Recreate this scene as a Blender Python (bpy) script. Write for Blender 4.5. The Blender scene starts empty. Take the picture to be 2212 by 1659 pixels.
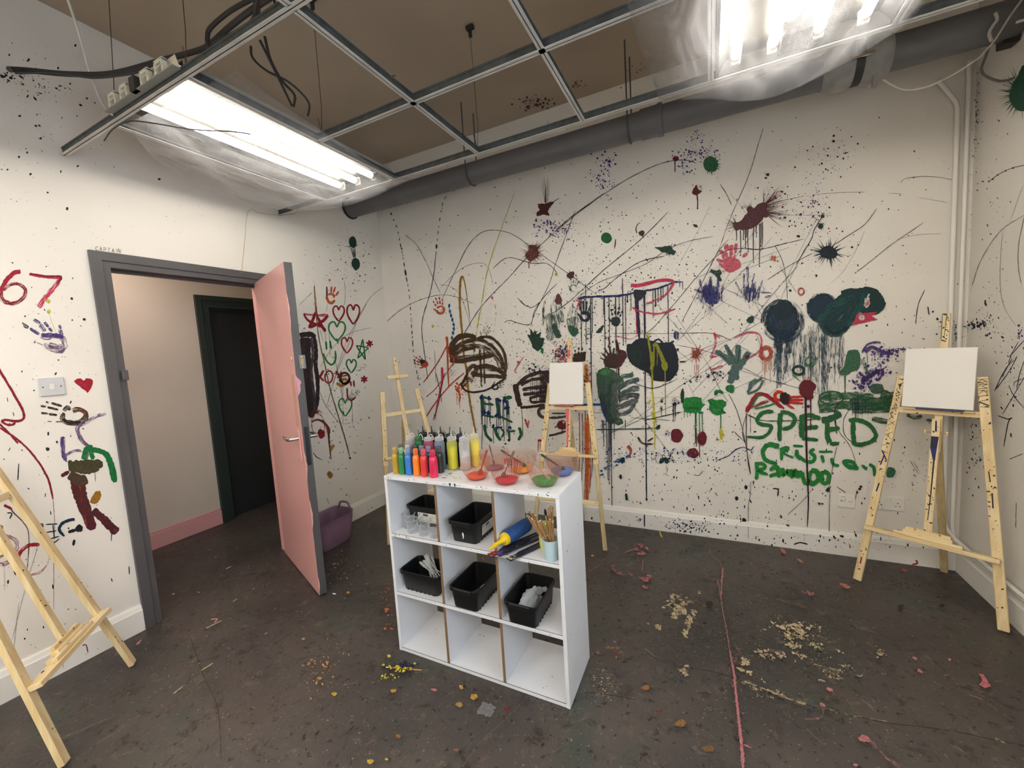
import bpy, math, random
from mathutils import Vector, Matrix
C = bpy.context.scene
R = random.Random(7)

# ------------------------------------------------------------------ camera
FPX = 871.829
CAM = Vector((2.85337, -3.08803, 1.43083))
def _rot():
    r = Vector((1.64213848, 0.328813828, -0.392633066)); th = r.length
    return Matrix.Rotation(th, 3, r.normalized())
MC = _rot()                       # rows: right, down, forward
cam = bpy.data.cameras.new('camera'); camo = bpy.data.objects.new('camera', cam)
C.collection.objects.link(camo); C.camera = camo
cam.sensor_fit = 'HORIZONTAL'; cam.sensor_width = 36.0; cam.lens = 36.0*FPX/2212.0
cam.clip_start = 0.05
X, Y, Z = MC[0], -MC[1], -MC[2]
camo.matrix_world = Matrix(((X.x, Y.x, Z.x, CAM.x), (X.y, Y.y, Z.y, CAM.y), (X.z, Y.z, Z.z, CAM.z), (0, 0, 0, 1)))

# ------------------------------------------------------------------ world, exposure
w = bpy.data.worlds.new('world'); C.world = w; w.use_nodes = True
w.node_tree.nodes['Background'].inputs[0].default_value = (0.66, 0.82, 1.0, 1)
w.node_tree.nodes['Background'].inputs[1].default_value = 3.5
C.view_settings.view_transform = 'Standard'; C.view_settings.look = 'None'
C.view_settings.gamma = 1.0; C.view_settings.use_curve_mapping = False
C.view_settings.exposure = 1.08
TUBE = 15.0          # fluorescent tube emission
HALL = 20.0          # added hall lamp emission
C.cycles.max_bounces = 7; C.cycles.diffuse_bounces = 4; C.cycles.glossy_bounces = 3; C.cycles.transparent_max_bounces = 24
C.cycles.use_adaptive_sampling = True; C.cycles.adaptive_threshold = 0.08
C.cycles.caustics_reflective = False; C.cycles.caustics_refractive = False
C.cycles.use_denoising = True

W = 4.123            # room width; left wall x=0, back wall y=0, floor z=0
CEIL = 3.22
YF = -4.9            # wall behind the camera

def hit(u, v, ax, val):
    """the point of the plane (axis ax = val) seen at a pixel of the photograph"""
    d = MC.transposed() @ Vector(((u-1106)/FPX, (v-829.5)/FPX, 1.0))
    t = (val-CAM[ax])/d[ax]
    return CAM + d*t

# ------------------------------------------------------------------ materials
def lin(c):
    return tuple(((x/255.0)/12.92 if x/255.0 <= 0.04045 else ((x/255.0+0.055)/1.055)**2.4) for x in c)
def N(nt, t, **kw):
    n = nt.nodes.new(t)
    for k, v in kw.items():
        if k.startswith('i_'): n.inputs[k[2:]].default_value = v
        else: setattr(n, k, v)
    return n
MATS = {}
def mat(name, col, rough=0.5, metal=0.0, noise=0.0, nscale=20.0, bump=0.0, bscale=60.0, spec=0.5, stretch=None, col2=None, coat=0.0, trans=0.0, emit=None, estr=0.0):
    if name in MATS: return MATS[name]
    m = bpy.data.materials.new(name); m.use_nodes = True; nt = m.node_tree
    b = nt.nodes['Principled BSDF']; c = lin(col)+(1,)
    b.inputs['Base Color'].default_value = c; b.inputs['Roughness'].default_value = rough
    b.inputs['Metallic'].default_value = metal; b.inputs['Specular IOR Level'].default_value = spec
    b.inputs['Coat Weight'].default_value = coat
    if emit: b.inputs['Emission Color'].default_value = lin(emit)+(1,); b.inputs['Emission Strength'].default_value = estr
    tc = N(nt, 'ShaderNodeTexCoord'); mp = N(nt, 'ShaderNodeMapping'); nt.links.new(tc.outputs['Object'], mp.inputs[0])
    if stretch: mp.inputs['Scale'].default_value = stretch
    if noise > 0 or col2:
        n = N(nt, 'ShaderNodeTexNoise'); n.inputs['Scale'].default_value = nscale; n.inputs['Detail'].default_value = 2.5
        nt.links.new(mp.outputs[0], n.inputs['Vector'])
        r = N(nt, 'ShaderNodeValToRGB'); c2 = lin(col2) if col2 else tuple(x*(1-noise) for x in c[:3])
        r.color_ramp.elements[0].position = 0.35; r.color_ramp.elements[1].position = 0.65
        r.color_ramp.elements[0].color = tuple(c2)+(1,); r.color_ramp.elements[1].color = c
        nt.links.new(n.outputs['Fac'], r.inputs[0]); nt.links.new(r.outputs[0], b.inputs['Base Color'])
    if bump > 0:
        n2 = N(nt, 'ShaderNodeTexNoise'); n2.inputs['Scale'].default_value = bscale; n2.inputs['Detail'].default_value = 2
        nt.links.new(mp.outputs[0], n2.inputs['Vector'])
        bp = N(nt, 'ShaderNodeBump'); bp.inputs['Strength'].default_value = bump; bp.inputs['Distance'].default_value = 0.003
        nt.links.new(n2.outputs['Fac'], bp.inputs['Height']); nt.links.new(bp.outputs[0], b.inputs['Normal'])
    MATS[name] = m; return m
def film(name, tint, fac, col, rough=0.2, dirt=0.0, dscale=6.0, stretch=None, edge=0.45):
    """thin clear plastic: straight-through transparency mixed with a lit skin"""
    if name in MATS: return MATS[name]
    m = bpy.data.materials.new(name); m.use_nodes = True; nt = m.node_tree
    for n in list(nt.nodes):
        if n.type != 'OUTPUT_MATERIAL': nt.nodes.remove(n)
    out = [n for n in nt.nodes if n.type == 'OUTPUT_MATERIAL'][0]
    tr = N(nt, 'ShaderNodeBsdfTransparent'); tr.inputs[0].default_value = tuple(tint)+(1,)
    pr = N(nt, 'ShaderNodeBsdfPrincipled'); pr.inputs['Base Color'].default_value = lin(col)+(1,); pr.inputs['Roughness'].default_value = rough
    tl = N(nt, 'ShaderNodeBsdfTranslucent'); tl.inputs[0].default_value = lin(col)+(1,)
    mx0 = N(nt, 'ShaderNodeMixShader'); mx0.inputs[0].default_value = 0.5
    nt.links.new(pr.outputs[0], mx0.inputs[1]); nt.links.new(tl.outputs[0], mx0.inputs[2])
    mx = N(nt, 'ShaderNodeMixShader'); mx.inputs[0].default_value = fac
    lw = N(nt, 'ShaderNodeLayerWeight'); lw.inputs[0].default_value = 0.35
    ma = N(nt, 'ShaderNodeMath', operation='MULTIPLY_ADD'); ma.inputs[1].default_value = edge; ma.inputs[2].default_value = fac
    nt.links.new(lw.outputs['Facing'], ma.inputs[0]); last = ma
    if dirt > 0:
        tc = N(nt, 'ShaderNodeTexCoord'); mp = N(nt, 'ShaderNodeMapping'); nt.links.new(tc.outputs['Object'], mp.inputs[0])
        if stretch: mp.inputs['Scale'].default_value = stretch
        n = N(nt, 'ShaderNodeTexNoise'); n.inputs['Scale'].default_value = dscale; n.inputs['Detail'].default_value = 5; n.inputs['Roughness'].default_value = 0.7
        n.inputs['Distortion'].default_value = 1.2
        nt.links.new(mp.outputs[0], n.inputs['Vector'])
        r = N(nt, 'ShaderNodeMapRange'); r.inputs[1].default_value = 0.42; r.inputs[2].default_value = 0.72; r.inputs[4].default_value = dirt
        nt.links.new(n.outputs['Fac'], r.inputs[0])
        ad = N(nt, 'ShaderNodeMath', operation='ADD', use_clamp=True); nt.links.new(last.outputs[0], ad.inputs[0]); nt.links.new(r.outputs[0], ad.inputs[1]); last = ad
    nt.links.new(last.outputs[0], mx.inputs[0]); nt.links.new(tr.outputs[0], mx.inputs[1]); nt.links.new(mx0.outputs[0], mx.inputs[2])
    nt.links.new(mx.outputs[0], out.inputs['Surface'])
    MATS[name] = m; return m

def paint_mat(name, dry):
    m = bpy.data.materials.new(name); m.use_nodes = True; nt = m.node_tree
    b = nt.nodes['Principled BSDF']; b.inputs['Roughness'].default_value = 0.5; b.inputs['Specular IOR Level'].default_value = 0.25
    at = N(nt, 'ShaderNodeAttribute', attribute_name='Col')
    uv = N(nt, 'ShaderNodeUVMap', uv_map='UVMap')
    n1 = N(nt, 'ShaderNodeTexNoise'); n1.inputs['Scale'].default_value = 0.22; n1.inputs['Detail'].default_value = 2
    nt.links.new(uv.outputs[0], n1.inputs['Vector'])
    mr = N(nt, 'ShaderNodeMapRange'); mr.inputs[1].default_value = 0.3; mr.inputs[2].default_value = 0.7; mr.inputs[3].default_value = 0.7; mr.inputs[4].default_value = 1.3
    nt.links.new(n1.outputs['Fac'], mr.inputs[0])
    mu = N(nt, 'ShaderNodeVectorMath', operation='SCALE'); nt.links.new(at.outputs['Color'], mu.inputs[0]); nt.links.new(mr.outputs[0], mu.inputs['Scale'])
    nt.links.new(mu.outputs[0], b.inputs['Base Color'])
    if dry:
        n = N(nt, 'ShaderNodeTexNoise'); n.inputs['Scale'].default_value = 1.0; n.inputs['Detail'].default_value = 4; n.inputs['Roughness'].default_value = 0.6
        mp = N(nt, 'ShaderNodeMapping'); mp.inputs['Scale'].default_value = (0.05, 0.55, 1); nt.links.new(uv.outputs[0], mp.inputs[0]); nt.links.new(mp.outputs[0], n.inputs['Vector'])
        sb = N(nt, 'ShaderNodeMath', operation='SUBTRACT'); nt.links.new(n.outputs['Fac'], sb.inputs[0]); nt.links.new(at.outputs['Alpha'], sb.inputs[1])
        ml = N(nt, 'ShaderNodeMath', operation='MULTIPLY_ADD', use_clamp=True); ml.inputs[1].default_value = 8.0; ml.inputs[2].default_value = 0.05
        nt.links.new(sb.outputs[0], ml.inputs[0]); nt.links.new(ml.outputs[0], b.inputs['Alpha'])
    MATS[name] = m; return m
paint_mat('paint_wet', False); paint_mat('paint_dry', True)

# ------------------------------------------------------------------ mesh builder
class MB:
    def __init__(s): s.v = []; s.f = []; s.m = []; s.uv = []; s.c = []; s.ms = []; s.sm = []
    def mi(s, m):
        if m not in s.ms: s.ms.append(m)
        return s.ms.index(m)
    def add(s, vs, fs, m, uv=None, col=(1, 1, 1, 0), smooth=False, M=None):
        o = len(s.v); i = s.mi(m)
        if M is not None: vs = [M @ Vector(p) for p in vs]
        s.v += [tuple(p) for p in vs]
        for f in fs:
            s.f.append([k+o for k in f]); s.m.append(i); s.sm.append(smooth); s.c.append(col)
            s.uv.append([uv[k] for k in f] if uv else [(0, 0)]*len(f))
    def box(s, a, b, m, M=None, bev=0.0):
        x0, y0, z0 = a; x1, y1, z1 = b
        if bev <= 0:
            vs = [(x0,y0,z0),(x1,y0,z0),(x1,y1,z0),(x0,y1,z0),(x0,y0,z1),(x1,y0,z1),(x1,y1,z1),(x0,y1,z1)]
            s.add(vs, [(0,3,2,1),(4,5,6,7),(0,1,5,4),(1,2,6,5),(2,3,7,6),(3,0,4,7)], m, M=M)
        else:
            e = bev; vs = []; idx = {}
            for ix, x in enumerate((x0, x1)):
                for iy, y in enumerate((y0, y1)):
                    for iz, z in enumerate((z0, z1)):
                        sx, sy, sz = (1 if ix == 0 else -1), (1 if iy == 0 else -1), (1 if iz == 0 else -1)
                        for k in range(3):
                            idx[(ix, iy, iz, k)] = len(vs)
                            vs.append((x+sx*e*(k != 0), y+sy*e*(k != 1), z+sz*e*(k != 2)))
            q = lambda *t: idx[t]
            fs = []
            for i in (0, 1):
                fs.append([q(i,0,0,0), q(i,1,0,0), q(i,1,1,0), q(i,0,1,0)][::(1 if i else -1)])
                fs.append([q(0,i,0,1), q(0,i,1,1), q(1,i,1,1), q(1,i,0,1)][::(1 if i else -1)])
                fs.append([q(0,0,i,2), q(1,0,i,2), q(1,1,i,2), q(0,1,i,2)][::(1 if i else -1)])
            for i in (0, 1):
                for j in (0, 1):
                    o = 1 if (i ^ j) else -1
                    fs.append([q(i,j,0,0), q(i,j,1,0), q(i,j,1,1), q(i,j,0,1)][::o])
                    fs.append([q(i,0,j,2), q(i,1,j,2), q(i,1,j,0), q(i,0,j,0)][::o])
                    fs.append([q(0,i,j,1), q(1,i,j,1), q(1,i,j,2), q(0,i,j,2)][::o])
                    for k in (0, 1):
                        fs.append([q(i,j,k,0), q(i,j,k,1), q(i,j,k,2)][::(1 if (i ^ j ^ k) else -1)])
            s.add(vs, fs, m, M=M)
    def beam(s, p, q, wa, ta, m, side=None, bev=0.002):
        """bar of section wa x ta from p to q; side = direction of the wa dimension"""
        p, q = Vector(p), Vector(q); d = (q-p); L = d.length; d.normalize()
        sd = Vector(side) if side is not None else (Vector((0, 0, 1)).cross(d) if abs(d.z) < .95 else Vector((1, 0, 0)))
        sd = (sd-d*sd.dot(d)).normalized(); n = d.cross(sd)
        M = Matrix((( sd.x, n.x, d.x, p.x), (sd.y, n.y, d.y, p.y), (sd.z, n.z, d.z, p.z), (0, 0, 0, 1)))
        s.box((-wa/2, -ta/2, 0), (wa/2, ta/2, L), m, M=M, bev=bev)
    def tube(s, pts, r, m, n=10, caps=True, rs=None):
        pts = [Vector(p) for p in pts]; vs = []; fs = []; prev = None
        for i, p in enumerate(pts):
            d = (pts[min(i+1, len(pts)-1)]-pts[max(i-1, 0)]).normalized()
            if prev is None:
                a = Vector((0, 0, 1)) if abs(d.z) < .9 else Vector((1, 0, 0)); e = (a-d*a.dot(d)).normalized()
            else: e = (prev-d*prev.dot(d)).normalized()
            prev = e; g = d.cross(e); rr = rs[i] if rs else r
            for k in range(n):
                t = 2*math.pi*k/n; vs.append(p+e*(rr*math.cos(t))+g*(rr*math.sin(t)))
        for i in range(len(pts)-1):
            for k in range(n): fs.append((i*n+k, i*n+(k+1) % n, (i+1)*n+(k+1) % n, (i+1)*n+k))
        if caps: fs.append(tuple(range(n))[::-1]); fs.append(tuple((len(pts)-1)*n+k for k in range(n)))
        s.add(vs, fs, m, smooth=True)
    def lathe(s, prof, m, n=28, M=None, rib=None, alt=None):
        """profile [(r, z)] turned round z; rib(z) gives the depth of vertical ribs"""
        vs = []; fs = []
        for (r, z) in prof:
            for k in range(n):
                rr = r + (rib(z)*(1 if k % 2 else -1) if rib else 0); t = 2*math.pi*k/n
                vs.append((rr*math.cos(t), rr*math.sin(t), z))
        for i in range(len(prof)-1):
            for k in range(n): fs.append((i*n+k, i*n+(k+1) % n, (i+1)*n+(k+1) % n, (i+1)*n+k))
        if prof[0][0] > 1e-5: fs.append(tuple(range(n))[::-1])
        if prof[-1][0] > 1e-5 and prof[-1][1] != prof[0][1] and not s_open(prof): fs.append(tuple((len(prof)-1)*n+k for k in range(n)))
        if alt:          # every other facet inside a height band takes a second material
            am, z0, z1 = alt; A, B = [], []
            for f in fs: (A if len(f) == 4 and (f[0] % n) % 4 < 1 and z0 < sum(vs[k][2] for k in f)/4 < z1 else B).append(f)
            s.add(vs, A, am, smooth=True, M=M); s.add(vs, B, m, smooth=True, M=M); return
        s.add(vs, fs, m, smooth=True, M=M)
    def build(s, name, parent=None):
        me = bpy.data.meshes.new(name); me.from_pydata(s.v, [], s.f)
        for m in s.ms: me.materials.append(m)
        me.polygons.foreach_set('material_index', s.m); me.polygons.foreach_set('use_smooth', s.sm)
        if any(c[:3] != (1, 1, 1) for c in s.c):
            uv = me.uv_layers.new(name='UVMap'); flat = [x for f in s.uv for p in f for x in p]; uv.data.foreach_set('uv', flat)
            ca = me.color_attributes.new('Col', 'FLOAT_COLOR', 'CORNER')
            cols = []
            for f, c in zip(s.f, s.c): cols += list(c)*len(f)
            ca.data.foreach_set('color', cols)
        me.update(); me.validate()
        if any(s.sm):
            try: me.set_sharp_from_angle(angle=math.radians(38))
            except Exception: pass
        o = bpy.data.objects.new(name, me); C.collection.objects.link(o)
        if parent: o.parent = parent
        return o
def s_open(prof): return getattr(prof, 'open', False)
class OP(list): open = True

def empty(name, loc=(0, 0, 0), rz=0.0, parent=None):
    o = bpy.data.objects.new(name, None); o.empty_display_size = 0.05; C.collection.objects.link(o)
    o.location = loc; o.rotation_euler = (0, 0, rz)
    if parent: o.parent = parent
    return o
def tag(o, label=None, cat=None, group=None, kind=None):
    if label: o['label'] = label
    if cat: o['category'] = cat
    if group: o['group'] = group
    if kind: o['kind'] = kind
    return o
def copy_tree(o, parent=None):
    c = o.copy(); C.collection.objects.link(c); c.parent = parent
    for ch in list(o.children): copy_tree(ch, c)
    return c
def cr(pts, n=8, closed=False):
    """Catmull-Rom through points of any dimension"""
    P = [tuple(p) for p in pts]
    if len(P) < 3 and not closed:
        return [tuple(a+(b-a)*k/n for a, b in zip(P[0], P[1])) for k in range(n+1)]
    out = []; L = len(P)
    for i in range(L if closed else L-1):
        if closed: p0, p1, p2, p3 = P[(i-1) % L], P[i], P[(i+1) % L], P[(i+2) % L]
        else: p0, p1, p2, p3 = P[max(i-1, 0)], P[i], P[i+1], P[min(i+2, L-1)]
        for k in range(n):
            t = k/n
            out.append(tuple(0.5*((2*b)+(-a+c)*t+(2*a-5*b+4*c-d)*t*t+(-a+3*b-3*c+d)*t**3) for a, b, c, d in zip(p0, p1, p2, p3)))
    if not closed: out.append(P[-1])
    return out

# ------------------------------------------------------------------ paint marks: real thin skins of paint on a surface
COL = dict(bk=(38, 38, 44), dg=(30, 66, 52), gn=(28, 122, 62), lg=(40, 140, 60), rd=(178, 32, 52), cr=(150, 28, 48), mr=(92, 40, 44), br=(86, 58, 44),
           bl=(36, 44, 104), nv=(30, 38, 66), tl=(24, 54, 74), pk=(222, 100, 116), hp=(214, 60, 96), or_=(214, 92, 36), ye=(214, 204, 36), oc=(170, 124, 42),
           pu=(82, 60, 128), lp=(120, 88, 132), gt=(76, 98, 96), sg=(74, 104, 92), dk=(52, 42, 46), cy=(38, 96, 160), rs=(196, 78, 60), mg=(172, 48, 104),
           cm=(196, 176, 138), fp=(206, 120, 128), gr=(120, 118, 118), db=(66, 46, 40), vi=(96, 70, 150))
class Painter:
    def __init__(s, mb, ax, val, sgn, seed=1, step=2.5e-6, base=3e-4):
        s.mb, s.ax, s.val, s.sgn = mb, ax, val, sgn; s.off = base; s.st = step; s.rs = .8; s.r = random.Random(seed)
    def P(s, u, v): return hit(u, v, s.ax, s.val+s.sgn*s.off)
    def nxt(s): s.off += s.st
    def face_order(s, a): return a
    def put(s, px, fs, col, dry=0.0, uv=None, cyc=False):
        c = tuple(x*.7 for x in lin(COL[col] if isinstance(col, str) else col))+(dry,)
        m = MATS['paint_dry'] if dry > 0 else MATS['paint_wet']
        if cyc:       # many separate flecks: stagger their height a hair so none are coplanar
            h = {}
            for i, f in enumerate(fs):
                for k in f: h[k] = (i % 37)*1.5e-6
            o = s.off; V = []
            for i, p in enumerate(px): s.off = o+h.get(i, 0); V.append(s.P(*p))
            s.off = o+3e-5
        else: V = [s.P(*p) for p in px]
        s.mb.add(V, fs, m, uv=uv or [(p[1], p[0]) for p in px], col=c); s.nxt()
    def fleck(s, u, v, ru, rv, col, t0=.46, t1=.66, rot=0.0, k=1.0):
        """worn patch that breaks up into grains toward its rim"""
        ca, sa = math.cos(rot), math.sin(rot); n = 22; ph = [s.r.uniform(0, 6.28) for _ in range(3)]
        def pt(i, j): t = 6.2832*i/n; q = j/5*(1+.2*math.sin(2*t+ph[0])+.15*math.sin(3*t+ph[1])+.1*math.sin(5*t+ph[2])); x, y = ru*q*math.cos(t), rv*q*math.sin(t); return (u+x*ca-y*sa, v+x*sa+y*ca)
        for j in range(5):
            px = [pt(i, j) for i in range(n)]+[pt(i, j+1) for i in range(n)]
            s.put(px, [(i, (i+1) % n, n+(i+1) % n, n+i) for i in range(n)], col, t0+(t1-t0)*(j/4)**.8, uv=[(p[0]*7*k, p[1]*1.0*k) for p in px]); s.off -= s.st
    def stroke(s, pts, w, col, dry=0.0, rough=0.18, taper=(0.7, 0.5), dens=None, jit=0.0):
        ln = sum(math.dist(pts[i], pts[i+1]) for i in range(len(pts)-1))
        n = max(2, int((dens or 0.28)*ln/max(1, len(pts)-1)))
        q = cr(pts, min(n, 26)); L = len(q); vs = []; uv = []; acc = 0; fs = []
        for i, p in enumerate(q):
            a, b = q[max(i-1, 0)], q[min(i+1, L-1)]; dx, dy = b[0]-a[0], b[1]-a[1]; l = math.hypot(dx, dy) or 1
            nx, ny = -dy/l, dx/l; t = i/(L-1)
            ww = w[0]+(w[1]-w[0])*t if isinstance(w, tuple) else w
            e = min(1, t/0.06*(1-taper[0])+taper[0]) * min(1, (1-t)/0.08*(1-taper[1])+taper[1])
            h1 = ww*.5*e*(1+s.r.uniform(-rough, rough)); h2 = ww*.5*e*(1+s.r.uniform(-rough, rough))
            jx = s.r.uniform(-jit, jit)
            vs += [(p[0]+nx*h1+jx, p[1]+ny*h1), (p[0]-nx*h2+jx, p[1]-ny*h2)]
            if i: acc += math.dist(q[i-1], p)
            uv += [(acc, 0), (acc, ww)]
            if i: fs.append((2*i-2, 2*i-1, 2*i+1, 2*i))
        if dry > .15: dry += .035
        o = s.r.uniform(0, 500); s.put(vs, fs, col, dry, [(a+o, b+o) for a, b in uv])
    def line(s, pts, w, col, dash=0.0, gap=0.5):
        q = cr(pts, 10)
        w *= .72
        if dash <= 0: return s.stroke(pts, w, col, rough=.4, dens=.16)
        run = []; on = True; left = dash*s.r.uniform(.5, 1.5)
        for i in range(1, len(q)):
            l = math.dist(q[i-1], q[i]); k = max(1, int(l/1.5))
            for j in range(k):
                p = tuple(a+(b-a)*j/k for a, b in zip(q[i-1], q[i]))
                if on: run.append(p)
                left -= l/k
                if left < 0:
                    if on and len(run) > 1: s.stroke([run[0], run[-1]], w*s.r.uniform(.7, 1.7), col, rough=.3)
                    run = []; on = not on; left = (dash if on else dash*gap)*s.r.uniform(.4, 1.6)
    def blob(s, u, v, r, col, rough=.12, asp=1.0, ang=0.0, dry=0.0, spikes=0, slen=1.0, n=None, sdir=None, sspread=math.pi):
        n = n or max(10, int(10+r)); ca, sa = math.cos(ang), math.sin(ang); ph = [s.r.uniform(0, 6.28) for _ in range(4)]
        pts = []
        for k in range(n):
            t = 2*math.pi*k/n; rr = r*(1+rough*(.5*math.sin(2*t+ph[0])+.35*math.sin(3*t+ph[1])+.3*math.sin(5*t+ph[2]))+rough*s.r.uniform(-.5, .5))
            x, y = rr*math.cos(t), rr*math.sin(t)*asp; pts.append((u+x*ca-y*sa, v+x*sa+y*ca))
        s.put([(u, v)]+pts, [(0, k+1, (k+1) % n+1) for k in range(n)], col, dry)
        sv, sf = [], []
        for k in range(spikes):
            t = s.r.gauss(sdir, sspread) if sdir is not None else s.r.uniform(0, 2*math.pi)
            l = r*slen*s.r.uniform(.3, 1.0); x, y = math.cos(t)*r*.8, math.sin(t)*r*.8*asp
            ca2, sa2 = (ca, sa) if sdir is None else (1, 0)
            bx, by = u+x*ca2-y*sa2, v+x*sa2+y*ca2; tx, ty = math.cos(t), math.sin(t)
            wv = max(.5, r*.05)*s.r.uniform(.6, 1.5)
            o_ = len(sv); sv += [(bx-ty*wv, by+tx*wv), (bx+ty*wv, by-tx*wv), (bx+tx*l, by+ty*l)]; sf.append((o_, o_+1, o_+2))
        if sf: s.put(sv, sf, col, cyc=True)
    def dots(s, lst, r, col):
        for p in lst:
            rr = p[2] if len(p) > 2 else r*s.r.uniform(.7, 1.4)
            s.blob(p[0], p[1], rr, col, rough=.2, asp=s.r.uniform(.7, 1.2), n=8)
    def spray(s, u, v, ru, rv, n, r0, r1, col, elong=0.0, ang=None, uni=False, rot=0.0):
        cols = col if isinstance(col, list) else [col]
        ca, sa = math.cos(rot), math.sin(rot); bk = {}
        for _ in range(n):
            a, b = (s.r.uniform(-1, 1), s.r.uniform(-1, 1)) if uni else (s.r.gauss(0, .45), s.r.gauss(0, .45))
            a *= ru; b *= rv; x, y = u+a*ca-b*sa, v+a*sa+b*ca
            rr = .8*r0+(r1*s.rs-.8*r0)*s.r.random()**3.4; el = 1+elong*s.r.random()**2
            t = (ang if ang is not None else s.r.uniform(0, 3.14))+s.r.gauss(0, .25); k = 6 if rr < 1.6 else 9
            c2, s2 = math.cos(t), math.sin(t); c = s.r.choice(cols); L = bk.setdefault(c, ([], []))
            o = len(L[0])
            for i in range(k):
                th = 2*math.pi*i/k; px, py = rr*el*math.cos(th), rr*math.sin(th)*s.r.uniform(.85, 1.1); L[0].append((x+px*c2-py*s2, y+px*s2+py*c2))
            L[1].append(tuple(range(o, o+k)))
        for c, (pv, pf) in bk.items(): s.put(pv, pf, c, cyc=True)
    def drips(s, u0, u1, v0, v1, n, l0, l1, w, col):
        for k in range(n):
            t = (k+s.r.uniform(.1, .9))/n; u = u0+(u1-u0)*t; v = v0+(v1-v0)*t; l = s.r.uniform(l0, l1)
            s.stroke([(u, v), (u+s.r.uniform(-1, 1), v+l*.5), (u+s.r.uniform(-1.5, 1.5), v+l)], (w, w*.7), col, rough=.1, taper=(1, .5), dens=.1)
            if w > 1.3: s.blob(u, v+l, w*.55, col, n=8, asp=1.6)
    def poly(s, pts, col, dry=0.0, smooth=True):
        q = cr(pts, 7, True) if smooth else cr([(a[0]+(b[0]-a[0])*k/3, a[1]+(b[1]-a[1])*k/3) for a, b in zip(pts, pts[1:]+pts[:1]) for k in range(3)], 2, True)
        q = [(x+s.r.gauss(0, .45), y+s.r.gauss(0, .45)) for x, y in q]; n = len(q); cx = sum(p[0] for p in q)/n; cy = sum(p[1] for p in q)/n
        s.put([(cx, cy)]+list(q), [(0, k+1, (k+1) % n+1) for k in range(n)], col, dry)
    def ring(s, u, v, ru, rv, w, col, dry=0.0, a0=0.0, a1=6.6, ang=0.0):
        pts = []
        for k in range(13):
            t = a0+(a1-a0)*k/12; x, y = ru*math.cos(t), rv*math.sin(t); pts.append((u+x*math.cos(ang)-y*math.sin(ang), v+x*math.sin(ang)+y*math.cos(ang)))
        s.stroke(pts, w, col, dry)
    def hand(s, u, v, h, col, ang=0.0, mir=1, dry=0.42, palm='ring', fcol=None, sx=1.0):
        """handprint of height h px, fingers pointing up when ang = 0"""
        ca, sa = math.cos(ang), math.sin(ang); k = h/100.0
        def T(x, y): x *= mir*sx; return (u+k*(x*ca-y*sa), v+k*(x*sa+y*ca))
        fcol = fcol or col
        for (bx, by, tx, ty, w) in [(-17, 2, -30, -36, 9), (-6, -4, -10, -52, 10), (6, -3, 10, -50, 10), (16, 4, 28, -32, 8)]:
            mx, my = bx+(tx-bx)*.55, by+(ty-by)*.55
            s.stroke([T(bx+(tx-bx)*.12, by+(ty-by)*.12), T(mx, my)], w*k, fcol, dry, rough=.2)
            s.stroke([T(bx+(tx-bx)*.66, by+(ty-by)*.66), T(tx, ty)], w*k*1.05, fcol, dry, rough=.2)
        s.stroke([T(-22, 28), T(-38, 8)], 9*k, fcol, dry, rough=.2)
        if palm == 'ring':
            s.stroke([T(-17, 10), T(0, 3), T(17, 9), T(21, 26), T(13, 42), T(-4, 46), T(-18, 36), T(-20, 20)], 13*k, col, dry, rough=.25)
        elif palm == 'full':
            s.poly([T(-20, 8), T(0, 0), T(19, 7), T(22, 28), T(12, 45), T(-8, 46), T(-22, 30)], col, dry)
        elif palm == 'C':
            s.stroke([T(19, 12), T(0, 3), T(-18, 10), T(-18, 32), T(-4, 44), T(10, 44)], 12*k, col, dry, rough=.3)
    def heart(s, u, v, wd, ht, lw, col, lean=0.0):
        pts = []
        for x, y in [(0, -.22), (.16, -.5), (.42, -.42), (.48, -.12), (.3, .2), (0, .5)]: pts.append((x, y))
        for side in (1, -1): s.stroke([(u+side*x*wd+lean*y*ht, v+y*ht) for x, y in pts], lw, col, rough=.15)
    def star(s, u, v, rx, ry, lw, col, rot=0.0, dry=0.0):
        P = [(u+rx*math.sin(rot+2*math.pi*k*2/5), v-ry*math.cos(rot+2*math.pi*k*2/5)) for k in range(6)]
        for a, b in zip(P, P[1:]): s.stroke([a, b], lw, col, dry)
    def aster(s, u, v, r, lw, col, n=3, rot=.2):
        for k in range(n):
            t = rot+math.pi*k/n; s.stroke([(u-r*math.cos(t), v-r*math.sin(t)), (u+r*math.cos(t), v+r*math.sin(t))], lw, col)
def crop(x0, y0, sc, sy=None): return lambda x, y: (x0+x/sc, y0+y/(sy or sc))
A_ = crop(800, 350, 3.318); B_ = crop(1200, 250, 3.318); C_ = crop(1600, 250, 2.765); D_ = crop(800, 700, 3.318); E_ = crop(1200, 700, 3.318); F_ = crop(1600, 700, 3.318)
G_ = crop(0, 500, 3.318); H_ = crop(0, 950, 2.34); L_ = crop(400, 500, 3.318); S_ = crop(1250, 1100, 2.3)
def via(f, *xy): return [f(xy[i], xy[i+1]) for i in range(0, len(xy), 2)]

# ------------------------------------------------------------------ room shell
def wall_mat(name, col, col2, spk=0.0):
    m = mat(name, col, rough=0.6, spec=0.35, col2=col2, nscale=1.3, bump=0.25, bscale=70)
    return m
wm = wall_mat('wall_white', (230, 225, 218), (222, 217, 210))
hm = wall_mat('hall_wall_cream', (216, 206, 192), (208, 198, 184))
cm_ = mat('ceiling_tan', (184, 168, 149), rough=.8, col2=(170, 154, 136), nscale=.9, bump=.2, bscale=30)

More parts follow.
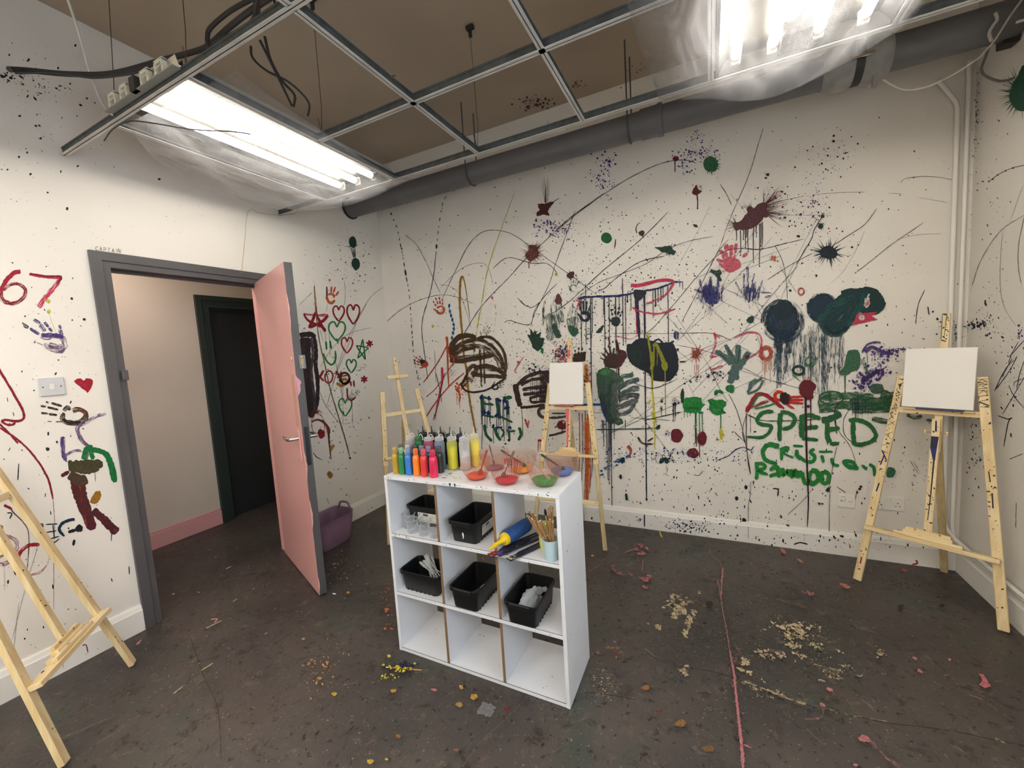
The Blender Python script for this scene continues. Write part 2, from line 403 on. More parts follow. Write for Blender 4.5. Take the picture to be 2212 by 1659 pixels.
def floor_mat():
    m = bpy.data.materials.new('painted_concrete'); m.use_nodes = True; nt = m.node_tree; b = nt.nodes['Principled BSDF']
    tc = N(nt, 'ShaderNodeTexCoord')
    def noise(sc, det=4, ro=.6, dist=0.0):
        n = N(nt, 'ShaderNodeTexNoise'); n.inputs['Scale'].default_value = sc; n.inputs['Detail'].default_value = det; n.inputs['Roughness'].default_value = ro
        n.inputs['Distortion'].default_value = dist; nt.links.new(tc.outputs['Object'], n.inputs['Vector']); return n
    def ramp(n, p0, c0, p1, c1):
        r = N(nt, 'ShaderNodeValToRGB'); e = r.color_ramp.elements; e[0].position = p0; e[1].position = p1; e[0].color = c0; e[1].color = c1
        nt.links.new(n.outputs['Fac'], r.inputs[0]); return r
    def mix(f, a, bb):
        x = N(nt, 'ShaderNodeMix', data_type='RGBA'); nt.links.new(f, x.inputs[0]); nt.links.new(a, x.inputs[6])
        if isinstance(bb, tuple): x.inputs[7].default_value = bb
        else: nt.links.new(bb, x.inputs[7])
        return x.outputs[2]
    w4 = lambda c: lin(c)+(1,)
    base = ramp(noise(1.1), .38, w4((60, 56, 55)), .64, w4((82, 75, 71))).outputs[0]
    g = (0, 0, 0, 1); o = (1, 1, 1, 1)
    base = mix(ramp(noise(2.3, 3, .6, .5), .56, g, .7, o).outputs[0], base, w4((66, 70, 64)))
    base = mix(ramp(noise(2.9, 3, .7, .3), .6, g, .74, o).outputs[0], base, w4((80, 68, 63)))
    base = mix(ramp(noise(9, 5, .75, .6), .56, g, .66, o).outputs[0], base, w4((54, 47, 43)))
    base = mix(ramp(noise(13, 5, .8, .8), .58, g, .66, o).outputs[0], base, w4((98, 87, 78)))
    base = mix(ramp(noise(28, 3, .7), .60, g, .66, o).outputs[0], base, w4((40, 37, 36)))
    base = mix(ramp(noise(46, 3, .75), .635, g, .70, o).outputs[0], base, w4((112, 100, 88)))
    base = mix(ramp(noise(75, 2, .7), .69, g, .73, o).outputs[0], base, w4((150, 132, 114)))
    nt.links.new(base, b.inputs['Base Color'])
    rr = N(nt, 'ShaderNodeMapRange'); rr.inputs[3].default_value = .32; rr.inputs[4].default_value = .62
    nt.links.new(noise(3.5).outputs['Fac'], rr.inputs[0]); nt.links.new(rr.outputs[0], b.inputs['Roughness'])
    bp = N(nt, 'ShaderNodeBump'); bp.inputs['Strength'].default_value = .5; bp.inputs['Distance'].default_value = .005
    nt.links.new(noise(22, 4, .7).outputs['Fac'], bp.inputs['Height']); nt.links.new(bp.outputs[0], b.inputs['Normal'])
    b.inputs['Specular IOR Level'].default_value = .4
    MATS['floor'] = m; return m
fm = floor_mat()
grey = mat('grey_gloss_paint', (84, 82, 84), rough=.42, col2=(78, 76, 79), nscale=3)
greend = mat('dark_green_gloss', (44, 55, 52), rough=.35)
pink = mat('pink_gloss', (222, 168, 166), rough=.38, col2=(217, 161, 160), nscale=2, coat=.15)
blackd = mat('black_door_paint', (36, 40, 43), rough=.4)
wht = mat('white_gloss', (228, 225, 220), rough=.45, bump=.1, bscale=25)

WT = .12
DY0, DY1, DH = -2.036, -1.22, 1.985        # clear opening in the left wall
HX = -1.17                                 # hall wall
floor_mb = MB(); floor_mb.box((HX-.1, YF-.1, -.06), (W+.1, .1, 0), fm)
mb = MB(); mb.box((-.0, YF-.1, CEIL), (W+.1, .1, CEIL+.08), cm_)
cpt = Painter(mb, 2, CEIL, -1, seed=4); cpt.spray(1160, 222, 40, 16, 110, .8, 3.4, ['mr', 'db', 'br'], elong=1.2); cpt.spray(1245, 180, 20, 10, 40, .6, 2.4, ['mr', 'br'], elong=1); cpt.spray(1370, 150, 24, 12, 24, .6, 2.2, ['bk', 'br']); cpt.spray(850, 164, 5, 2, 5, 1.5, 3, 'bk')
tag(mb.build('ceiling'), kind='structure')
wb = MB(); wb.box((-.0, 0, 0), (W+.1, .1, CEIL), wm)
wl = MB()
wl.box((-WT, YF-.1, 0), (0, DY0-.028, CEIL), wm); wl.box((-WT, DY1+.028, 0), (0, .1, CEIL), wm); wl.box((-WT, DY0-.028, DH+.028), (0, DY1+.028, CEIL), wm)
wr = MB(); WY0, WY1, WZ0, WZ1 = -3.9, -2.3, .95, 2.25      # window in the right wall, behind the photographer's right shoulder
for a, b in (((W, YF-.1, 0), (W+.1, WY0, CEIL)), ((W, WY1, 0), (W+.1, 0, CEIL)), ((W, WY0, 0), (W+.1, WY1, WZ0)), ((W, WY0, WZ1), (W+.1, WY1, CEIL))): wr.box(a, b, wm)
pl_ = bpy.data.lights.new('window_portal', 'AREA'); pl_.shape = 'RECTANGLE'; pl_.size = WZ1-WZ0; pl_.size_y = WY1-WY0; pl_.cycles.is_portal = True
po_ = bpy.data.objects.new('window_portal', pl_); C.collection.objects.link(po_); po_.location = (W+.09, (WY0+WY1)/2, (WZ0+WZ1)/2); po_.rotation_euler = (0, math.pi/2, 0)
mb = MB(); x0, x1 = W+.02, W+.07
for a, b in (((x0, WY0, WZ0), (x1, WY0+.05, WZ1)), ((x0, WY1-.05, WZ0), (x1, WY1, WZ1)), ((x0, WY0, WZ0), (x1, WY1, WZ0+.05)), ((x0, WY0, WZ1-.05), (x1, WY1, WZ1)), ((x0, (WY0+WY1)/2-.025, WZ0), (x1, (WY0+WY1)/2+.025, WZ1)), ((W-.04, WY0-.03, WZ0-.03), (W+.1, WY1+.03, WZ0))): mb.box(a, b, mat('white_gloss', (228, 225, 220), rough=.45), bev=.003)
wn = empty('window_1', (0, 0, 0)); tag(wn, kind='structure'); mb.build('window_frame', wn)
mb = MB(); mb.box((W+.042, WY0+.04, WZ0+.04), (W+.046, WY1-.04, WZ1-.04), film('window_glass', (.96, .97, .97), .03, (230, 235, 235), rough=.02, edge=.1)); mb.build('pane', wn)
mb = MB(); mb.box((0, YF-.1, 0), (W, YF, CEIL), wm); tag(mb.build('wall_front'), kind='structure')
# hall beyond the door
wh = MB(); ID0, ID1, IH = -1.0, -.16, 1.985
wh.box((HX-.1, -2.9, 0), (HX, ID0, 2.45), hm); wh.box((HX-.1, ID1, 0), (HX, .1, 2.45), hm); wh.box((HX-.1, ID0, IH), (HX, ID1, 2.45), hm)
tag(wh.build('wall_hall_far'), kind='structure')
mb = MB(); mb.box((HX, -2.9, 0), (-WT, -2.8, 2.45), hm); tag(mb.build('wall_hall_left'), kind='structure')
mb = MB(); mb.box((HX, .02, 0), (-WT, .1, 2.45), hm); tag(mb.build('wall_hall_right'), kind='structure')
mb = MB(); mb.box((HX, -2.9, 2.4), (-WT, .1, 2.45), cm_); tag(mb.build('ceiling.001'), kind='structure')
mb = MB(); mb.box((HX-.09, ID0, 0), (HX-.05, ID1, IH), blackd)
d2 = empty('door_2', (HX-.07, -.58, 0)); tag(d2, kind='structure')
o = mb.build('leaf', d2); o.matrix_parent_inverse = Matrix.Translation((-(HX-.07), .58, 0))
def casing(mb, x0, x1, ya, yb, h, wd, m, steps=2):
    """door casing: two stepped boards each side and above, standing off the wall"""
    tk = x1-x0
    for a0, a1, t in ((0, wd*.42, tk*.75), (wd*.42, wd, tk*1.35)):      # inner step, outer step; mitred corners
        for A, B in (((ya-a0, 0), (ya-a0, h+a0)), ((ya-a0, h+a0), (yb+a0, h+a0)), ((yb+a0, h+a0), (yb+a0, 0))):
            out = {(ya-a0, 0): (ya-a1, 0), (ya-a0, h+a0): (ya-a1, h+a1), (yb+a0, h+a0): (yb+a1, h+a1), (yb+a0, 0): (yb+a1, 0)}
            A2, B2 = out[A], out[B]
            vs = [(x, y, z) for x in (x0, x0+t) for y, z in (A, B, B2, A2)]
            mb.add(vs, [(0, 1, 2, 3), (4, 5, 6, 7), (0, 1, 5, 4), (1, 2, 6, 5), (2, 3, 7, 6), (3, 0, 4, 7)], m)
mb = MB(); casing(mb, HX, HX+.02, ID0, ID1, IH, .075, greend)
for a, b in (((HX-.1, ID0, 0), (HX+.012, ID0+.03, IH)), ((HX-.1, ID1-.03, 0), (HX+.012, ID1, IH)), ((HX-.1, ID0+.03, IH-.03), (HX+.012, ID1-.03, IH))): mb.box(a, b, greend, bev=.002)
for a, b in (((HX-.05, ID0+.03, 0), (HX-.03, ID0+.045, IH-.03)), ((HX-.05, ID0+.03, IH-.045), (HX-.03, ID1-.03, IH-.03))): mb.box(a, b, greend)
o = mb.build('frame', d2); o.matrix_parent_inverse = Matrix.Translation((-(HX-.07), .58, 0))
mb = MB()
mb.box((HX, -2.8, 0), (HX+.018, ID0-.077, .125), pink, bev=.002); mb.box((HX, -2.8, .125), (HX+.011, ID0-.077, .145), pink, bev=.004)
tag(mb.build('baseboard_hall'), kind='structure')
# added unseen lamp that brightens the hall: round bulkhead above the door
t = empty('unseen_hall_light', (-.62, -1.75, 2.4)); tag(t, 'added unseen bulkhead lamp on the hall ceiling beyond the open door', 'light')
hb = MB(); hb.lathe([(.14, -.02), (.15, 0)], wht); hb.build('base', t)
hb = MB(); hb.lathe([(.0, -.075), (.06, -.07), (.11, -.05), (.135, -.02)][::1], mat('unseen_hall_glow', (255, 226, 212), emit=(255, 236, 222), estr=HALL)); hb.build('diffuser', t)

# main door: casing, lining, leaf
d1 = empty('door_1', (0, 0, 0)); tag(d1, kind='structure')
mb = MB(); casing(mb, 0, .014, DY0, DY1, DH, .078, grey)
for a, b in (((-WT-.0, DY0-.028, 0), (.002, DY0, DH+.028)), ((-WT, DY0, DH), (.002, DY1, DH+.028))): mb.box(a, b, grey, bev=.0015)
mb.box((-.075, DY0, 0), (-.05, DY0+.013, DH), grey); mb.box((-.075, DY0, DH-.013), (-.05, DY1, DH), grey)
mb.box((-WT-.012, DY0-.07, 0), (-WT, DY0-.005, DH+.07), pink); mb.box((-WT-.012, DY0-.07, DH+.004), (-WT, DY1+.07, DH+.07), pink)
mb.box((-WT-.002, DY0-.002, 0), (-.09, DY0+.004, DH), pink); mb.box((-WT-.002, DY0, DH-.004), (-.09, DY1, DH+.001), pink)
mb.build('frame', d1)
mb = MB(); mb.box((-WT, DY1, 0), (.002, DY1+.028, DH+.028), pink, bev=.0015); mb.box((-.075, DY1-.013, 0), (-.05, DY1, DH), pink)
mb.build('hinge_jamb', d1)
mb = MB(); mb.box((.0275, -2.062, 1.385), (.045, -2.038, 1.44), grey, bev=.003); mb.box((.014, -2.058, 1.39), (.0275, -2.042, 1.435), grey)
mb.build('strike_box', d1)
LW, LH = .786, 1.982
leafe = empty('leaf', (-.0196, -1.261, .01), math.atan2(-.2855, .7326)); leafe.parent = d1
mb = MB(); mb.box((0, .0015, 0), (LW-.0015, .044, LH), grey, bev=.0015); core = mb
# pink face with a hand-painted wavy border where it meets the grey edge
def pink_face(mb):
    r = random.Random(3); zs = [LH*k/60 for k in range(61)]; vs = []; fs = []
    for z in zs:
        e = LW-.004+.004*math.sin(z*9)+r.uniform(-.002, .002); y = 0
        vs += [(0, 0, z), (e if e < LW else LW, 0, z), (min(e, LW), .0016, z)]
    for k in range(60): a = 3*k; fs += [(a, a+1, a+4, a+3), (a+1, a+2, a+5, a+4)]
    mb.add(vs, fs, pink)
    for (z0, z1, dep) in ((1.22, 1.34, .026), (.72, .9, .008), (.42, .60, .009), (1.6, 1.8, .006), (.02, .12, .006)):
        P = [(LW+.0004, 0, z0)]
        for k in range(9): z = z0+(z1-z0)*k/8; P.append((LW+.0004, dep*math.sin(math.pi*k/8)*r.uniform(.6, 1.1)+.001, z))
        P.append((LW+.0004, 0, z1)); mb.add(P, [tuple(range(len(P)))], pink if dep < .02 else mat('pale_pink_patch', (206, 150, 176), rough=.45))
pink_face(core); mb.build('door_slab', leafe)
chrome = mat('satin_chrome', (200, 196, 190), rough=.25, metal=1.0)
hz = .965
h = MB(); h.box((LW-.075, -.008, hz-.14), (LW-.035, 0, hz+.05), pink, bev=.003); h.build('backplate', leafe)
for side in (-1, 1):
    h = MB(); y0 = -.008 if side < 0 else .044; x = LW-.055
    h.tube([(x, y0, hz), (x, y0+side*.025, hz), (x, y0+side*.045, hz), (x-.02, y0+side*.055, hz), (x-.07, y0+side*.056, hz+.002), (x-.115, y0+side*.05, hz+.004)], .009, chrome, rs=[.012, .011, .011, .0105, .009, .006])
    tag(h.build('handle', leafe), 'chrome lever handle')
h = MB(); h.box((LW-.075, .044, hz-.14), (LW-.035, .052, hz+.05), chrome, bev=.003); h.build('backplate', leafe)
h = MB(); h.box((LW-.09, -.003, hz+.07), (LW-.04, 0, hz+.38), mat('tan_plate', (196, 150, 130), rough=.5), bev=.001); h.build('push_plate', leafe)
h = MB(); h.lathe([(.011, 0), (.013, .003), (.008, .008), (0, .009)], pink, M=Matrix.Translation((LW-.035, 0, hz+.47)) @ Matrix.Rotation(math.pi/2, 4, 'X')); h.build('thumb_turn', leafe)
h = MB(); h.box((LW, .012, hz-.16), (LW+.0015, .034, hz+.07), mat('lock_plate_dark', (56, 58, 60), rough=.35, metal=.6)); h.box((LW, .017, hz-.01), (LW+.004, .029, hz+.02), mat('latch_dark', (34, 34, 36), rough=.4)); h.box((LW, .017, hz-.08), (LW+.003, .029, hz-.04), mat('latch_dark', (34, 34, 36))); h.build('lock_case', leafe)
h = MB(); h.box((LW+.0, .024, hz+.41), (LW+.004, .06, hz+.49), mat('bare_steel', (120, 122, 124), rough=.4, metal=.8), bev=.001); h.box((LW+.004, .033, hz+.43), (LW+.0055, .049, hz+.47), mat('brass_bit', (178, 150, 96), rough=.5)); 
for z in (.421, .479): h.lathe([(.0045, .004), (.003, .006), (0, .0065)], mat('screw', (220, 220, 222), rough=.3, metal=.7), n=10, M=Matrix.Translation((LW, .041, hz+z)) @ Matrix.Rotation(math.pi/2, 4, 'Y'))
h.build('rim_lock_keep', leafe)

# skirtings
def skirt(mb, a, b, n, m=wht, h=.145):
    """a, b floor points, n inward normal"""
    a, b, n = Vector(a), Vector(b), Vector(n)
    prof = [(0, 0), (.018, 0), (.018, h-.03), (.015, h-.024), (.0095, h-.006), (.006, h), (0, h)]
    vs = [a+n*p+Vector((0, 0, q)) for p, q in prof]+[b+n*p+Vector((0, 0, q)) for p, q in prof]; k = len(prof)
    mb.add(vs, [(i, i+1, k+i+1, k+i) for i in range(k-1)]+[tuple(range(k))[::-1], tuple(range(k, 2*k))], m)
skb = MB(); skirt(skb, (0, 0, 0), (W, 0, 0), (0, -1, 0))
skl = MB(); skirt(skl, (0, YF, 0), (0, DY0-.079, 0), (1, 0, 0)); skirt(skl, (0, DY1+.079, 0), (0, -.018, 0), (1, 0, 0))
skr = MB(); skirt(skr, (W, YF, 0), (W, -.018, 0), (-1, 0, 0))

# ------------------------------------------------------------------ suspended grid, light fittings, pipe, cables
GZ = 2.51
flange = mat('grid_white', (205, 203, 198), rough=.5, col2=(188, 186, 182), nscale=8)
web = mat('grid_web_grey', (88, 92, 92), rough=.55, metal=.3, col2=(70, 74, 74), nscale=30)
g = empty('ceiling_grid', (2.0, -2.2, GZ)); tag(g, 'bare metal suspended ceiling grid without tiles, hung on wires under the tan ceiling', 'ceiling grid')
def rail(p, q, n='grid_rail', hgt=.036):
    m_ = MB(); p, q = Vector(p), Vector(q); d = (q-p).normalized(); s_ = Vector((-d.y, d.x, 0)); up = Vector((0, 0, 1))
    m_.beam(p+up*.0015, q+up*.0015, .024, .003, flange, side=s_, bev=0)
    m_.beam(p+up*hgt*.5, q+up*hgt*.5, .003, hgt, web, side=s_, bev=0); m_.beam(p+up*hgt, q+up*hgt, .008, .008, web, side=s_, bev=0)
    o = m_.build(n, g); o.matrix_parent_inverse = Matrix.Translation((-2.0, 2.2, -GZ)); return o
YR = [-1.03, -2.15, -3.37, -4.54]
for y in YR: rail((.005, y, GZ), (W-.005, y, GZ), 'main_rail')
rail((1.12, -1.58, GZ), (2.9, -1.58, GZ), 'cross_rail')
for x in (.52, 1.12): rail((x, -2.14, GZ), (x, -1.04, GZ), 'cross_rail')
for x in (1.72, 2.32): rail((x, -2.14, GZ), (x, -1.04, GZ), 'cross_rail'); rail((x, -3.36, GZ), (x, -2.16, GZ), 'cross_rail')
for x in (2.88, 3.48): rail((x, -2.14, GZ), (x, -1.04, GZ), 'cross_rail')
wire = mat('hanger_wire', (96, 84, 70), rough=.5, metal=.7)
clip = mat('dark_steel_clip', (58, 54, 50), rough=.6, metal=.5)
for (x, y) in ((1.72, -1.03), (1.15, -1.58), (.56, -2.15), (1.13, -2.15), (2.6, -2.15), (1.72, -3.37), (2.92, -3.37)):
    m_ = MB(); xo = x+R.uniform(-.04, .0); yo = y+.05
    m_.tube([(x, y, GZ+.036), (x+.004, y+.01, GZ+.16), (xo, yo, CEIL-.05), (xo, yo, CEIL)], .0016, wire, n=6)
    m_.tube([(x, y, GZ+.036), (x-.03, y+.012, GZ+.12)], .0013, wire, n=5)
    m_.box((xo-.022, yo-.012, CEIL-.022), (xo+.022, yo+.012, CEIL-.001), clip, bev=.002); m_.box((xo-.008, yo-.006, CEIL-.06), (xo+.008, yo+.006, CEIL-.02), clip)
    o = m_.build('hanger', g); o.matrix_parent_inverse = Matrix.Translation((-2.0, 2.2, -GZ))

tube_ms = [mat('tube_glow_%d' % k, (255, 252, 240), emit=(255, 248, 234), estr=TUBE*f) for k, f in enumerate((.66, 1.05, 1.6))]   # tube strengths picked per fitting to balance the room's brightness
cap_m = mat('tube_cap', (190, 188, 180), rough=.35, metal=.6)
inner = mat('fitting_inside_dimmed', (62, 60, 56), rough=.35, col2=(54, 52, 48), nscale=12)  # white inside given a dark colour so it doesn't clip beside the tubes
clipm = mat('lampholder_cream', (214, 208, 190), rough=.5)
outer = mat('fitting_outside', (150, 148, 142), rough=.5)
def fitting(name, x0, y0, y1, tubes, label, near_open=False, spine=None, tube_level=2):
    t = empty(name, (x0+.3, (y0+y1)/2, GZ)); tag(t, label, 'ceiling light', 'fluorescent light fittings')
    M = Matrix.Translation((x0+.3, (y0+y1)/2, GZ)); L = (y1-y0)/2
    b = MB(); zt = .062
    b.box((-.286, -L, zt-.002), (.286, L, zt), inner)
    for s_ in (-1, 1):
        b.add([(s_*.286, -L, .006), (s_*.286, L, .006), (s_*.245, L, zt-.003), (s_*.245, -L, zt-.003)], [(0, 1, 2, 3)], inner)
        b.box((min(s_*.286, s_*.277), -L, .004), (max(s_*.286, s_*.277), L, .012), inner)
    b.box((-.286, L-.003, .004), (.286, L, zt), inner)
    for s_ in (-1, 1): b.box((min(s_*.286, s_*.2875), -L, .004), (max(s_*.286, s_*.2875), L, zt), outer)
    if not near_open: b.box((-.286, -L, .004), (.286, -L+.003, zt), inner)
    b.build('housing', t)
    if spine is not None:
        s_ = MB(); s_.add([(spine-.045, -L+.02, zt-.004), (spine, -L+.02, .012), (spine+.045, -L+.02, zt-.004), (spine-.045, L-.13, zt-.004), (spine, L-.13, .012), (spine+.045, L-.13, zt-.004)], [(0, 1, 4, 3), (1, 2, 5, 4), (0, 2, 1), (3, 4, 5)], inner)
        s_.box((spine-.05, L-.13, .008), (spine+.05, L-.006, .05), inner, bev=.003); s_.build('gear_cover', t)
    for x in tubes:
        a, bb = (-L-.0 if near_open else -L+.03), L-.05
        u = MB(); u.tube([(x, a+.02, .03), (x, bb-.02, .03)], .0185, tube_ms[tube_level], n=14, caps=False)
        o = u.build('tube', t)
        for c_ in ((a, a+.022), (bb-.022, bb)): u = MB(); u.tube([(x, c_[0], .03), (x, c_[1], .03)], .0189, cap_m, n=12); u.build('tube_cap', o)
        u = MB(); u.box((x-.017, bb-.004, .008), (x+.017, bb+.012, .055), clipm, bev=.003); u.build('lampholder', t)
    return t
LFX, LFY0, LFY1 = .525, -2.15, -1.04
lf = fitting('fluorescent_light', LFX, LFY0, LFY1, (-.09, .045, .18), 'fluorescent ceiling light nearest the door, three tubes lit, gear end showing past the rail', near_open=True, tube_level=0)
# open gear end sticking up behind the near rail
ge = MB(); z0, z1 = .03, .092
ge.box((-.275, -.587, .03), (.275, -.56, .034), outer)
ge.add([(-.275, -.56, .03), (.275, -.56, .03), (.25, -.56, z1), (-.22, -.56, z1)], [(0, 1, 2, 3)], clipm)
ge.box((-.03, -.593, .03), (.01, -.573, z1-.01), mat('gear_gap', (50, 46, 44)))
ge.build('gear_tray', lf)
for x in (-.20, -.10, .07, .18):
    u = MB(); u.box((x-.03, -.587, .035), (x-.018, -.567, .082), clipm, bev=.002); u.box((x+.018, -.587, .035), (x+.03, -.567, .082), clipm, bev=.002); u.box((x-.03, -.587, .074), (x+.03, -.567, .086), clipm, bev=.002)
    u.tube([(x-.03, -.585, .05), (x, -.595, .045), (x+.04, -.59, .055)], .0015, mat('lead_wire', (206, 200, 190), rough=.4), n=5); u.build('lampholder', lf)
fitting('fluorescent_light', 2.885, -2.14, -1.045, (-.215, -.09, .055, .19), 'fluorescent ceiling light at the right end of the room, all four tubes lit', spine=-.018, tube_level=1)
fitting('fluorescent_light', 1.725, -4.53, -3.38, (-.2, -.07, .07, .2), 'fluorescent ceiling light over the part of the room behind the photographer')
fitting('fluorescent_light', .525, -4.53, -3.38, (-.2, -.07, .07, .2), 'added unseen fluorescent ceiling light behind the photographer along the left wall')  # added unseen fitting, evens the light on floor and back wall
fitting('fluorescent_light', 2.885, -4.53, -3.38, (-.2, -.07, .07, .2), 'added unseen fluorescent ceiling light behind the photographer, nearer the right wall')  # another added fitting out of view, lifts the back wall's brightness

# clear plastic sheets taped under the fittings
fl1 = film('clear_plastic_sheet', (.95, .95, .95), .045, (186, 186, 192), rough=.14, dirt=.3, dscale=5, stretch=(1.6, .5, 1), edge=.22)
def sheet(name, edges, sag, label, nu=34, nv=40, seed=5, wr=.012):
    """edges: four polylines (near, far, left, right) -> Coons patch with sag and wrinkles"""
    r = random.Random(seed); near, far, left, right = [cr(e, 12) for e in edges]
    def at(P, t): t = t*(len(P)-1); i = min(int(t), len(P)-2); f = t-i; return Vector(P[i]).lerp(Vector(P[i+1]), f)
    vs = []; ph = [r.uniform(0, 6) for _ in range(6)]
    c00, c10, c01, c11 = at(near, 0), at(near, 1), at(far, 0), at(far, 1)
    for j in range(nv+1):
        v = j/nv
        for i in range(nu+1):
            u = i/nu
            p = at(near, u)*(1-v)+at(far, u)*v+at(left, v)*(1-u)+at(right, v)*u-(c00*(1-u)*(1-v)+c10*u*(1-v)+c01*(1-u)*v+c11*u*v)
            e = (16*u*(1-u)*v*(1-v))
            p.z -= sag*e; p.z += wr*min(1, e*2+.15)*(math.sin(u*14+v*5+ph[0])*.5+math.sin(v*17-u*9+ph[1])*.35+math.sin(u*31+v*23+ph[2])*.18)
            vs.append(p)
    fs = [(j*(nu+1)+i, j*(nu+1)+i+1, (j+1)*(nu+1)+i+1, (j+1)*(nu+1)+i) for j in range(nv) for i in range(nu)]
    m_ = MB(); m_.add(vs, fs, fl1, smooth=True); o = m_.build(name)
    tag(o, label, 'plastic sheet', 'clear plastic sheets under the lights'); return o
sheet('plastic_sheet', [
    [(.60, -2.13, 2.50), (.9, -2.12, 2.49), (1.34, -2.10, 2.485)],
    [(.30, -1.10, 2.48), (.60, -1.0, 2.462), (.95, -1.0, 2.47), (1.26, -1.01, 2.50)],
    [(.60, -2.13, 2.50), (.40, -1.93, 2.46), (.28, -1.6, 2.44), (.24, -1.3, 2.455), (.30, -1.10, 2.48)],
    [(1.34, -2.10, 2.485), (1.30, -1.78, 2.465), (1.22, -1.2, 2.47), (1.26, -1.01, 2.50)]], .03,
    'clear wrinkled plastic sheet sagging under the three-tube light by the door', seed=5)
sheet('plastic_sheet', [
    [(2.63, -2.3, 2.50), (3.1, -2.3, 2.49), (3.62, -2.3, 2.50)],
    [(2.67, -1.03, 2.503), (2.85, -1.02, 2.46), (3.08, -1.0, 2.395), (3.32, -1.0, 2.44), (3.52, -1.03, 2.503)],
    [(2.63, -2.3, 2.50), (2.635, -1.7, 2.498), (2.67, -1.03, 2.503)],
    [(3.62, -2.3, 2.50), (3.56, -1.6, 2.49), (3.52, -1.03, 2.503)]], .03,
    'clear wrinkled plastic sheet sagging under the four-tube light on the right', seed=9)

# big grey soil pipe along the back wall
PY, PZ, PR = -.335, 2.752, .078
pipe_m = mat('grey_pipe', (106, 105, 107), rough=.42, col2=(98, 97, 100), nscale=4)
pm = MB(); pm.tube([(.004, PY, PZ), (1.2, PY, PZ), (2.5, PY, PZ), (W-.01, PY, PZ)], PR, pipe_m, n=32)
po = pm.build('soil_pipe'); tag(po, 'long thick grey pipe running high along the back wall', 'pipe')
u = MB(); u.tube([(.003, PY, PZ), (.014, PY, PZ)], PR+.012, mat('rough_black_seal', (36, 38, 40), rough=.9, bump=.8, bscale=90), n=26); u.build('wall_seal', po)
u = MB(); u.tube([(2.5, PY, PZ), (2.62, PY, PZ)], PR+.007, pipe_m, n=32); u.tube([(2.60, PY, PZ), (2.625, PY, PZ)], PR+.013, pipe_m, n=32); u.build('collar', po)
cl = mat('coupling_grey', (158, 156, 154), rough=.5, col2=(140, 138, 136), nscale=14)
u = MB(); u.tube([(3.40, PY, PZ), (3.42, PY, PZ), (3.44, PY, PZ), (3.50, PY, PZ), (3.52, PY, PZ), (3.565, PY, PZ), (3.585, PY, PZ), (3.64, PY, PZ), (3.67, PY, PZ)], .1, cl, n=32, rs=[PR+.004, PR+.016, PR+.028, PR+.03, PR+.02, PR+.02, PR+.032, PR+.03, PR+.01]); u.build('coupling', po)
u = MB(); u.tube([(3.525, PY, PZ), (3.56, PY, PZ)], PR+.0215, mat('coupling_band', (44, 44, 46), rough=.5), n=32); u.box((3.50, PY-.112, PZ-.03), (3.59, PY-.098, PZ-.012), chrome, bev=.002); u.box((3.60, PY-.05, PZ-.15), (3.62, PY-.02, PZ-.08), cl, bev=.003); u.build('clamp', po)
rodm = mat('threaded_rod', (90, 88, 86), rough=.5, metal=.6)
for i, x in enumerate((1.27, 2.43)):
    u = MB(); rr = PR+.006
    pts = [(x, PY-rr, CEIL)]+[(x, PY-rr, PZ+.02)]
    for k in range(1, 12): t = math.pi+math.pi*k/11; pts.append((x, PY+rr*math.cos(t), PZ+rr*math.sin(t)))
    pts += [(x, PY+rr, PZ+.05), (x, PY+rr, CEIL)]
    u.tube(pts, .0045, rodm, n=8); o = u.build('hanger_rod', po)

# cables
blk = mat('black_cable', (44, 40, 40), rough=.6); gcb = mat('grey_cable', (110, 106, 104), rough=.6); whc = mat('white_cable', (206, 202, 194), rough=.5); ylw = mat('yellowed_cable', (190, 176, 130), rough=.5)
def cable(pts, r, m, label, px=None, group=None):
    P = cr([tuple(p) for p in pts], 8); u = MB(); u.tube(P, r, m, n=8); return tag(u.build('cable'), label, 'cable', group)
def pz(*a): return [tuple(hit(a[i], a[i+1], 2, a[i+2])) for i in range(0, len(a), 3)]
cable(pz(20, 150, 2.62, 60, 152, 2.66, 150, 160, 2.68, 245, 158, 2.70, 350, 130, 2.72, 430, 108, 2.72, 458, 92, 2.70, 500, 55, 2.66, 560, 10, 2.64, 640, -40, 2.62), .010, blk, 'thick black cable crossing the ceiling void from the left wall to the rail')
cable(pz(32, 158, 2.60, 120, 158, 2.63, 200, 168, 2.64, 260, 163, 2.63, 300, 155, 2.62, 330, 140, 2.60), .004, blk, 'thin black cable running to the gear end of the door-side light')
cable(pz(452, 110, 2.60, 448, 85, 2.64, 455, 60, 2.68, 500, 22, 2.70, 560, -10, 2.72), .008, blk, 'black cable bundled upward beside the near rail')
cable(pz(452, 118, 2.57, 462, 95, 2.60, 540, 50, 2.59, 556, 0, 2.60, 570, -30, 2.6), .006, blk, 'black cable looping over the top of the near rail')
cable(pz(548, 50, 2.58, 560, 20, 2.62, 545, -5, 2.64, 600, -30, 2.66), .004, blk, 'short black cable loop above the near rail')
cable(pz(612, 6, 2.57, 600, 25, 2.59, 590, -10, 2.65), .004, blk, 'small black cable end curling above the near rail')
cable(pz(562, 88, 2.60, 590, 145, 2.58, 612, 190, 2.56, 630, 228, 2.54), .005, blk, 'leftmost of the black cables hanging down to the door-side light')
cable(pz(572, 80, 2.62, 585, 130, 2.60, 610, 175, 2.57, 636, 205, 2.56, 634, 230, 2.54), .005, blk, 'middle black cable hanging down to the door-side light')
cable(pz(542, 100, 2.66, 546, 125, 2.64, 575, 152, 2.62, 620, 175, 2.60, 650, 200, 2.57, 668, 225, 2.55, 665, 250, 2.53), .0045, blk, 'long black cable looping right before it reaches the door-side light')
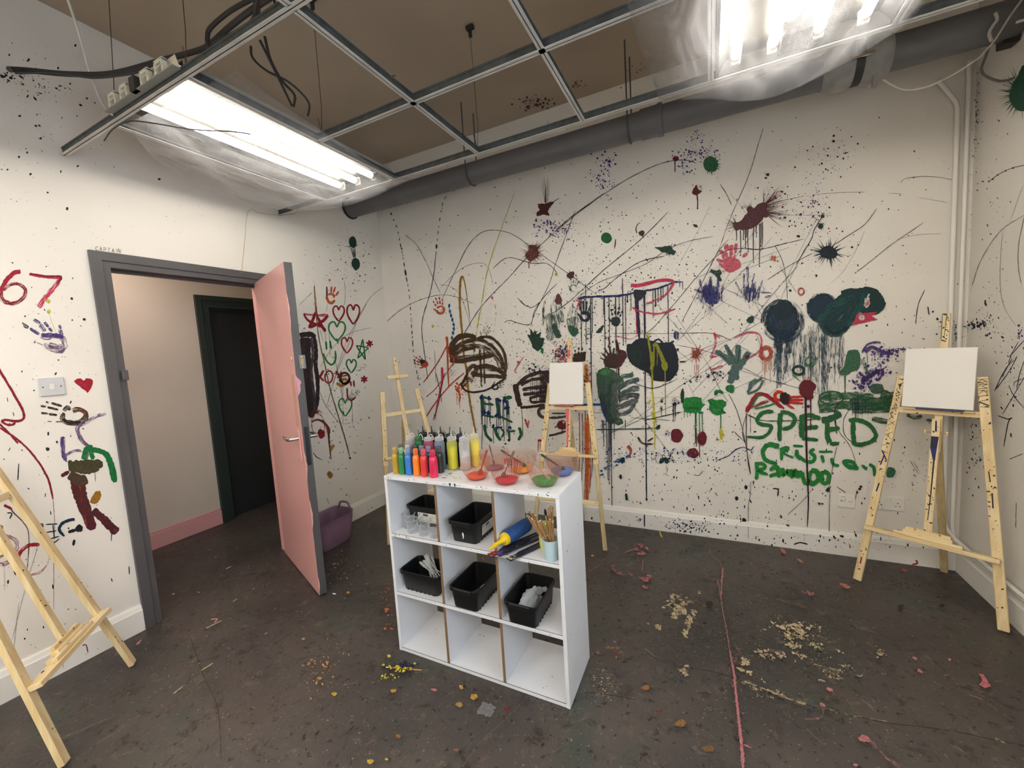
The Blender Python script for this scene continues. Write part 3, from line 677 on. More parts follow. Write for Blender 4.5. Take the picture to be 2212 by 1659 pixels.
cable(pz(225, 304, 2.46, 245, 278, 2.468, 280, 262, 2.47, 330, 266, 2.455, 420, 280, 2.445, 500, 284, 2.44, 542, 290, 2.435), .0028, blk, 'cut black cable lying along the underside of the plastic sheet')
cable(pz(143, -10, 2.95, 170, 70, 2.85, 195, 160, 2.72, 220, 220, 2.62, 242, 248, 2.535), .0045, whc, 'pale cord coming down the ceiling void to the left end of the near rail')
cable([tuple(hit(638, 462, 0, .01)), tuple(hit(600, 464, 0, .008)), tuple(hit(560, 460, 0, .008)), tuple(hit(545, 452, 0, .008)), tuple(hit(534, 465, 0, .006)), tuple(hit(528, 530, 0, .005)), tuple(hit(522, 590, 0, .018))], .0018, ylw, 'thin yellowed cable running down the wall to the top of the door casing')
def py(y, *a): return [tuple(hit(a[i], a[i+1], 1, y)) for i in range(0, len(a), 2)]
cable(py(-.45, 1908, 172, 1950, 193, 2000, 188, 2060, 160, 2110, 128, 2130, 108, 2150, 85, 2185, 30, 2215, -10), .004, whc, 'white cable sagging in front of the grey pipe near the right corner')
cable(py(-.42, 2150, 28, 2154, 42, 2145, 55, 2137, 72, 2142, 90), .006, whc, 'short stiff white cable kinked over the grey pipe')
cable(py(-.3, 2140, 80, 2136, 100, 2128, 125, 2120, 150, 2130, 165, 2160, 175, 2190, 168, 2205, 150, 2215, 135), .0055, gcb, 'grey cable making a loop below the pipe in the right corner')
# small junction box at the picture's right edge
u = MB(); u.box((W-.05, -.40, 2.70), (W-.001, -.30, 2.84), wht, bev=.005); jb = u.build('junction_box'); tag(jb, 'white junction box high on the right wall beside the pipe', 'junction box')
u = MB(); u.box((W-.055, -.335, 2.655), (W-.001, -.275, 2.695), mat('black_plastic', (34, 32, 34), rough=.5), bev=.004); u.build('cable_gland', jb)

# white conduits in the corner
def conduit(pts, r, label, joints):
    P = cr(pts, 6); u = MB(); u.tube(P, r, wht, n=14); o = u.build('conduit_pipe'); tag(o, label, 'pipe', 'white pipes in the right corner')
    for a, b in joints: u = MB(); u.tube([a, b], r*1.25, wht, n=14); u.build('joint', o)
    return o
xa, xb, yy = 4.047, 4.086, -.02
conduit([(3.965, yy, 2.70), (3.975, yy, 2.69), (4.025, yy, 2.60), (4.045, yy, 2.55), (xa, yy, 2.45), (xa, yy, 1.6), (xa, yy, .6), (xa, yy, .33), (4.055, -.03, .26), (4.085, -.06, .205), (4.098, -.12, .19), (4.10, -.3, .185), (4.10, -1.2, .18), (4.10, -3.5, .17)], .0105,
        'white pipe going down the corner, left one, bending along the right wall above the other', [((xa, yy, 1.40), (xa, yy, 1.43))])
conduit([(xb, yy, 2.76), (xb, yy, 2.4), (xb, yy, 1.4), (xb, yy, .5), (xb, yy, .28), (4.092, -.035, .2), (4.10, -.07, .157), (4.104, -.14, .142), (4.104, -.3, .135), (4.104, -1.2, .13), (4.104, -3.5, .12)][:6]+[(4.10, -.07, .16), (4.107, -.14, .158), (4.110, -.3, .158), (4.110, -1.2, .158), (4.110, -3.5, .158)], .0095,
        'white pipe going down the corner, right one, resting along the top of the right skirting', [((xb, yy, 1.37), (xb, yy, 1.40))])

# ------------------------------------------------------------------ white cube shelf
SX0, SX1, SY0, SY1, SH = 1.475, 2.341, -1.705, -1.414, .872
lam = mat('white_melamine', (222, 224, 230), rough=.4, col2=(216, 218, 224), nscale=4)
chip = mat('chipboard_edge', (150, 118, 84), rough=.8, col2=(92, 68, 48), nscale=420)
dark = mat('dark_gap', (30, 30, 34), rough=.8)
T_ = .0155
sh = empty('cube_shelf', ((SX0+SX1)/2, (SY0+SY1)/2, 0)); tag(sh, 'white nine-compartment cube shelf standing in the middle of the floor', 'shelf')
def part(m_, n, root):
    o = m_.build(n, root); o.matrix_parent_inverse = Matrix.Translation(-root.location) if not any(root.rotation_euler) else (Matrix.Translation(root.location) @ Matrix.Rotation(root.rotation_euler[2], 4, 'Z')).inverted(); return o
def splat_local(mb, rnd, plane, area, n, r0, r1, cols, off=.0004):
    """small paint flecks on a flat face: plane = (origin, a, b, normal)"""
    o, a, b, nn = [Vector(q) for q in plane]
    for k in range(n):
        s_, t_ = rnd.uniform(*area[0]), rnd.uniform(*area[1]); r = r0+(r1-r0)*rnd.random()**2; el = rnd.uniform(1, 2.2); th = rnd.uniform(0, 3.14)
        P = []
        for i in range(7):
            t = 6.283*i/7; x, y = r*el*math.cos(t), r*math.sin(t)*rnd.uniform(.8, 1.1); P.append(o+a*(s_+x*math.cos(th)-y*math.sin(th))+b*(t_+x*math.sin(th)+y*math.cos(th))+nn*(off+k*2e-6))
        mb.add(P, [tuple(range(7))], MATS['paint_wet'], col=lin(COL[rnd.choice(cols)])+(0,), uv=[(i*3, k) for i in range(7)])
rs = random.Random(21)
m_ = MB(); m_.box((SX0, SY0, SH-T_), (SX1, SY1, SH), lam, bev=.0008)
splat_local(m_, rs, ((0, SY0, 0), (1, 0, 0), (0, 0, 1), (0, -1, 0)), ((SX0+.01, SX1-.01), (SH-.013, SH-.002)), 40, .0006, .0024, ['bk', 'bk', 'nv', 'mr', 'bl'])
splat_local(m_, rs, ((0, 0, SH), (1, 0, 0), (0, 1, 0), (0, 0, 1)), ((SX0+.02, SX1-.02), (SY0+.005, SY1-.01)), 70, .0006, .0032, ['gr', 'pk', 'bk', 'gt', 'cm', 'lp'])
splat_local(m_, rs, ((0, 0, SH), (1, 0, 0), (0, 1, 0), (0, 0, 1)), ((SX0+.28, SX0+.44), (SY0+.01, SY0+.12)), 16, .002, .007, ['gr', 'cm', 'gt'])
for (x, w_, h_) in ((1.50, .004, .013), (1.515, .003, .014), (1.842, .012, .013), (1.868, .010, .014), (2.00, .006, .006)):
    m_.add([(x, SY0-.0006, SH-.0005), (x+w_, SY0-.0006, SH-.0005), (x+w_*.8, SY0-.0006, SH-h_), (x+w_*.5, SY0-.0006, SH-h_)], [(0, 1, 2, 3)], MATS['paint_wet'], col=lin(COL['nv'])+(0,))
part(m_, 'top', sh)
for i, (a, b) in enumerate(((SX0, SX0+T_), (SX1-T_, SX1))):
    m_ = MB(); m_.box((a, SY0, .001), (b, SY1, SH-T_-.0006), lam, bev=.0008)
    if i: splat_local(m_, rs, ((SX1, 0, 0), (0, 1, 0), (0, 0, 1), (1, 0, 0)), ((SY0+.01, SY1-.01), (.02, .84)), 9, .0012, .003, ['bk', 'gr'])
    part(m_, 'side_panel', sh)
m_ = MB(); m_.box((SX0+T_, SY0+.001, .002), (SX1-T_, SY1, .002+T_), lam, bev=.0006); m_.box((SX0+T_+.0005, SY0+.0012, .002+T_), (SX1-T_, SY0+.0022, .002+T_+.0018), dark)
splat_local(m_, rs, ((0, 0, .002+T_), (1, 0, 0), (0, 1, 0), (0, 0, 1)), ((SX0+.03, SX1-.03), (SY0+.02, SY1-.02)), 16, .001, .003, ['bk', 'gr'])
m_.add([(1.955+.008*math.cos(t*.8), SY1-.04+.007*math.sin(t*.8), .0025+T_) for t in range(8)], [tuple(range(8))], MATS['paint_wet'], col=lin(COL['nv'])+(0,))
part(m_, 'base', sh)
ZS = (.296, .5865)
for z in ZS:
    m_ = MB(); m_.box((SX0+T_, SY0+.0005, z-T_/2), (SX1-T_, SY1, z+T_/2), lam, bev=.0006); m_.box((SX0+T_, SY0+.0012, z+T_/2), (SX1-T_, SY0+.002, z+T_/2+.0016), dark)
    splat_local(m_, rs, ((0, SY0+.0005, 0), (1, 0, 0), (0, 0, 1), (0, -1, 0)), ((SX0+.02, SX1-.02), (z-.006, z+.006)), 14, .0008, .002, ['bk', 'gr', 'mr'])
    if z > .5: splat_local(m_, rs, ((0, SY0+.0005, 0), (1, 0, 0), (0, 0, 1), (0, -1, 0)), ((SX0+.02, SX0+.13), (z-.006, z+.006)), 14, .0012, .003, ['bk', 'gr'])
    part(m_, 'shelf_board', sh)
DX = (1.764, 2.052)
rows = ((.002+T_, ZS[0]-T_/2), (ZS[0]+T_/2, ZS[1]-T_/2), (ZS[1]+T_/2, SH-T_))
for x in DX:
    for (z0, z1) in rows:
        m_ = MB(); m_.box((x-.006, SY0+.004, z0+.0003), (x+.006, SY1, z1-.0003), lam); m_.box((x-.006, SY0+.0025, z0+.0003), (x+.006, SY0+.0039, z1-.0003), chip)
        part(m_, 'divider', sh)

# ------------------------------------------------------------------ black tubs
tubm = mat('black_tub_plastic', (20, 20, 22), rough=.38, spec=.35)
labm = mat('tub_label_paper', (196, 194, 190), rough=.6)
labd = mat('label_print', (54, 54, 58), rough=.6)
labg = mat('label_print_grey', (150, 150, 152), rough=.6)
def rrect(w_, l_, r, n=5):
    P = []
    for cx, cy, a0 in ((w_/2-r, l_/2-r, 0), (-w_/2+r, l_/2-r, 1), (-w_/2+r, -l_/2+r, 2), (w_/2-r, -l_/2+r, 3)):
        for k in range(n+1): t = (a0+k/n)*math.pi/2; P.append((cx+r*math.cos(t), cy+r*math.sin(t)))
    return P
def loft(mb, secs, m, cap0=True, cap1=False, smooth=True):
    vs = []; n = len(secs[0][1])
    for z, P in secs: vs += [(x, y, z) for x, y in P]
    fs = [(i*n+k, i*n+(k+1) % n, (i+1)*n+(k+1) % n, (i+1)*n+k) for i in range(len(secs)-1) for k in range(n)]
    if cap0: fs.append(tuple(range(n))[::-1])
    if cap1: fs.append(tuple((len(secs)-1)*n+k for k in range(n)))
    mb.add(vs, fs, m, smooth=smooth)
def tub(loc, along_x, label, lab=None):
    """open tapering tub, 155 x 235 mm rim, 100 mm high"""
    t = empty('storage_tub', loc, math.pi/2 if along_x else 0); tag(t, label, 'tub', 'black plastic tubs in the shelf')
    m_ = MB(); W2, L2, H = .150, .228, .1
    o_ = [(0, rrect(.118, .192, .014)), (.004, rrect(.124, .198, .016)), (H-.018, rrect(W2-.012, L2-.012, .018)), (H-.016, rrect(W2, L2, .02)), (H-.001, rrect(W2+.002, L2+.002, .021)), (H, rrect(W2-.002, L2-.002, .019)),
          (H-.002, rrect(W2-.012, L2-.012, .017)), (H-.02, rrect(W2-.018, L2-.018, .016)), (.006, rrect(.116, .19, .012))]
    loft(m_, o_, tubm, cap0=True, cap1=True)
    m_.build('body', t)
    m_ = MB()
    for s_ in (-1, 1): m_.box((-.045, min(s_*L2/2-.001*s_, s_*(L2/2+.005)), H-.02), (.045, max(s_*L2/2-.001*s_, s_*(L2/2+.005)), H-.001), tubm, bev=.002)
    for s_ in (-1, 1):
        for k in range(7): y = -.075+k*.025; m_.box((min(s_*.0595, s_*.0635), y-.004, .0), (max(s_*.0595, s_*.0635), y+.004, .012), tubm, bev=.001)
    m_.build('handle_ledge', t)
    return t
def tub_label(t, side, c, w_=.11, h_=.048):
    """printed label on the tub's long side (side = +-1 in x) or its end"""
    m_ = MB(); x = side*.0705; k = side*.007/.078
    f = lambda a, z: Vector((x-k*(.082-z)+side*.0008, c+a, z))
    m_.add([f(-w_/2, .022), f(w_/2, .022), f(w_/2, .022+h_), f(-w_/2, .022+h_)], [(0, 1, 2, 3)], labm)
    e = Vector((side*.0004, 0, 0)); sg = 1 if side > 0 else -1
    def bar(a0, a1, z0, z1, m): m_.add([f(a0*sg, z0)+e, f(a1*sg, z0)+e, f(a1*sg, z1)+e, f(a0*sg, z1)+e], [(0, 1, 2, 3)], m)
    bar(-.024, .006, .054, .065, labd); bar(-.047, -.044, .056, .066, labd); bar(-.049, -.041, .0605, .062, labd)
    for i, (a0, a1) in enumerate(((-.04, -.028), (.014, .035), (.014, .03), (-.048, -.03), (-.022, .0), (.006, .018), (.03, .04))): bar(a0, a1, .028+i*.0042, .0295+i*.0042, labg)
    for i in range(6): bar(-.022+i*.005, -.0205+i*.005, .0565, .0625, labm)
    m_.build('label', t)
zt, zm = ZS[1]+T_/2+.0005, ZS[0]+T_/2+.0005
t = tub((1.610, -1.528, zt), True, 'black tub with a white label behind the clear measuring cups, top left compartment'); tub_label(t, -1, -.012)
t = tub((1.878, -1.574, zt), False, 'empty black tub with a side label and white paint drip, top middle compartment'); tub_label(t, 1, .0)
m_ = MB(); P = [(0, .052), (.004, .05), (.0055, .04), (.004, .03), (.0005, .022), (-.003, .018), (-.002, .03), (-.0035, .042)]
m_.add([(x, -.0995-(z)*.155-.0006, z) for x, z in P], [tuple(range(8))], MATS['paint_wet'], col=lin((226, 226, 226))+(0,)); m_.build('paint_drip', t)
tubl = tub((1.610, -1.612, zm), True, 'black tub holding clear plastic pipettes, middle left compartment')
tubm2 = tub((1.879, -1.604, zm), False, 'black tub with red and dark scraps inside, centre compartment')
tubr = tub((2.153, -1.609, zm), False, 'black tub holding clear squeeze bottles, middle right compartment')

# pipettes
mil = film('milky_plastic', (.93, .93, .93), .5, (236, 238, 240), rough=.3)
clr = film('clear_plastic', (.93, .94, .95), .16, (226, 228, 232), rough=.18)
def pipette():
    u = MB(); M = Matrix.Rotation(math.pi/2, 4, 'Y')
    u.lathe(OP([(.0014, -.075), (.0016, -.04), (.0026, -.01), (.003, .02), (.0045, .03), (.0062, .036), (.0066, .055), (.006, .066), (.003, .071), (0, .072)]), mil, n=9, M=M)
    return u
pr0 = None; rp = random.Random(4)
for k in range(16):
    if pr0 is None: pr0 = pipette().build('pipette'); o = pr0
    else: o = pr0.copy(); C.collection.objects.link(o)
    x = 1.628+rp.uniform(-.014, .012); y = -1.600+rp.uniform(-.014, .02)
    o.location = (x, y, zm+.072+.0018*k)
    o.rotation_euler = (0, rp.uniform(-.42, -.2), rp.uniform(2.25, 3.0))
    tag(o, 'clear plastic pipette heaped in the middle left black tub', 'pipette', 'pipettes heaped in the black tub')
# scraps
u = MB(); P = [(-.028, -.02, .0), (.02, -.028, .004), (.03, .012, 0), (.004, .03, .008), (-.02, .02, 0), (0, 0, .022), (.012, -.01, .018)]
u.add(P, [(0, 1, 6, 5), (1, 2, 6), (2, 3, 5, 6), (3, 4, 5), (4, 0, 5), (0, 4, 3, 2, 1)], mat('red_rag', (150, 34, 34), rough=.9))
o = u.build('rag'); o.location = (1.898, -1.652, zm+.022); o.scale = (.8, .8, 1); tag(o, 'small crumpled red scrap in the centre black tub', 'scrap')
for k, (x, y, c, lb) in enumerate(((1.886, -1.60, (44, 48, 54), 'dark flat tool lying behind the red scrap in the centre black tub'), (1.890, -1.575, (110, 112, 112), 'grey crumpled bit furthest back in the centre black tub'))):
    u = MB(); u.box((-.03, -.012, 0), (.03, .012, .01), mat('scrap%d' % k, c, rough=.7), bev=.004); u.box((-.012, -.02, .008), (.02, .006, .018), mat('scrap%d' % k, c), bev=.004)
    o = u.build('scrap'); o.location = (x, y, zm+.02); o.rotation_euler = (0, 0, .9+k*.5); tag(o, lb, 'scrap')
# clear bottles in the right tub

def vial():
    u = MB(); M = Matrix.Rotation(math.pi/2, 4, 'Y') @ Matrix.Translation((0, 0, -.045))
    u.lathe([(.014, 0), (.0165, .003), (.0165, .062), (.014, .069), (.0085, .074), (.0085, .078)], mil, n=18, M=M); u.lathe([(.0105, .076), (.0105, .092), (.009, .094)], mil, n=14, M=M); return u
v0 = None
for k, (x, y, dz, ry, rz) in enumerate(((2.118, -1.66, .03, .15, .5), (2.14, -1.675, .055, -.25, 1.0), (2.165, -1.67, .04, .1, .9), (2.185, -1.66, .05, -.2, 1.1), (2.125, -1.61, .04, .3, 1.5), (2.15, -1.60, .06, .1, .6), (2.175, -1.585, .062, .05, -.35), (2.19, -1.615, .035, .2, 1.2), (2.16, -1.64, .075, -.3, .8), (2.13, -1.58, .03, 0, .2))):
    if v0 is None: v0 = vial().build('squeeze_bottle'); o = v0
    else: o = v0.copy(); C.collection.objects.link(o)
    o.location = (2.151+(x-2.153)*.6, y+.012, zm+dz+.008); o.rotation_euler = (0, ry*.7, 1.5+(rz-1.2)*.45); tag(o, 'empty clear plastic bottle lying in the middle right black tub', 'bottle', 'empty clear bottles heaped in the black tub')

# clear measuring cups
def cup_mb():
    u = MB(); n = 28; rr = [(.0215, 0), (.0225, .002), (.0275, .058), (.0295, .0595)]; vs = []
    for r, z in rr:
        for k in range(n):
            t = 2*math.pi*k/n; sp = max(0, 1-abs(((t+math.pi) % (2*math.pi))-math.pi)/.32)*max(0, (z-.045)/.015); q = r+.007*sp; vs.append((q*math.cos(t), q*math.sin(t), z))
    fs = [(i*n+k, i*n+(k+1) % n, (i+1)*n+(k+1) % n, (i+1)*n+k) for i in range(len(rr)-1) for k in range(n)]+[tuple(range(n))[::-1]]
    u.add(vs, fs, clr, smooth=True)
    rim = [(q*1.0) for q in range(n+1)]; P = []
    for k in range(n+1):
        t = 2*math.pi*k/n; sp = max(0, 1-abs(((t+math.pi) % (2*math.pi))-math.pi)/.32); q = .0297+.007*sp; P.append((q*math.cos(t), q*math.sin(t), .0597))
    u.tube(P, .0009, mil, n=5, caps=False); return u
c0 = None
for k, (x, y, rz, s_, lb) in enumerate(((1.528, -1.622, 2, 1.12, 'clear measuring cup, furthest left and back of the five'), (1.582, -1.66, -1.4, 1.05, 'clear measuring cup at the front, second from the left'), (1.618, -1.612, .5, .95, 'clear measuring cup half hidden behind the front two'), (1.652, -1.666, -1.2, .97, 'clear measuring cup at the front with its spout toward the room'), (1.718, -1.668, 3.0, .97, 'clear measuring cup beside the divider'))):
    if c0 is None: c0 = cup_mb().build('measuring_cup'); o = c0
    else: o = c0.copy(); C.collection.objects.link(o)
    o.location = (x, y, zt); o.rotation_euler = (0, 0, rz); o.scale = (s_,)*3; tag(o, lb, 'cup', 'clear measuring cups in the top left compartment')

# balloon pump
pb = mat('pump_blue', (34, 74, 132), rough=.5, col2=(28, 62, 116), nscale=60, bump=.1, bscale=120); pyel = mat('pump_yellow', (222, 186, 28), rough=.4)
p0, p1 = Vector((2.078, -1.700, zt+.052)), Vector((2.128, -1.500, zt+.058)); dd = (p1-p0).normalized()
e = empty('balloon_pump', tuple(p0)); tag(e, 'blue hand balloon pump with a yellow nozzle lying on the black scrapers', 'pump')
def along(*prof): return [tuple(dd*a) for a, r in prof], [r for a, r in prof]
u = MB(); P, rr = along((.028, .026), (.032, .029), (.15, .030), (.172, .029), (.184, .022), (.188, .008)); u.tube(P, 1, pb, n=28, rs=rr); u.build('barrel', e)
u = MB(); P, rr = along((.012, .014), (.016, .0245), (.0275, .0265), (.0315, .026)); u.tube(P, 1, pyel, n=26, rs=rr); u.build('collar', e)
u = MB(); P, rr = along((-.075, .003), (-.05, .0065), (-.043, .0065), (-.042, .0105), (-.034, .0105), (-.033, .0075), (-.018, .0085), (.0, .010), (.012, .016)); u.tube(P, 1, pyel, n=18, rs=rr); u.build('nozzle', e)
# black scrapers
for k, (a, b, z, c, lb) in enumerate((((2.040, -1.738), (2.158, -1.50), .0035, 'or_', 'flat black scraper with an orange-painted tip, leftmost of three'), ((2.076, -1.735), (2.180, -1.52), .0095, 'pu', 'flat black scraper with a purple and white tip, middle of three'), ((2.128, -1.742), (2.213, -1.565), .0035, 'gr', 'flat black scraper smeared white at the tip, rightmost of three'))):
    a, b = Vector(a), Vector(b); d = b-a; L = d.length; e = empty('scraper', (a.x, a.y, zt+z), math.atan2(d.y, d.x)); tag(e, lb, 'scraper', 'flat scrapers on the shelf')
    u = MB(); u.box((0, -.0155, -.002), (L, .0155, .002), mat('scraper_black', (34, 34, 42), rough=.35, col2=(54, 52, 62), nscale=50), bev=.001); u.box((L*.3, -.0155, .002), (L, -.0125, .0045), mat('scraper_black', (34, 34, 42))); u.box((L*.3, .0125, .002), (L, .0155, .0045), mat('scraper_black', (34, 34, 42))); u.build('blade', e)
    u = MB(); splat_local(u, rs, ((0, 0, .0021), (1, 0, 0), (0, 1, 0), (0, 0, 1)), ((.004, .035), (-.013, .013)), 26, .002, .0055, [c, c, 'lp' if k else 'rd'] if k < 2 else ['gr', 'cm', 'nv']); splat_local(u, rs, ((0, 0, .0021), (1, 0, 0), (0, 1, 0), (0, 0, 1)), ((.03, L*.8), (-.011, .011)), 26, .0008, .004, ['gr', 'pu', 'dk'] if k else ['dk', 'bl']); u.build('paint_crust', e)

# cups of brushes
def beaker(loc, r0, r1, h, m, label):
    u = MB(); u.lathe([(r0-.002, 0), (r0, .002), (r1, h-.001), (r1-.0008, h), (r1-.002, h-.001), (r0-.002, .004)], m, n=30); o = u.build('brush_cup'); o.location = loc; return tag(o, label, 'cup', 'cups holding paint brushes')
beaker((2.281, -1.668, zt), .0265, .0325, .082, mat('pale_blue_plastic', (176, 200, 208), rough=.4), 'pale blue plastic cup full of paint brushes at the right end of the shelf')
beaker((2.228, -1.588, zt), .026, .031, .10, mat('pale_lime_plastic', (206, 210, 120), rough=.4), 'pale yellow-green cup behind the pale blue cup')
brw = mat('brush_wood', (176, 134, 88), rough=.5, col2=(150, 108, 66), nscale=40, stretch=(8, 8, 1)); brt = mat('brush_end_cream', (236, 228, 208), rough=.4); ferr = mat('ferrule', (180, 176, 168), rough=.3, metal=.9); bris = mat('bristle_dark', (44, 34, 34), rough=.8)
def brush_at(base, top, label, group, bristle_up=False):
    base, top = Vector(base), Vector(top); d = top-base; L = d.length
    e = empty('paintbrush', tuple(base)); e.rotation_euler = d.to_track_quat('Z', 'Y').to_euler(); tag(e, label, 'paintbrush', group)
    if not bristle_up:
        u = MB(); u.lathe([(.0018, .03), (.0024, .07), (.0028, L*.5), (.0026, L-.004), (.0025, L-.0005)], brw, n=9); u.build('handle', e)
        u = MB(); u.lathe([(.0028, L-.0025), (.0029, L+.0005), (.001, L+.001)], brt, n=9); u.build('handle_end', e)
        u = MB(); u.lathe([(.0028, .012), (.0026, .032)], ferr, n=9); u.build('ferrule', e)
    else:
        u = MB(); u.lathe([(.002, 0), (.0036, L*.4), (.003, L*.8)], brw, n=9); u.build('handle', e)
        u = MB(); u.lathe([(.003, L*.78), (.0045, L*.86)], ferr, n=9); u.build('ferrule', e)
        u = MB(); u.lathe([(.0045, L*.85), (.007, L*.92), (.004, L), (0, L+.001)], bris, n=9, M=Matrix.Scale(.5, 4, (0, 1, 0))); u.build('bristles', e)
rb = random.Random(11)
def shelfpt(u_, v_, y): return hit(u_, v_, 1, y)
tips = [(1138, 1114), (1143, 1116), (1148, 1119), (1150, 1122), (1155, 1125), (1160, 1122), (1161, 1127), (1157, 1113), (1165, 1125), (1168, 1123), (1178, 1131), (1188, 1121), (1190, 1126), (1194, 1128), (1195, 1124)]
for k, (a, b) in enumerate(tips):
    left = (1196-a)/58; base = (2.281+.012+rb.uniform(-.006, .006)-.0*left, -1.662+rb.uniform(-.012, .008), zt+.006)
    P = shelfpt(a, b, -1.655+rb.uniform(-.012, .02)+.02*left)
    brush_at(base, P, 'slim wooden paint brush standing bristles-down in the pale blue cup', 'brushes in the pale blue cup')
for k, (a, b) in enumerate(((1184, 1094), (1188, 1090), (1193, 1092), (1191, 1105))):
    brush_at((2.283+.004*k, -1.668+.004*k, zt+.006), shelfpt(a, b, -1.625), 'longer dark wooden handle standing at the back of the pale blue cup', 'tall brush handles in the pale blue cup')
for k, (a, b) in enumerate(((1142, 1102), (1147, 1108), (1138, 1108), (1153, 1112))):
    brush_at((2.236+.003*k, -1.585, zt+.006), shelfpt(a, b, -1.57+.006*k), 'wooden brush leaning left out of the yellow-green cup', 'brushes in the yellow-green cup')
brush_at((2.279, -1.655, zt+.006), shelfpt(1177, 1100, -1.62), 'paint brush with dark bristles up, between the two bunches of handles', None, True)

# ------------------------------------------------------------------ bottles on top
ZT = SH+.0006
def pm_(c, rough=.3): return mat('paint_fill_%d_%d_%d' % c, c, rough=rough, coat=.4)
def capm(c): return film('cap_%d_%d_%d' % c, (.9, .9, .9), .72, c, rough=.3)
def small_bottle(x, y, c, cap, label, s_=1.0):
    e = empty('paint_bottle', (x, y, ZT)); e.scale = (s_, s_, 1); tag(e, label, 'bottle', 'small flip-top paint bottles')
    u = MB(); u.lathe([(.0145, 0), (.0165, .002), (.0168, .06), (.0168, .078), (.016, .086), (.013, .093), (.009, .096), (.009, .099)], pm_(c), n=26); u.build('body', e)
    u = MB(); u.lathe([(.0105, .0985), (.0112, .1), (.0112, .119), (.0108, .1235), (.0095, .125)], capm(cap), n=20); u.box((-.004, -.0122, .1185), (.004, -.0105, .1205), capm(cap)); u.build('cap', e)
for (x, c, cap, lb) in ((1.510, (176, 144, 44), (222, 196, 130), 'small gold paint bottle, first of the front row'), (1.548, (36, 120, 70), (176, 220, 184), 'small green paint bottle, second of the front row'), (1.588, (52, 116, 196), (160, 196, 232), 'small blue paint bottle, third of the front row'),
                        (1.634, (240, 126, 24), (250, 156, 104), 'small orange paint bottle in the front row'), (1.678, (212, 52, 48), (244, 130, 124), 'small red paint bottle between the orange and crimson ones'), (1.730, (204, 30, 78), (230, 84, 116), 'small crimson paint bottle at the right end of the front row')):
    small_bottle(x, -1.655, c, cap, lb, 1.0 if x < 1.72 else 1.12)
for (x, y, c, cap, lb) in ((1.500, -1.604, (38, 70, 56), (120, 140, 130), 'small dark green paint bottle behind the gold one'), (1.543, -1.603, (206, 214, 222), (226, 230, 234), 'small white paint bottle behind the blue one'), (1.586, -1.602, (48, 50, 60), (110, 112, 112), 'small dark paint bottle behind the orange one'),
                           (1.624, -1.600, (58, 50, 118), (168, 166, 196), 'small violet paint bottle behind the red one'), (1.664, -1.600, (44, 44, 92), (176, 174, 200), 'small navy paint bottle behind the crimson one')):
    small_bottle(x, y, c, cap, lb)
small_bottle(1.716, -1.590, (34, 34, 36), (120, 120, 122), 'small black paint bottle standing right of the front row', 1.15)
def squeeze(x, y, c, tint, lvl, tip, label, capc=None, ring=True, rz=0.0, shear=0.0):
    """tall squeeze bottle: translucent shell, paint inside up to lvl, cone nozzle, loose cap on a loop"""
    e = empty('squeeze_bottle', (x, y, ZT), rz); tag(e, label, 'bottle', 'tall nozzle squeeze bottles')
    shell = film('shell_%d_%d_%d' % tint, (.95, .95, .93), .5, tint, rough=.3)
    u = MB(); u.lathe(OP([(.0215, 0), (.0245, .003), (.0248, .11), (.0248, .123), (.0235, .131), (.0205, .138), (.0205, .141)]), shell, n=30); u.build('shell', e)
    u = MB(); prof = [(.0205, .0025), (.0236, .005), (.0240, min(lvl, .122))]
    if lvl > .122: prof.append((.022, min(lvl, .132)))
    prof.append((.004, prof[-1][1]+.0005)); u.lathe(prof, pm_(c, .35), n=26, M=Matrix(((1, 0, 0, 0), (0, 1, 0, 0), (shear, 0, 1, 0), (0, 0, 0, 1)))); u.build('paint_inside', e)
    u = MB(); u.lathe([(.0212, .1405), (.0216, .143), (.0216, .146), (.0206, .147), (.0212, .149), (.0206, .154), (.017, .157), (.008, .158), (.0045, .162), (.0028, .176), (.0034, .178), (.0028, .18), (.0022, .19)], film('noz_%d_%d_%d' % tip, (.95, .95, .95), .55, tip, rough=.25), n=24); u.build('nozzle', e)
    if ring:
        P = [(.006*math.cos(t), 0, .160) for t in (0,)]+[(.012, 0, .170), (.02, .001, .168), (.027, .002, .158), (.029, .002, .146), (.0235, .001, .143)]
        u = MB(); u.tube(cr(P, 5), .0013, wht if not capc else pm_(capc), n=7); u.build('cap_strap', e)
W_ = (226, 226, 228)
for a in ((1.516, -1.552, (196, 180, 196), (206, 196, 206), .115, W_, 'squeeze bottle of pale lilac paint at the left end of the tall row'), (1.580, -1.558, (28, 116, 66), (60, 136, 84), .128, (60, 140, 90), 'squeeze bottle of green paint with a green nozzle'),
          (1.634, -1.556, (190, 52, 92), (212, 120, 150), .118, W_, 'squeeze bottle of pink-crimson paint'), (1.686, -1.540, (52, 92, 116), (168, 186, 208), .08, W_, 'squeeze bottle of grey-blue paint, its upper half empty'),
          (1.746, -1.524, (226, 216, 24), (226, 226, 120), .105, W_, 'squeeze bottle of lemon yellow paint, two-thirds full'), (1.812, -1.520, (206, 208, 210), (226, 228, 232), .092, W_, 'squeeze bottle of white paint between the two yellow ones')):
    squeeze(*a, rz=R.uniform(-.3, .5))
squeeze(1.828, -1.452, (250, 228, 0), (238, 236, 170), .118, (238, 238, 224), 'squeeze bottle of bright yellow paint standing apart behind the bowls', shear=-.32, ring=False)
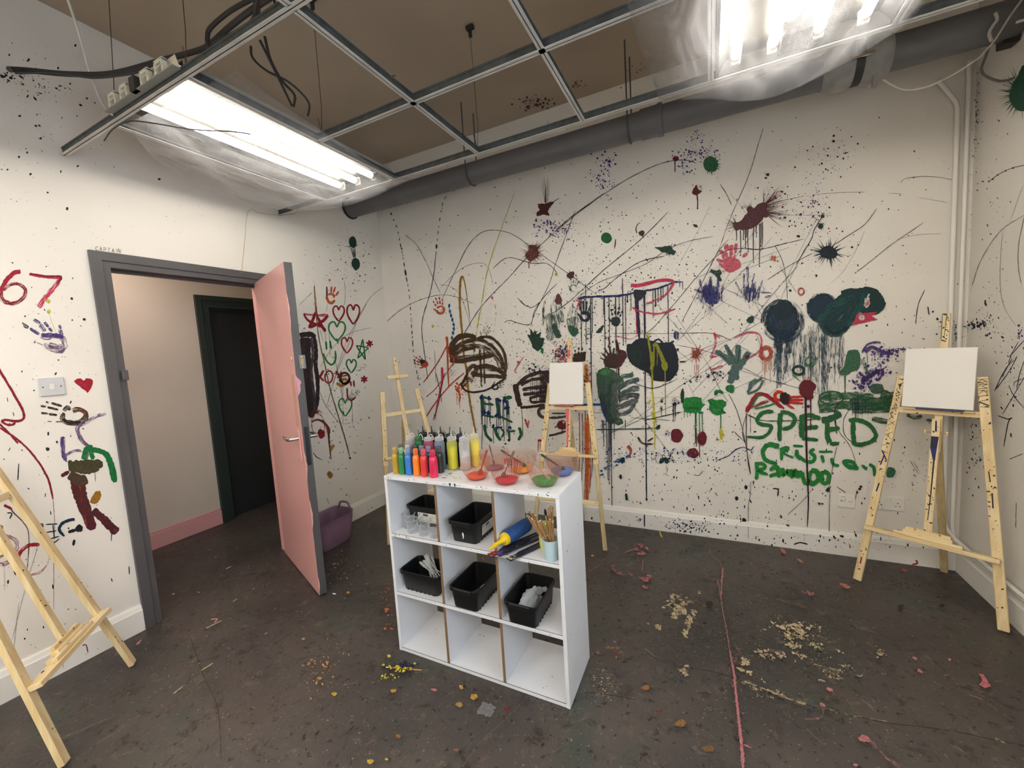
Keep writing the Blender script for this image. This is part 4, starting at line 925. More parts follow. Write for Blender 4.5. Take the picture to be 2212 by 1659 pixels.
for (x, c, lb) in ((1.533, (34, 34, 38), 'black squeeze bottle in the back row, leftmost dark nozzle'), (1.588, (44, 38, 60), 'dark brown-violet squeeze bottle in the back row'), (1.643, (40, 34, 32), 'dark brown squeeze bottle behind the grey-blue one'), (1.700, (20, 62, 48), 'dark green squeeze bottle behind the lemon yellow one'), (1.760, (26, 40, 92), 'navy blue squeeze bottle behind the white one')):
    squeeze(x, -1.466, c, c, .13, c, lb, capc=c)

# ------------------------------------------------------------------ ribbed bowls of paint
bowlm = film('pink_tinted_plastic', (.98, .93, .91), .022, (226, 184, 170), rough=.1, edge=.17)
bowlr = film('pink_tinted_rib', (.95, .87, .84), .09, (190, 140, 126), rough=.1, edge=.2)
def pool_mat(name, c, c2, wavy=False):
    return mat(name, c, rough=.4, col2=c2, nscale=90 if not wavy else 40, bump=.5, bscale=110, coat=.2, stretch=(1, 3, 1) if wavy else None)
def bowl(x, y, c, c2, lvl, label, wavy=False, s_=1.0):
    e = empty('mixing_bowl', (x, y, ZT)); e.scale = (s_,)*3; tag(e, label, 'bowl', 'ribbed pink-tinted plastic mixing bowls')
    prof = OP([(.0305, 0), (.036, .002), (.046, .012), (.056, .027), (.0635, .045), (.068, .062), (.0705, .078), (.0712, .088), (.0705, .0886), (.0695, .088), (.069, .078), (.0665, .062), (.062, .045), (.0545, .028), (.0445, .0135), (.035, .0035), (0, .0028)])
    rib = lambda z: .0006 if .03 < z < .074 else 0.0
    u = MB(); u.lathe(prof, bowlm, n=192, alt=(bowlr, .028, .076)); u.build('shell', e)
    rad = lambda z: .036+(z/.05)**.62*.0265
    u = MB(); u.lathe([(.031, .0042), (rad(lvl*.5)-.003, lvl*.5), (rad(lvl)-.0035, lvl-.001), (rad(lvl)-.006, lvl), (.01, lvl-.002), (0, lvl-.002)], pool_mat('pool_%d_%d_%d' % c, c, c2, wavy), n=48); u.build('paint', e)
    return e
def stick(b, t, m, label, kind='spoon', wd=.011):
    b, t = Vector(b), Vector(t); d = t-b; L = d.length; e = empty(kind, tuple(b)); e.rotation_euler = d.to_track_quat('Z', 'X').to_euler(); tag(e, label, kind, 'mixing spoons in the bowls')
    u = MB(); n = 12; vs = []; fs = []
    for i in range(n+1):
        s_ = i/n; ww = wd*(.42+.58*min(1, max(0, (s_-.15)/.75)))*(.5 if i == n else 1); z = L*s_-(0 if i < n else .0)
        vs += [(-ww/2, -.0011, z), (ww/2, -.0011, z), (ww/2, .0011, z), (-ww/2, .0011, z)]
    for i in range(n):
        for k in range(4): fs.append((4*i+k, 4*i+(k+1) % 4, 4*i+4+(k+1) % 4, 4*i+4+k))
    fs += [(3, 2, 1, 0), (4*n, 4*n+1, 4*n+2, 4*n+3)]; vs2 = vs; u.add(vs2, fs, m); u.build('handle', e)
    u = MB(); u.lathe([(.001, -.014), (.008, -.012), (.011, -.002), (.009, .01), (.004, .018), (.001, .02)], m, n=14, M=Matrix.Scale(.28, 4, (0, 1, 0))); u.build('spoon_bowl', e)
bc = [(1.935, -1.622), (2.090, -1.640), (2.250, -1.616), (2.276, -1.474), (2.090, -1.487), (1.944, -1.474)]
bowl(*bc[0], (226, 84, 56), (214, 70, 48), .020, 'ribbed bowl with orange-red paint, front row left', s_=.98)
bowl(*bc[1], (206, 44, 66), (186, 34, 56), .021, 'ribbed bowl with crimson paint and red streaks, front row middle')
bowl(*bc[2], (54, 168, 74), (30, 124, 56), .027, 'ribbed bowl with stirred green paint, front row right', wavy=True, s_=1.02)
bowl(*bc[3], (84, 142, 220), (60, 112, 190), .024, 'ribbed bowl with light blue paint, back row right', wavy=True)
bowl(*bc[4], (246, 190, 62), (236, 168, 40), .019, 'ribbed bowl with yellow-orange paint, back row middle')
bowl(*bc[5], (150, 110, 150), (128, 88, 128), .010, 'ribbed bowl nearly empty, back row left')
# red streaks running down inside the crimson bowl
u = MB()
for k in range(9):
    t = math.radians(50+k*9+rs.uniform(-3, 3)); w2 = rs.uniform(.02, .06); P = []
    for z, r in ((.086, .0688), (.062, .0658), (.045, .0613), (.03, .0545)): P += [(r*math.cos(t-w2*(1 if z > .08 else .6)), r*math.sin(t-w2*(1 if z > .08 else .6)), z), (r*math.cos(t+w2*(1 if z > .08 else .6)), r*math.sin(t+w2*(1 if z > .08 else .6)), z)]
    u.add(P, [(0, 1, 3, 2), (2, 3, 5, 4), (4, 5, 7, 6)][:rs.choice((1, 2, 3, 3))], MATS['paint_wet'], col=lin(COL['cr'])+(0,))
cb = [o for o in C.objects if o.name.startswith('mixing_bowl') and 'crimson' in o.get('label', '')][0]
u.build('paint_streaks', cb)
def sp(i, bx, by, tu, tv, ty, c, lb): stick((bc[i][0]+bx, bc[i][1]+by, ZT+.028), hit(tu, tv, 1, ty), mat('spoon_%d_%d_%d' % c, c, rough=.35), lb)
sp(0, .018, .0, 1052, 972, -1.615, (150, 62, 44), 'red-brown coated spoon in the orange-red bowl')
sp(5, -.01, .01, 1057, 961, -1.452, (104, 84, 110), 'grey-violet spoon in the nearly empty bowl')
sp(1, -.02, .01, 1111, 974, -1.632, (112, 88, 82), 'brown-grey spoon standing in the crimson bowl')
sp(4, .0, .02, 1082, 972, -1.462, (84, 72, 62), 'dark spoon leaning left in the yellow-orange bowl')
sp(2, .014, .0, 1138, 981, -1.605, (150, 136, 120), 'metal spoon leaning left in the green bowl')
sp(3, .0, .0, 1168, 981, -1.50, (34, 66, 66), 'dark teal spoon leaning left out of the light blue bowl')

# ------------------------------------------------------------------ floor things
bm_ = mat('plum_rubber', (142, 110, 134), rough=.5, col2=(134, 102, 126), nscale=6)
e = empty('flexible_tub', (.165, -1.02, 0)); tag(e, 'plum-coloured flexible bucket with a loop handle against the left wall beside the door', 'bucket')
u = MB(); HH = .225
def sec(w_, l_, r, z, dip=0.0): return (z, rrect(w_, l_, r, 8))
secs = [sec(.20, .27, .05, 0), sec(.212, .282, .055, .006), sec(.235, .315, .06, .10), sec(.252, .34, .065, .18)]
vs = []; n = len(secs[0][1])
for z, P in secs: vs += [(x, y, z) for x, y in P]
def rimz(x, y): return HH-.02*math.cos(min(1, abs(y)/.17)*math.pi*.5)-.012*(1-abs(x)/.13)*(1 if abs(y) < .1 else 0)
for (w_, l_, dz) in ((.258, .348, 0), (.262, .352, .003), (.256, .346, .004), (.252, .342, 0)):
    P = rrect(w_, l_, .067, 8); vs += [(x, y, rimz(x, y)+dz) for x, y in P]
for z, P in [sec(.246, .334, .062, .18), sec(.229, .309, .057, .10), sec(.206, .276, .052, .01)]: vs += [(x, y, z) for x, y in P]
rows_ = len(vs)//n; fs = [(i*n+k, i*n+(k+1) % n, (i+1)*n+(k+1) % n, (i+1)*n+k) for i in range(rows_-1) for k in range(n)]+[tuple(range(n))[::-1], tuple((rows_-1)*n+k for k in range(n))]
u.add(vs, fs, bm_, smooth=True); u.build('body', e)
for s_ in (1, -1):
    u = MB(); y = s_*.172
    P = [(-.075, y, HH-.012), (-.058, y, HH+.012), (-.045, y, HH+.036), (-.02, y+s_*.003, HH+.044), (.02, y+s_*.003, HH+.044), (.045, y, HH+.036), (.058, y, HH+.012), (.075, y, HH-.012)]
    u.tube(cr(P, 5), .0085, bm_, n=10); u.build('handle', e)
e = empty('paintbrush', (1.566, -1.798, 0), math.atan2(.056, .196)); tag(e, 'thin wooden paint brush lying on the floor left of the shelf', 'paintbrush')
u = MB(); MM = Matrix.Translation((0, 0, .0045)) @ Matrix.Rotation(math.pi/2, 4, 'Y'); u.lathe([(.0022, -.06), (.004, 0), (.0042, .06), (.003, .1)], brw, n=10, M=MM); u.build('handle', e)
u = MB(); u.lathe([(.0028, -.075), (.0024, -.058)], ferr, n=10, M=MM); u.build('ferrule', e)
u = MB(); u.lathe([(.001, -.102), (.0035, -.09), (.0028, -.074)], bris, n=10, M=MM); u.build('bristles', e)
u = MB(); rr_ = random.Random(8); nn = 7; vs = [(-.03+.06*i/nn+rr_.uniform(-.003, .003), -.025+.05*j/nn+rr_.uniform(-.003, .003), .003+rr_.uniform(0, .016)*(1 if 0 < i < nn and 0 < j < nn else .3)) for j in range(nn+1) for i in range(nn+1)]
u.add(vs, [(j*(nn+1)+i, j*(nn+1)+i+1, (j+1)*(nn+1)+i+1, (j+1)*(nn+1)+i) for j in range(nn) for i in range(nn)], film('crumpled_film', (.95, .95, .95), .35, (200, 200, 204), rough=.15))
o = u.build('crumpled_film'); o.location = (2.036, -1.835, .0008); tag(o, 'small crumpled piece of clear film on the floor in front of the shelf', 'litter')
u = MB(); u.add([(-.012, -.004, .001), (.012, -.002, .001), (.013, .003, .004), (-.011, .002, .003)], [(0, 1, 2, 3)], wht); u.add([(-.012, -.004, .0002), (.012, -.002, .0002), (.013, .003, .003), (-.011, .002, .002)], [(3, 2, 1, 0)], wht)
o = u.build('paper_scrap'); P = hit(722, 1283, 2, 0); o.location = (P.x, P.y, 0); tag(o, 'tiny white scrap of paper on the floor by the foot of the open door', 'litter')

# ------------------------------------------------------------------ electrics
def plate(name, ax, cx, cz, w_, h_, label, cat, group=None):
    e = empty(name, (0, cx, cz) if ax == 0 else (cx, 0, cz), math.pi/2 if ax == 0 else 0); tag(e, label, cat, group); return e
pl = mat('switch_plate_grey', (196, 196, 200), rough=.4); scr = mat('screw_dark', (110, 110, 112), rough=.4, metal=.6)
e = plate('light_switch', 0, -2.316, 1.381, .086, .086, 'square grey light switch with a white rocker between the handprints left of the door', 'light switch')
u = MB(); u.box((-.043, -.009, -.043), (.043, -.0005, .043), pl, bev=.002); u.build('faceplate', e)
u = MB(); M = Matrix.Translation((0, -.009, 0)) @ Matrix.Rotation(.12, 4, 'X'); u.box((-.008, -.004, -.0125), (.008, .002, .0125), wht, M=M, bev=.001); u.build('rocker', e)
for x in (-.03, .03): u = MB(); u.lathe([(.0035, 0), (.0035, .001), (0, .0012)], scr, n=10, M=Matrix.Translation((x, -.009, 0)) @ Matrix.Rotation(math.pi/2, 4, 'X')); u.build('screw', e)
e = plate('blank_socket_plate', 1, 3.609, .354, .086, .086, 'blank square white plate splashed with black, left of the double socket', 'socket')
u = MB(); u.box((-.043, -.009, -.043), (.043, -.0005, .043), wht, bev=.002); u.box((-.03, -.0098, -.004), (-.008, -.009, -.002), scr); u.box((.008, -.0098, -.004), (.03, -.009, -.002), scr)
splat_local(u, rs, ((0, -.009, 0), (1, 0, 0), (0, 0, 1), (0, -1, 0)), ((-.035, .04), (-.035, .035)), 8, .001, .003, ['bk', 'nv'], off=.0012); u.build('faceplate', e)
e = plate('double_socket', 1, 3.81, .362, .146, .086, 'white double power socket low on the back wall behind the right easel', 'socket')
u = MB(); u.box((-.073, -.009, -.043), (.073, -.0005, .043), pl if False else wht, bev=.002)
splat_local(u, rs, ((0, -.009, 0), (1, 0, 0), (0, 0, 1), (0, -1, 0)), ((-.06, .06), (-.035, .035)), 9, .001, .0025, ['bk', 'mr'], off=.0012); u.build('faceplate', e)
for x in (-.012, .012): u = MB(); u.box((x-.006, -.0125, .012), (x+.006, -.009, .028), wht, bev=.001); u.build('rocker', e)
for x in (-.042, .042):
    u = MB(); u.box((x-.002, -.0096, .0), (x+.002, -.009, .008), dark); u.box((x-.012, -.0096, -.016), (x-.006, -.009, -.012), dark); u.box((x+.006, -.0096, -.016), (x+.012, -.009, -.012), dark); u.build('socket_holes', e)

# ------------------------------------------------------------------ easels
pine = mat('pine', (230, 210, 166), rough=.55, col2=(214, 186, 136), nscale=5, stretch=(9, 9, .6), bump=.12, bscale=30)
pine2 = mat('pine_crosswise', (232, 212, 170), rough=.55, col2=(214, 186, 136), nscale=5, stretch=(.6, 9, 9), bump=.12, bscale=30)
pineb = mat('pine_darker', (204, 184, 140), rough=.6, col2=(182, 160, 116), nscale=6, stretch=(9, 9, .6))  # darker pine for rear legs, braces and lower leg lengths
brassm = mat('brass', (190, 160, 90), rough=.3, metal=1)
WB, WTP, LL = .528, .285, 1.17
def easel(loc, yaw, lean, mast_top, depth, label, tray_t=.32, rung=None, clamp=None, collars=False, spl=None, seed=0, masttop_marks=False):
    e = empty('easel', (loc[0], loc[1], 0), yaw); tag(e, label, 'easel', 'pine A-frame easels')
    up = Vector((0, math.sin(lean), math.cos(lean))); fr = Vector((0, -math.cos(lean), math.sin(lean)))   # front normal of the leaning face
    r = random.Random(seed); A = lambda s_, t, d=0.0: Vector((s_, 0, 0))+up*t+fr*d
    def flecks(mb, p, q, wd, th, n, cols, r0=.001, r1=.0042):
        d = (Vector(q)-Vector(p)); L = d.length; d.normalize(); sd = Vector((1, 0, 0)); sd = (sd-d*sd.dot(d)).normalized()
        splat_local(mb, r, (tuple(Vector(p)+fr*(th/2)), tuple(d), tuple(sd), tuple(fr)), ((.02, L-.02), (-wd/2+.003, wd/2-.003)), n, r0, r1, cols)
    cols = spl[1] if spl else ['bk', 'br', 'mr']; nf = spl[0] if spl else 8
    legs = []
    for s_ in (-1, 1):
        m_ = MB(); p = A(s_*WB/2, .010); q = A(s_*WTP/2, LL)
        if collars:
            mid = p.lerp(q, .52); m_.beam(p, mid, .028, .016, pineb, side=(1, 0, 0)); m_.beam(p.lerp(q, .50), q, .036, .020, pine, side=(1, 0, 0))
        else: m_.beam(p, q, .036, .020, pine, side=(1, 0, 0))
        flecks(m_, p.lerp(q, .5 if collars else .02), q, .034, .021, nf, cols); legs.append((m_, p, q, s_))
    # hand marks on the painted legs
    if masttop_marks:
        for (m_, p, q, s_) in legs:
            d = (q-p).normalized(); sd = Vector((1, 0, 0)); sd = (sd-d*sd.dot(d)).normalized(); L = (q-p).length
            def seg(a, b, w_=.0022, col='bk', m_=m_, p=p, d=d, sd=sd):
                A0 = p+d*(L-a[1])+sd*a[0]+fr*.0112; B0 = p+d*(L-b[1])+sd*b[0]+fr*.0112; dd_ = (B0-A0).normalized(); nn_ = dd_.cross(fr)*w_*.5
                m_.add([A0-nn_, A0+nn_, B0+nn_, B0-nn_], [(0, 1, 2, 3)], MATS['paint_wet'], col=lin(COL[col])+(0,))
            if s_ > 0:
                x = .015   # scrawled letters K M K L L I running down the leg
                for a, b in (((-x, .012), (x, .012)), ((0, .012), (-x, .03)), ((0, .012), (x, .03)), ((-x, .036), (x, .036)), ((x, .036), (-.004, .046)), ((-.004, .046), (x, .056)), ((-x, .056), (x, .056)), ((-x, .046), (-.004, .036)),
                             ((-x, .066), (x, .066)), ((0, .066), (-x, .084)), ((0, .066), (x, .084)), ((-x, .094), (x, .090)), ((-x, .094), (-x, .108)), ((-x, .118), (x, .112)), ((-x, .118), (-x, .134)), ((-x, .144), (x, .148)), ((-x, .030), (x, .022)), ((-x, .024), (x, .04))): seg(a, b)
                seg((-x, .122), (x, .140), .006, 'dg')
                seg((-.004, .45), (-.002, .50), .004, 'bk'); seg((.001, .55), (.0, .62), .005, 'dk')
            else:
                x = .014
                for a, b in (((-x, .25), (x, .27)), ((x, .25), (-x, .28)), ((-x, .33), (x, .31)), ((-x, .33), (x, .35)), ((0, .32), (0, .34)), ((-x, .39), (x, .37)), ((-x, .42), (x, .43))): seg(a, b)
                for k in range(26):
                    y = .01+.009*k; seg((r.uniform(-x, x), y), (r.uniform(-x, x), y+r.uniform(.0, .02)), .0035, r.choice(['bk', 'nv', 'bk']))
                seg((-x, .42), (x, .47), .006, 'bl'); seg((0, .44), (-x*.5, .50), .006, 'bl'); seg((.004, .60), (0, .65), .006, 'nv'); seg((0, 1.03), (0, 1.07), .006, 'cr')
    for (m_, p, q, s_) in legs: m_.build('leg', e)
    # rear leg, hinged on the mast
    ht = .93; P = A(0, ht, -.012); b_ = Vector((0, depth, .009)); m_ = MB(); m_.beam(b_, P, .030, .022, pineb, side=(1, 0, 0)); m_.build('rear_leg', e)
    # cross bars
    def bar(t, wd, over=.0, d=.018, m=pine2, th=.018, name='crossbar', nfl=6):
        hw = (WB+(WTP-WB)*t/LL)/2+over; mm = MB(); mm.beam(A(-hw, t, d), A(hw, t, d), wd, th, m, side=tuple(up))
        o_, a_ = A(-hw, t, d+th/2), (1, 0, 0); splat_local(mm, r, (tuple(o_), a_, tuple(up), tuple(fr)), ((.01, 2*hw-.01), (-wd/2+.002, wd/2-.002)), nfl, .0012, .004, cols); return mm.build(name, e)
    bar(.985, .030, -.012, -.001, nfl=4)
    if rung is not None: bar(rung, .032, -.006, -.001, name='lower_rung')
    # tray: ledge and grooved block with two brass screws
    hw = (WB+(WTP-WB)*tray_t/LL)/2+.012; m_ = MB()
    m_.beam(A(-hw, tray_t, .022), A(hw, tray_t, .022), .020, .050 if not collars else .034, pine2, side=tuple(up))
    splat_local(m_, r, (tuple(A(-hw, tray_t+.0105, .022)), (1, 0, 0), tuple(fr), tuple(up)), ((.01, 2*hw-.01), (-.014, .014)), nf, .0012, .005, cols)
    tr = m_.build('tray', e)
    m_ = MB(); bw = .125 if not collars else .09
    for k, (w2, hh, dd2) in enumerate(((bw, .016, .034), (bw*.72, .03, .026), (bw*.66, .045, .016))): m_.beam(A(-w2, tray_t+.010+hh/2, .016+dd2/2-.012), A(w2, tray_t+.010+hh/2, .016+dd2/2-.012), hh, dd2, pine2, side=tuple(up))
    splat_local(m_, r, (tuple(A(-bw, tray_t+.0265, .022)), (1, 0, 0), tuple(fr), tuple(up)), ((.01, 2*bw-.01), (-.005, .012)), nf//2, .001, .004, cols)
    bl = m_.build('tray_block', e)
    for s_ in (-.045, .045):
        m_ = MB(); c = A(s_, tray_t+.05, .016); m_.tube([c, c+fr*.004, c+fr*.006], .0055, brassm, n=12, rs=[.0055, .005, .002]); m_.build('screw', e)
    # mast in two lapped lengths with wing nuts
    m_ = MB(); t0 = tray_t+.02
    m_.beam(A(0, t0, .004), A(0, .95 if not collars else 1.02, .004), .032, .018, pine, side=(1, 0, 0)); m_.beam(A(.004, .78, -.014), A(.004, mast_top, -.014), .030, .017, pine, side=(1, 0, 0))
    flecks(m_, A(0, t0, .004), A(0, .93, .004), .03, .019, nf, cols); flecks(m_, A(.004, 1.32, -.014), A(.004, mast_top, -.014), .028, .018, nf//2, cols)
    if masttop_marks:
        def rib_(s0, s1, t0_, t1_, w0, w1, col, d=.0137):
            m_.add([A(s0-w0, t0_, d), A(s0+w0, t0_, d), A(s1+w1, t1_, d), A(s1-w1, t1_, d)], [(0, 1, 2, 3)], MATS['paint_wet'], col=lin(COL[col])+(0,))
        rib_(0, -.002, .86, .80, .014, .012, 'nv'); rib_(-.002, .003, .80, .74, .012, .004, 'bl'); rib_(.003, .001, .745, .56, .003, .0022, 'nv'); rib_(.001, -.003, .56, .43, .0022, .0015, 'bk'); rib_(0, .002, .94, .885, .003, .004, 'nv')
        rib_(-.01, -.008, 1.49, 1.36, .0012, .0012, 'dg', -.0051); rib_(.006, .002, 1.495, 1.37, .0015, .001, 'dg', -.0050); rib_(-.006, .002, 1.495, 1.485, .008, .004, 'dg', -.0049)
    if seed == 2: 
        for (t0_, t1_, w0) in ((1.42, 1.36, .012), (.98, .90, .013), (.90, .66, .008)): m_.add([A(-w0-.002, t0_, .0137 if t0_ < 1 else -.0052), A(w0-.002, t0_, .0137 if t0_ < 1 else -.0052), A(w0*.7-.004, t1_, .0137 if t0_ < 1 else -.0052), A(-w0*.7-.004, t1_, .0137 if t0_ < 1 else -.0052)], [(0, 1, 2, 3)], MATS['paint_wet'], col=lin(COL['pk'])+(0,))
    m_.build('mast', e)
    for t in (.88, ):
        m_ = MB(); m_.tube([A(-.045, t, -.004), A(.045, t, -.004)], .003, brassm, n=8)
        for s_ in (-1, 1): m_.beam(A(s_*.040, t-.009, -.004), A(s_*.040, t+.009, -.004), .006, .003, brassm, side=(1, 0, 0), bev=.0005)
        m_.build('wing_nut', e)
    m_ = MB(); m_.add([A(-.012, ht-.02, -.024), A(-.012, ht-.16, -.024), A(-.012, ht-.10, -.075), A(.012, ht-.02, -.024), A(.012, ht-.16, -.024), A(.012, ht-.10, -.075)], [(0, 1, 2), (5, 4, 3), (0, 2, 5, 3), (2, 1, 4, 5), (0, 3, 4, 1)], pineb); m_.build('brace', e)
    if clamp:
        m_ = MB(); m_.beam(A(-.088, clamp, .002), A(.088, clamp, .002), .026, .022, pine2, side=tuple(up)); m_.beam(A(-.088, clamp-.012, .018), A(.088, clamp-.012, .018), .010, .014, pine2, side=tuple(up)); m_.build('top_clamp', e)
        m_ = MB(); c = A(.012, clamp, .013); m_.tube([c, c+fr*.004], .004, brassm, n=10); m_.build('screw', e)
    if collars:
        for s_ in (-1, 1):
            hwl = (WB+(WTP-WB)*tray_t/LL)/2; c = A(s_*hwl, tray_t, .0); m_ = MB(); m_.beam(c-up*.012, c+up*.012, .046, .030, pine, side=(1, 0, 0)); m_.build('collar', e)
    return e, A, fr, up
cnv = mat('canvas_white', (236, 232, 228), rough=.75, bump=.3, bscale=500); cnb = mat('canvas_back_edge', (222, 216, 208), rough=.8)
def canvas(e, A, up, fr, s0, t0, w_, h_, label, roll=0.0):
    o = A(s0, t0, .0285); c = empty('canvas', tuple(e.matrix_basis @ o)); M3 = Matrix(((1, 0, 0), tuple(-fr), tuple(up))).transposed()
    c.rotation_euler = (Matrix.Rotation(e.rotation_euler[2], 3, 'Z') @ M3 @ Matrix.Rotation(roll, 3, 'Y')).to_euler(); tag(c, label, 'canvas', 'blank canvases on the easels')
    m_ = MB(); m_.box((-w_/2, -.004, 0), (w_/2, .0, h_), cnv, bev=.002); m_.build('painting_surface', c)
    m_ = MB()
    for a, b in (((-w_/2, 0, 0), (-w_/2+.03, .014, h_)), ((w_/2-.03, 0, 0), (w_/2, .014, h_)), ((-w_/2+.03, 0, 0), (w_/2-.03, .014, .03)), ((-w_/2+.03, 0, h_-.03), (w_/2-.03, .014, h_))): m_.box(a, b, cnb, bev=.001)
    m_.build('stretcher_frame', c)
    return c
R_ = easel((3.813, -.453), -.532, .179, 1.497, .451, 'paint-splattered pine easel in the right corner, black scrawls on its legs', spl=(46, ['bk', 'bk', 'br', 'nv', 'mr', 'dk']), seed=1, masttop_marks=True)
C.view_layers[0].update()
def upd(e): e.matrix_basis
canvas(R_[0], R_[1], R_[3], R_[2], -.003, 1.003, .256, .309, 'blank white canvas on the right-hand splattered easel')
# navy-painted ledge under that canvas
E_R, A_R, f_R, u_R = R_
m_ = MB(); m_.beam(A_R(-.075, .997, .026), A_R(.095, .997, .026), .008, .032, mat('navy_painted_ledge', (34, 44, 96), rough=.5), side=tuple(u_R)); m_.beam(A_R(-.13, .994, .018), A_R(.13, .994, .018), .006, .024, pine2, side=tuple(u_R)); m_.build('canvas_ledge', E_R)
M_ = easel((1.929, -.467), .039, .194, 1.504, .440, 'pine easel behind the shelf holding a portrait canvas', tray_t=.645, rung=.32, collars=True, spl=(30, ['bk', 'br', 'mr', 'dk']), seed=2)
canvas(M_[0], M_[1], M_[3], M_[2], -.013, 1.010, .255, .308, 'blank white portrait canvas on the easel behind the shelf')
m_ = MB(); m_.beam(M_[1](-.10, 1.002, .026), M_[1](.05, 1.002, .026), .010, .030, mat('pink_crusted_ledge', (206, 112, 120), rough=.6, col2=(170, 80, 84), nscale=60), side=tuple(M_[3])); m_.build('canvas_ledge', M_[0])
L_E = easel((.798, -.669), 1.04, .228, 1.453, .42, 'clean pine easel without a canvas near the left corner behind the paint bottles', tray_t=.645, rung=.32, clamp=1.286, collars=True, spl=(7, ['bk', 'br']), seed=3)
N_E = easel((.501, -2.45), 2.422, .263, 1.7, .45, 'pine easel at the left edge of the picture, closest to the camera', spl=(10, ['br', 'mr', 'bk']), seed=4)
m_ = MB(); A4 = N_E[1]
for (s_, t, c) in ((.27, .12, 'dg'), (.262, .14, 'dg')): pass

# ------------------------------------------------------------------ paint on the left wall
p = Painter(wl, 0, 0.0, 1, seed=31)
g = lambda *a: via(G_, *a); h = lambda *a: via(H_, *a); l = lambda *a: via(L_, *a)
p.spray(80, 300, 160, 260, 90, .8, 3.2, ['bk', 'db'], elong=.8); p.spray(40, 165, 60, 18, 60, 1, 4, 'bk', elong=1.5, ang=.3); p.spray(100, 195, 60, 22, 40, .8, 3.5, 'bk', elong=2, ang=.4)
p.spray(120, 780, 120, 420, 110, .7, 2.6, ['bk', 'db', 'gr'], elong=1.2); p.spray(90, 1280, 150, 200, 60, .7, 2.5, 'bk', elong=2, ang=1.5); p.spray(330, 480, 160, 60, 14, .8, 1.8, 'bk')
p.spray(760, 560, 55, 90, 150, .7, 2.2, ['bk', 'dg'], elong=.6); p.spray(740, 900, 70, 180, 260, .5, 1.9, ['bk', 'gr', 'br'], elong=.8); p.spray(690, 600, 60, 80, 60, .5, 1.5, 'bk')
p.dots([(66, 376, 3), (103, 416, 2.5), (41, 339, 2.5), (344, 387, 3.5), (155, 645, 3), (182, 690, 3.5), (103, 970, 4), (123, 955, 2.5), (145, 451, 3)], 2, 'bk')
# 67
p.stroke(g(148, 288, 95, 300, 40, 360, 6, 430, 18, 490, 80, 515, 145, 497, 182, 440, 165, 395, 110, 374, 60, 390, 28, 425), (11, 6), 'cr', dry=.34); p.stroke(g(148, 288, 95, 300, 40, 360, 6, 430), (10, 7), 'rd')
p.stroke(g(210, 305, 330, 325, 438, 328), (6, 8), 'hp', dry=.3); p.stroke(g(438, 325, 400, 385, 330, 470, 275, 545), (9, 12), 'hp', dry=.36); p.stroke(g(212, 303, 330, 322, 436, 326, 405, 375), 5, 'cr')
p.blob(*G_(346, 500), 5, 'ye', dry=.4); p.blob(*G_(350, 575), 4.5, 'ye', dry=.42); p.line(g(350, 585, 375, 660, 402, 722), 1, 'ye')
# purple hand
for a, b, w_ in (((168, 668), (205, 690), 8), ((215, 695), (280, 738), 8), ((240, 632), (290, 660), 8), ((285, 668), (325, 715), 9), ((318, 650), (350, 685), 7), ((352, 690), (374, 718), 7), ((424, 670), (436, 700), 7), ((430, 705), (445, 750), 8), ((245, 788), (255, 792), 9)):
    p.stroke(g(*a, *b), w_, 'pu' if a[0] > 170 else 'nv', dry=.36)
p.stroke(g(262, 795, 310, 815), 1.5, 'lp'); p.stroke(g(292, 748, 340, 755, 400, 748, 450, 770, 465, 815, 440, 850, 390, 850, 345, 830, 320, 800), 13, 'lp', dry=.42); p.stroke(g(300, 745, 380, 742, 455, 762), 8, 'pu', dry=.3); p.stroke(g(350, 815, 400, 822, 445, 830), 12, 'lp', dry=.4)
# filled heart
p.poly(g(532, 1078, 548, 1058, 580, 1055, 600, 1068, 625, 1052, 660, 1062, 664, 1095, 630, 1155, 610, 1140, 570, 1112), 'rd'); p.stroke(g(570, 1085, 595, 1108, 620, 1100), 5, 'pk', dry=.45)
# brown hand pointing left
for a in ((328, 1220, 350, 1228), (368, 1230, 445, 1252), (292, 1250, 330, 1256), (340, 1260, 418, 1278), (295, 1300, 345, 1306), (350, 1308, 410, 1316), (340, 1360, 370, 1362), (400, 1364, 450, 1362)): p.stroke(g(*a), 5 if a[1] < 1350 else 3.5, 'db' if a[1] < 1340 else 'gr', dry=.3)
p.stroke(g(455, 1285, 480, 1262, 505, 1280), 9, 'db', dry=.35); p.stroke(g(520, 1285, 570, 1275, 615, 1300, 605, 1345, 550, 1372, 480, 1368, 445, 1340, 460, 1300), 11, 'br', dry=.34); p.stroke(g(450, 1345, 500, 1370, 580, 1365), 5, 'bk', dry=.3); p.stroke(g(530, 1280, 590, 1278, 618, 1305), 4, 'or_', dry=.45)
# maroon looping line
p.stroke(g(-20, 970, 0, 1000, 60, 1100, 130, 1220, 168, 1295, 165, 1345, 110, 1360, 45, 1350, 14, 1363, 60, 1387, 100, 1380, 105, 1362), (6, 5), 'cr'); p.stroke(h(0, -60, 90, 0, 170, 80, 240, 190, 268, 300), 4.5, 'cr'); p.stroke(g(-10, 1375, 60, 1440, 130, 1520), 4.5, 'cr'); p.line(h(268, 300, 276, 420, 272, 560, 272, 860), 1.2, 'mr')
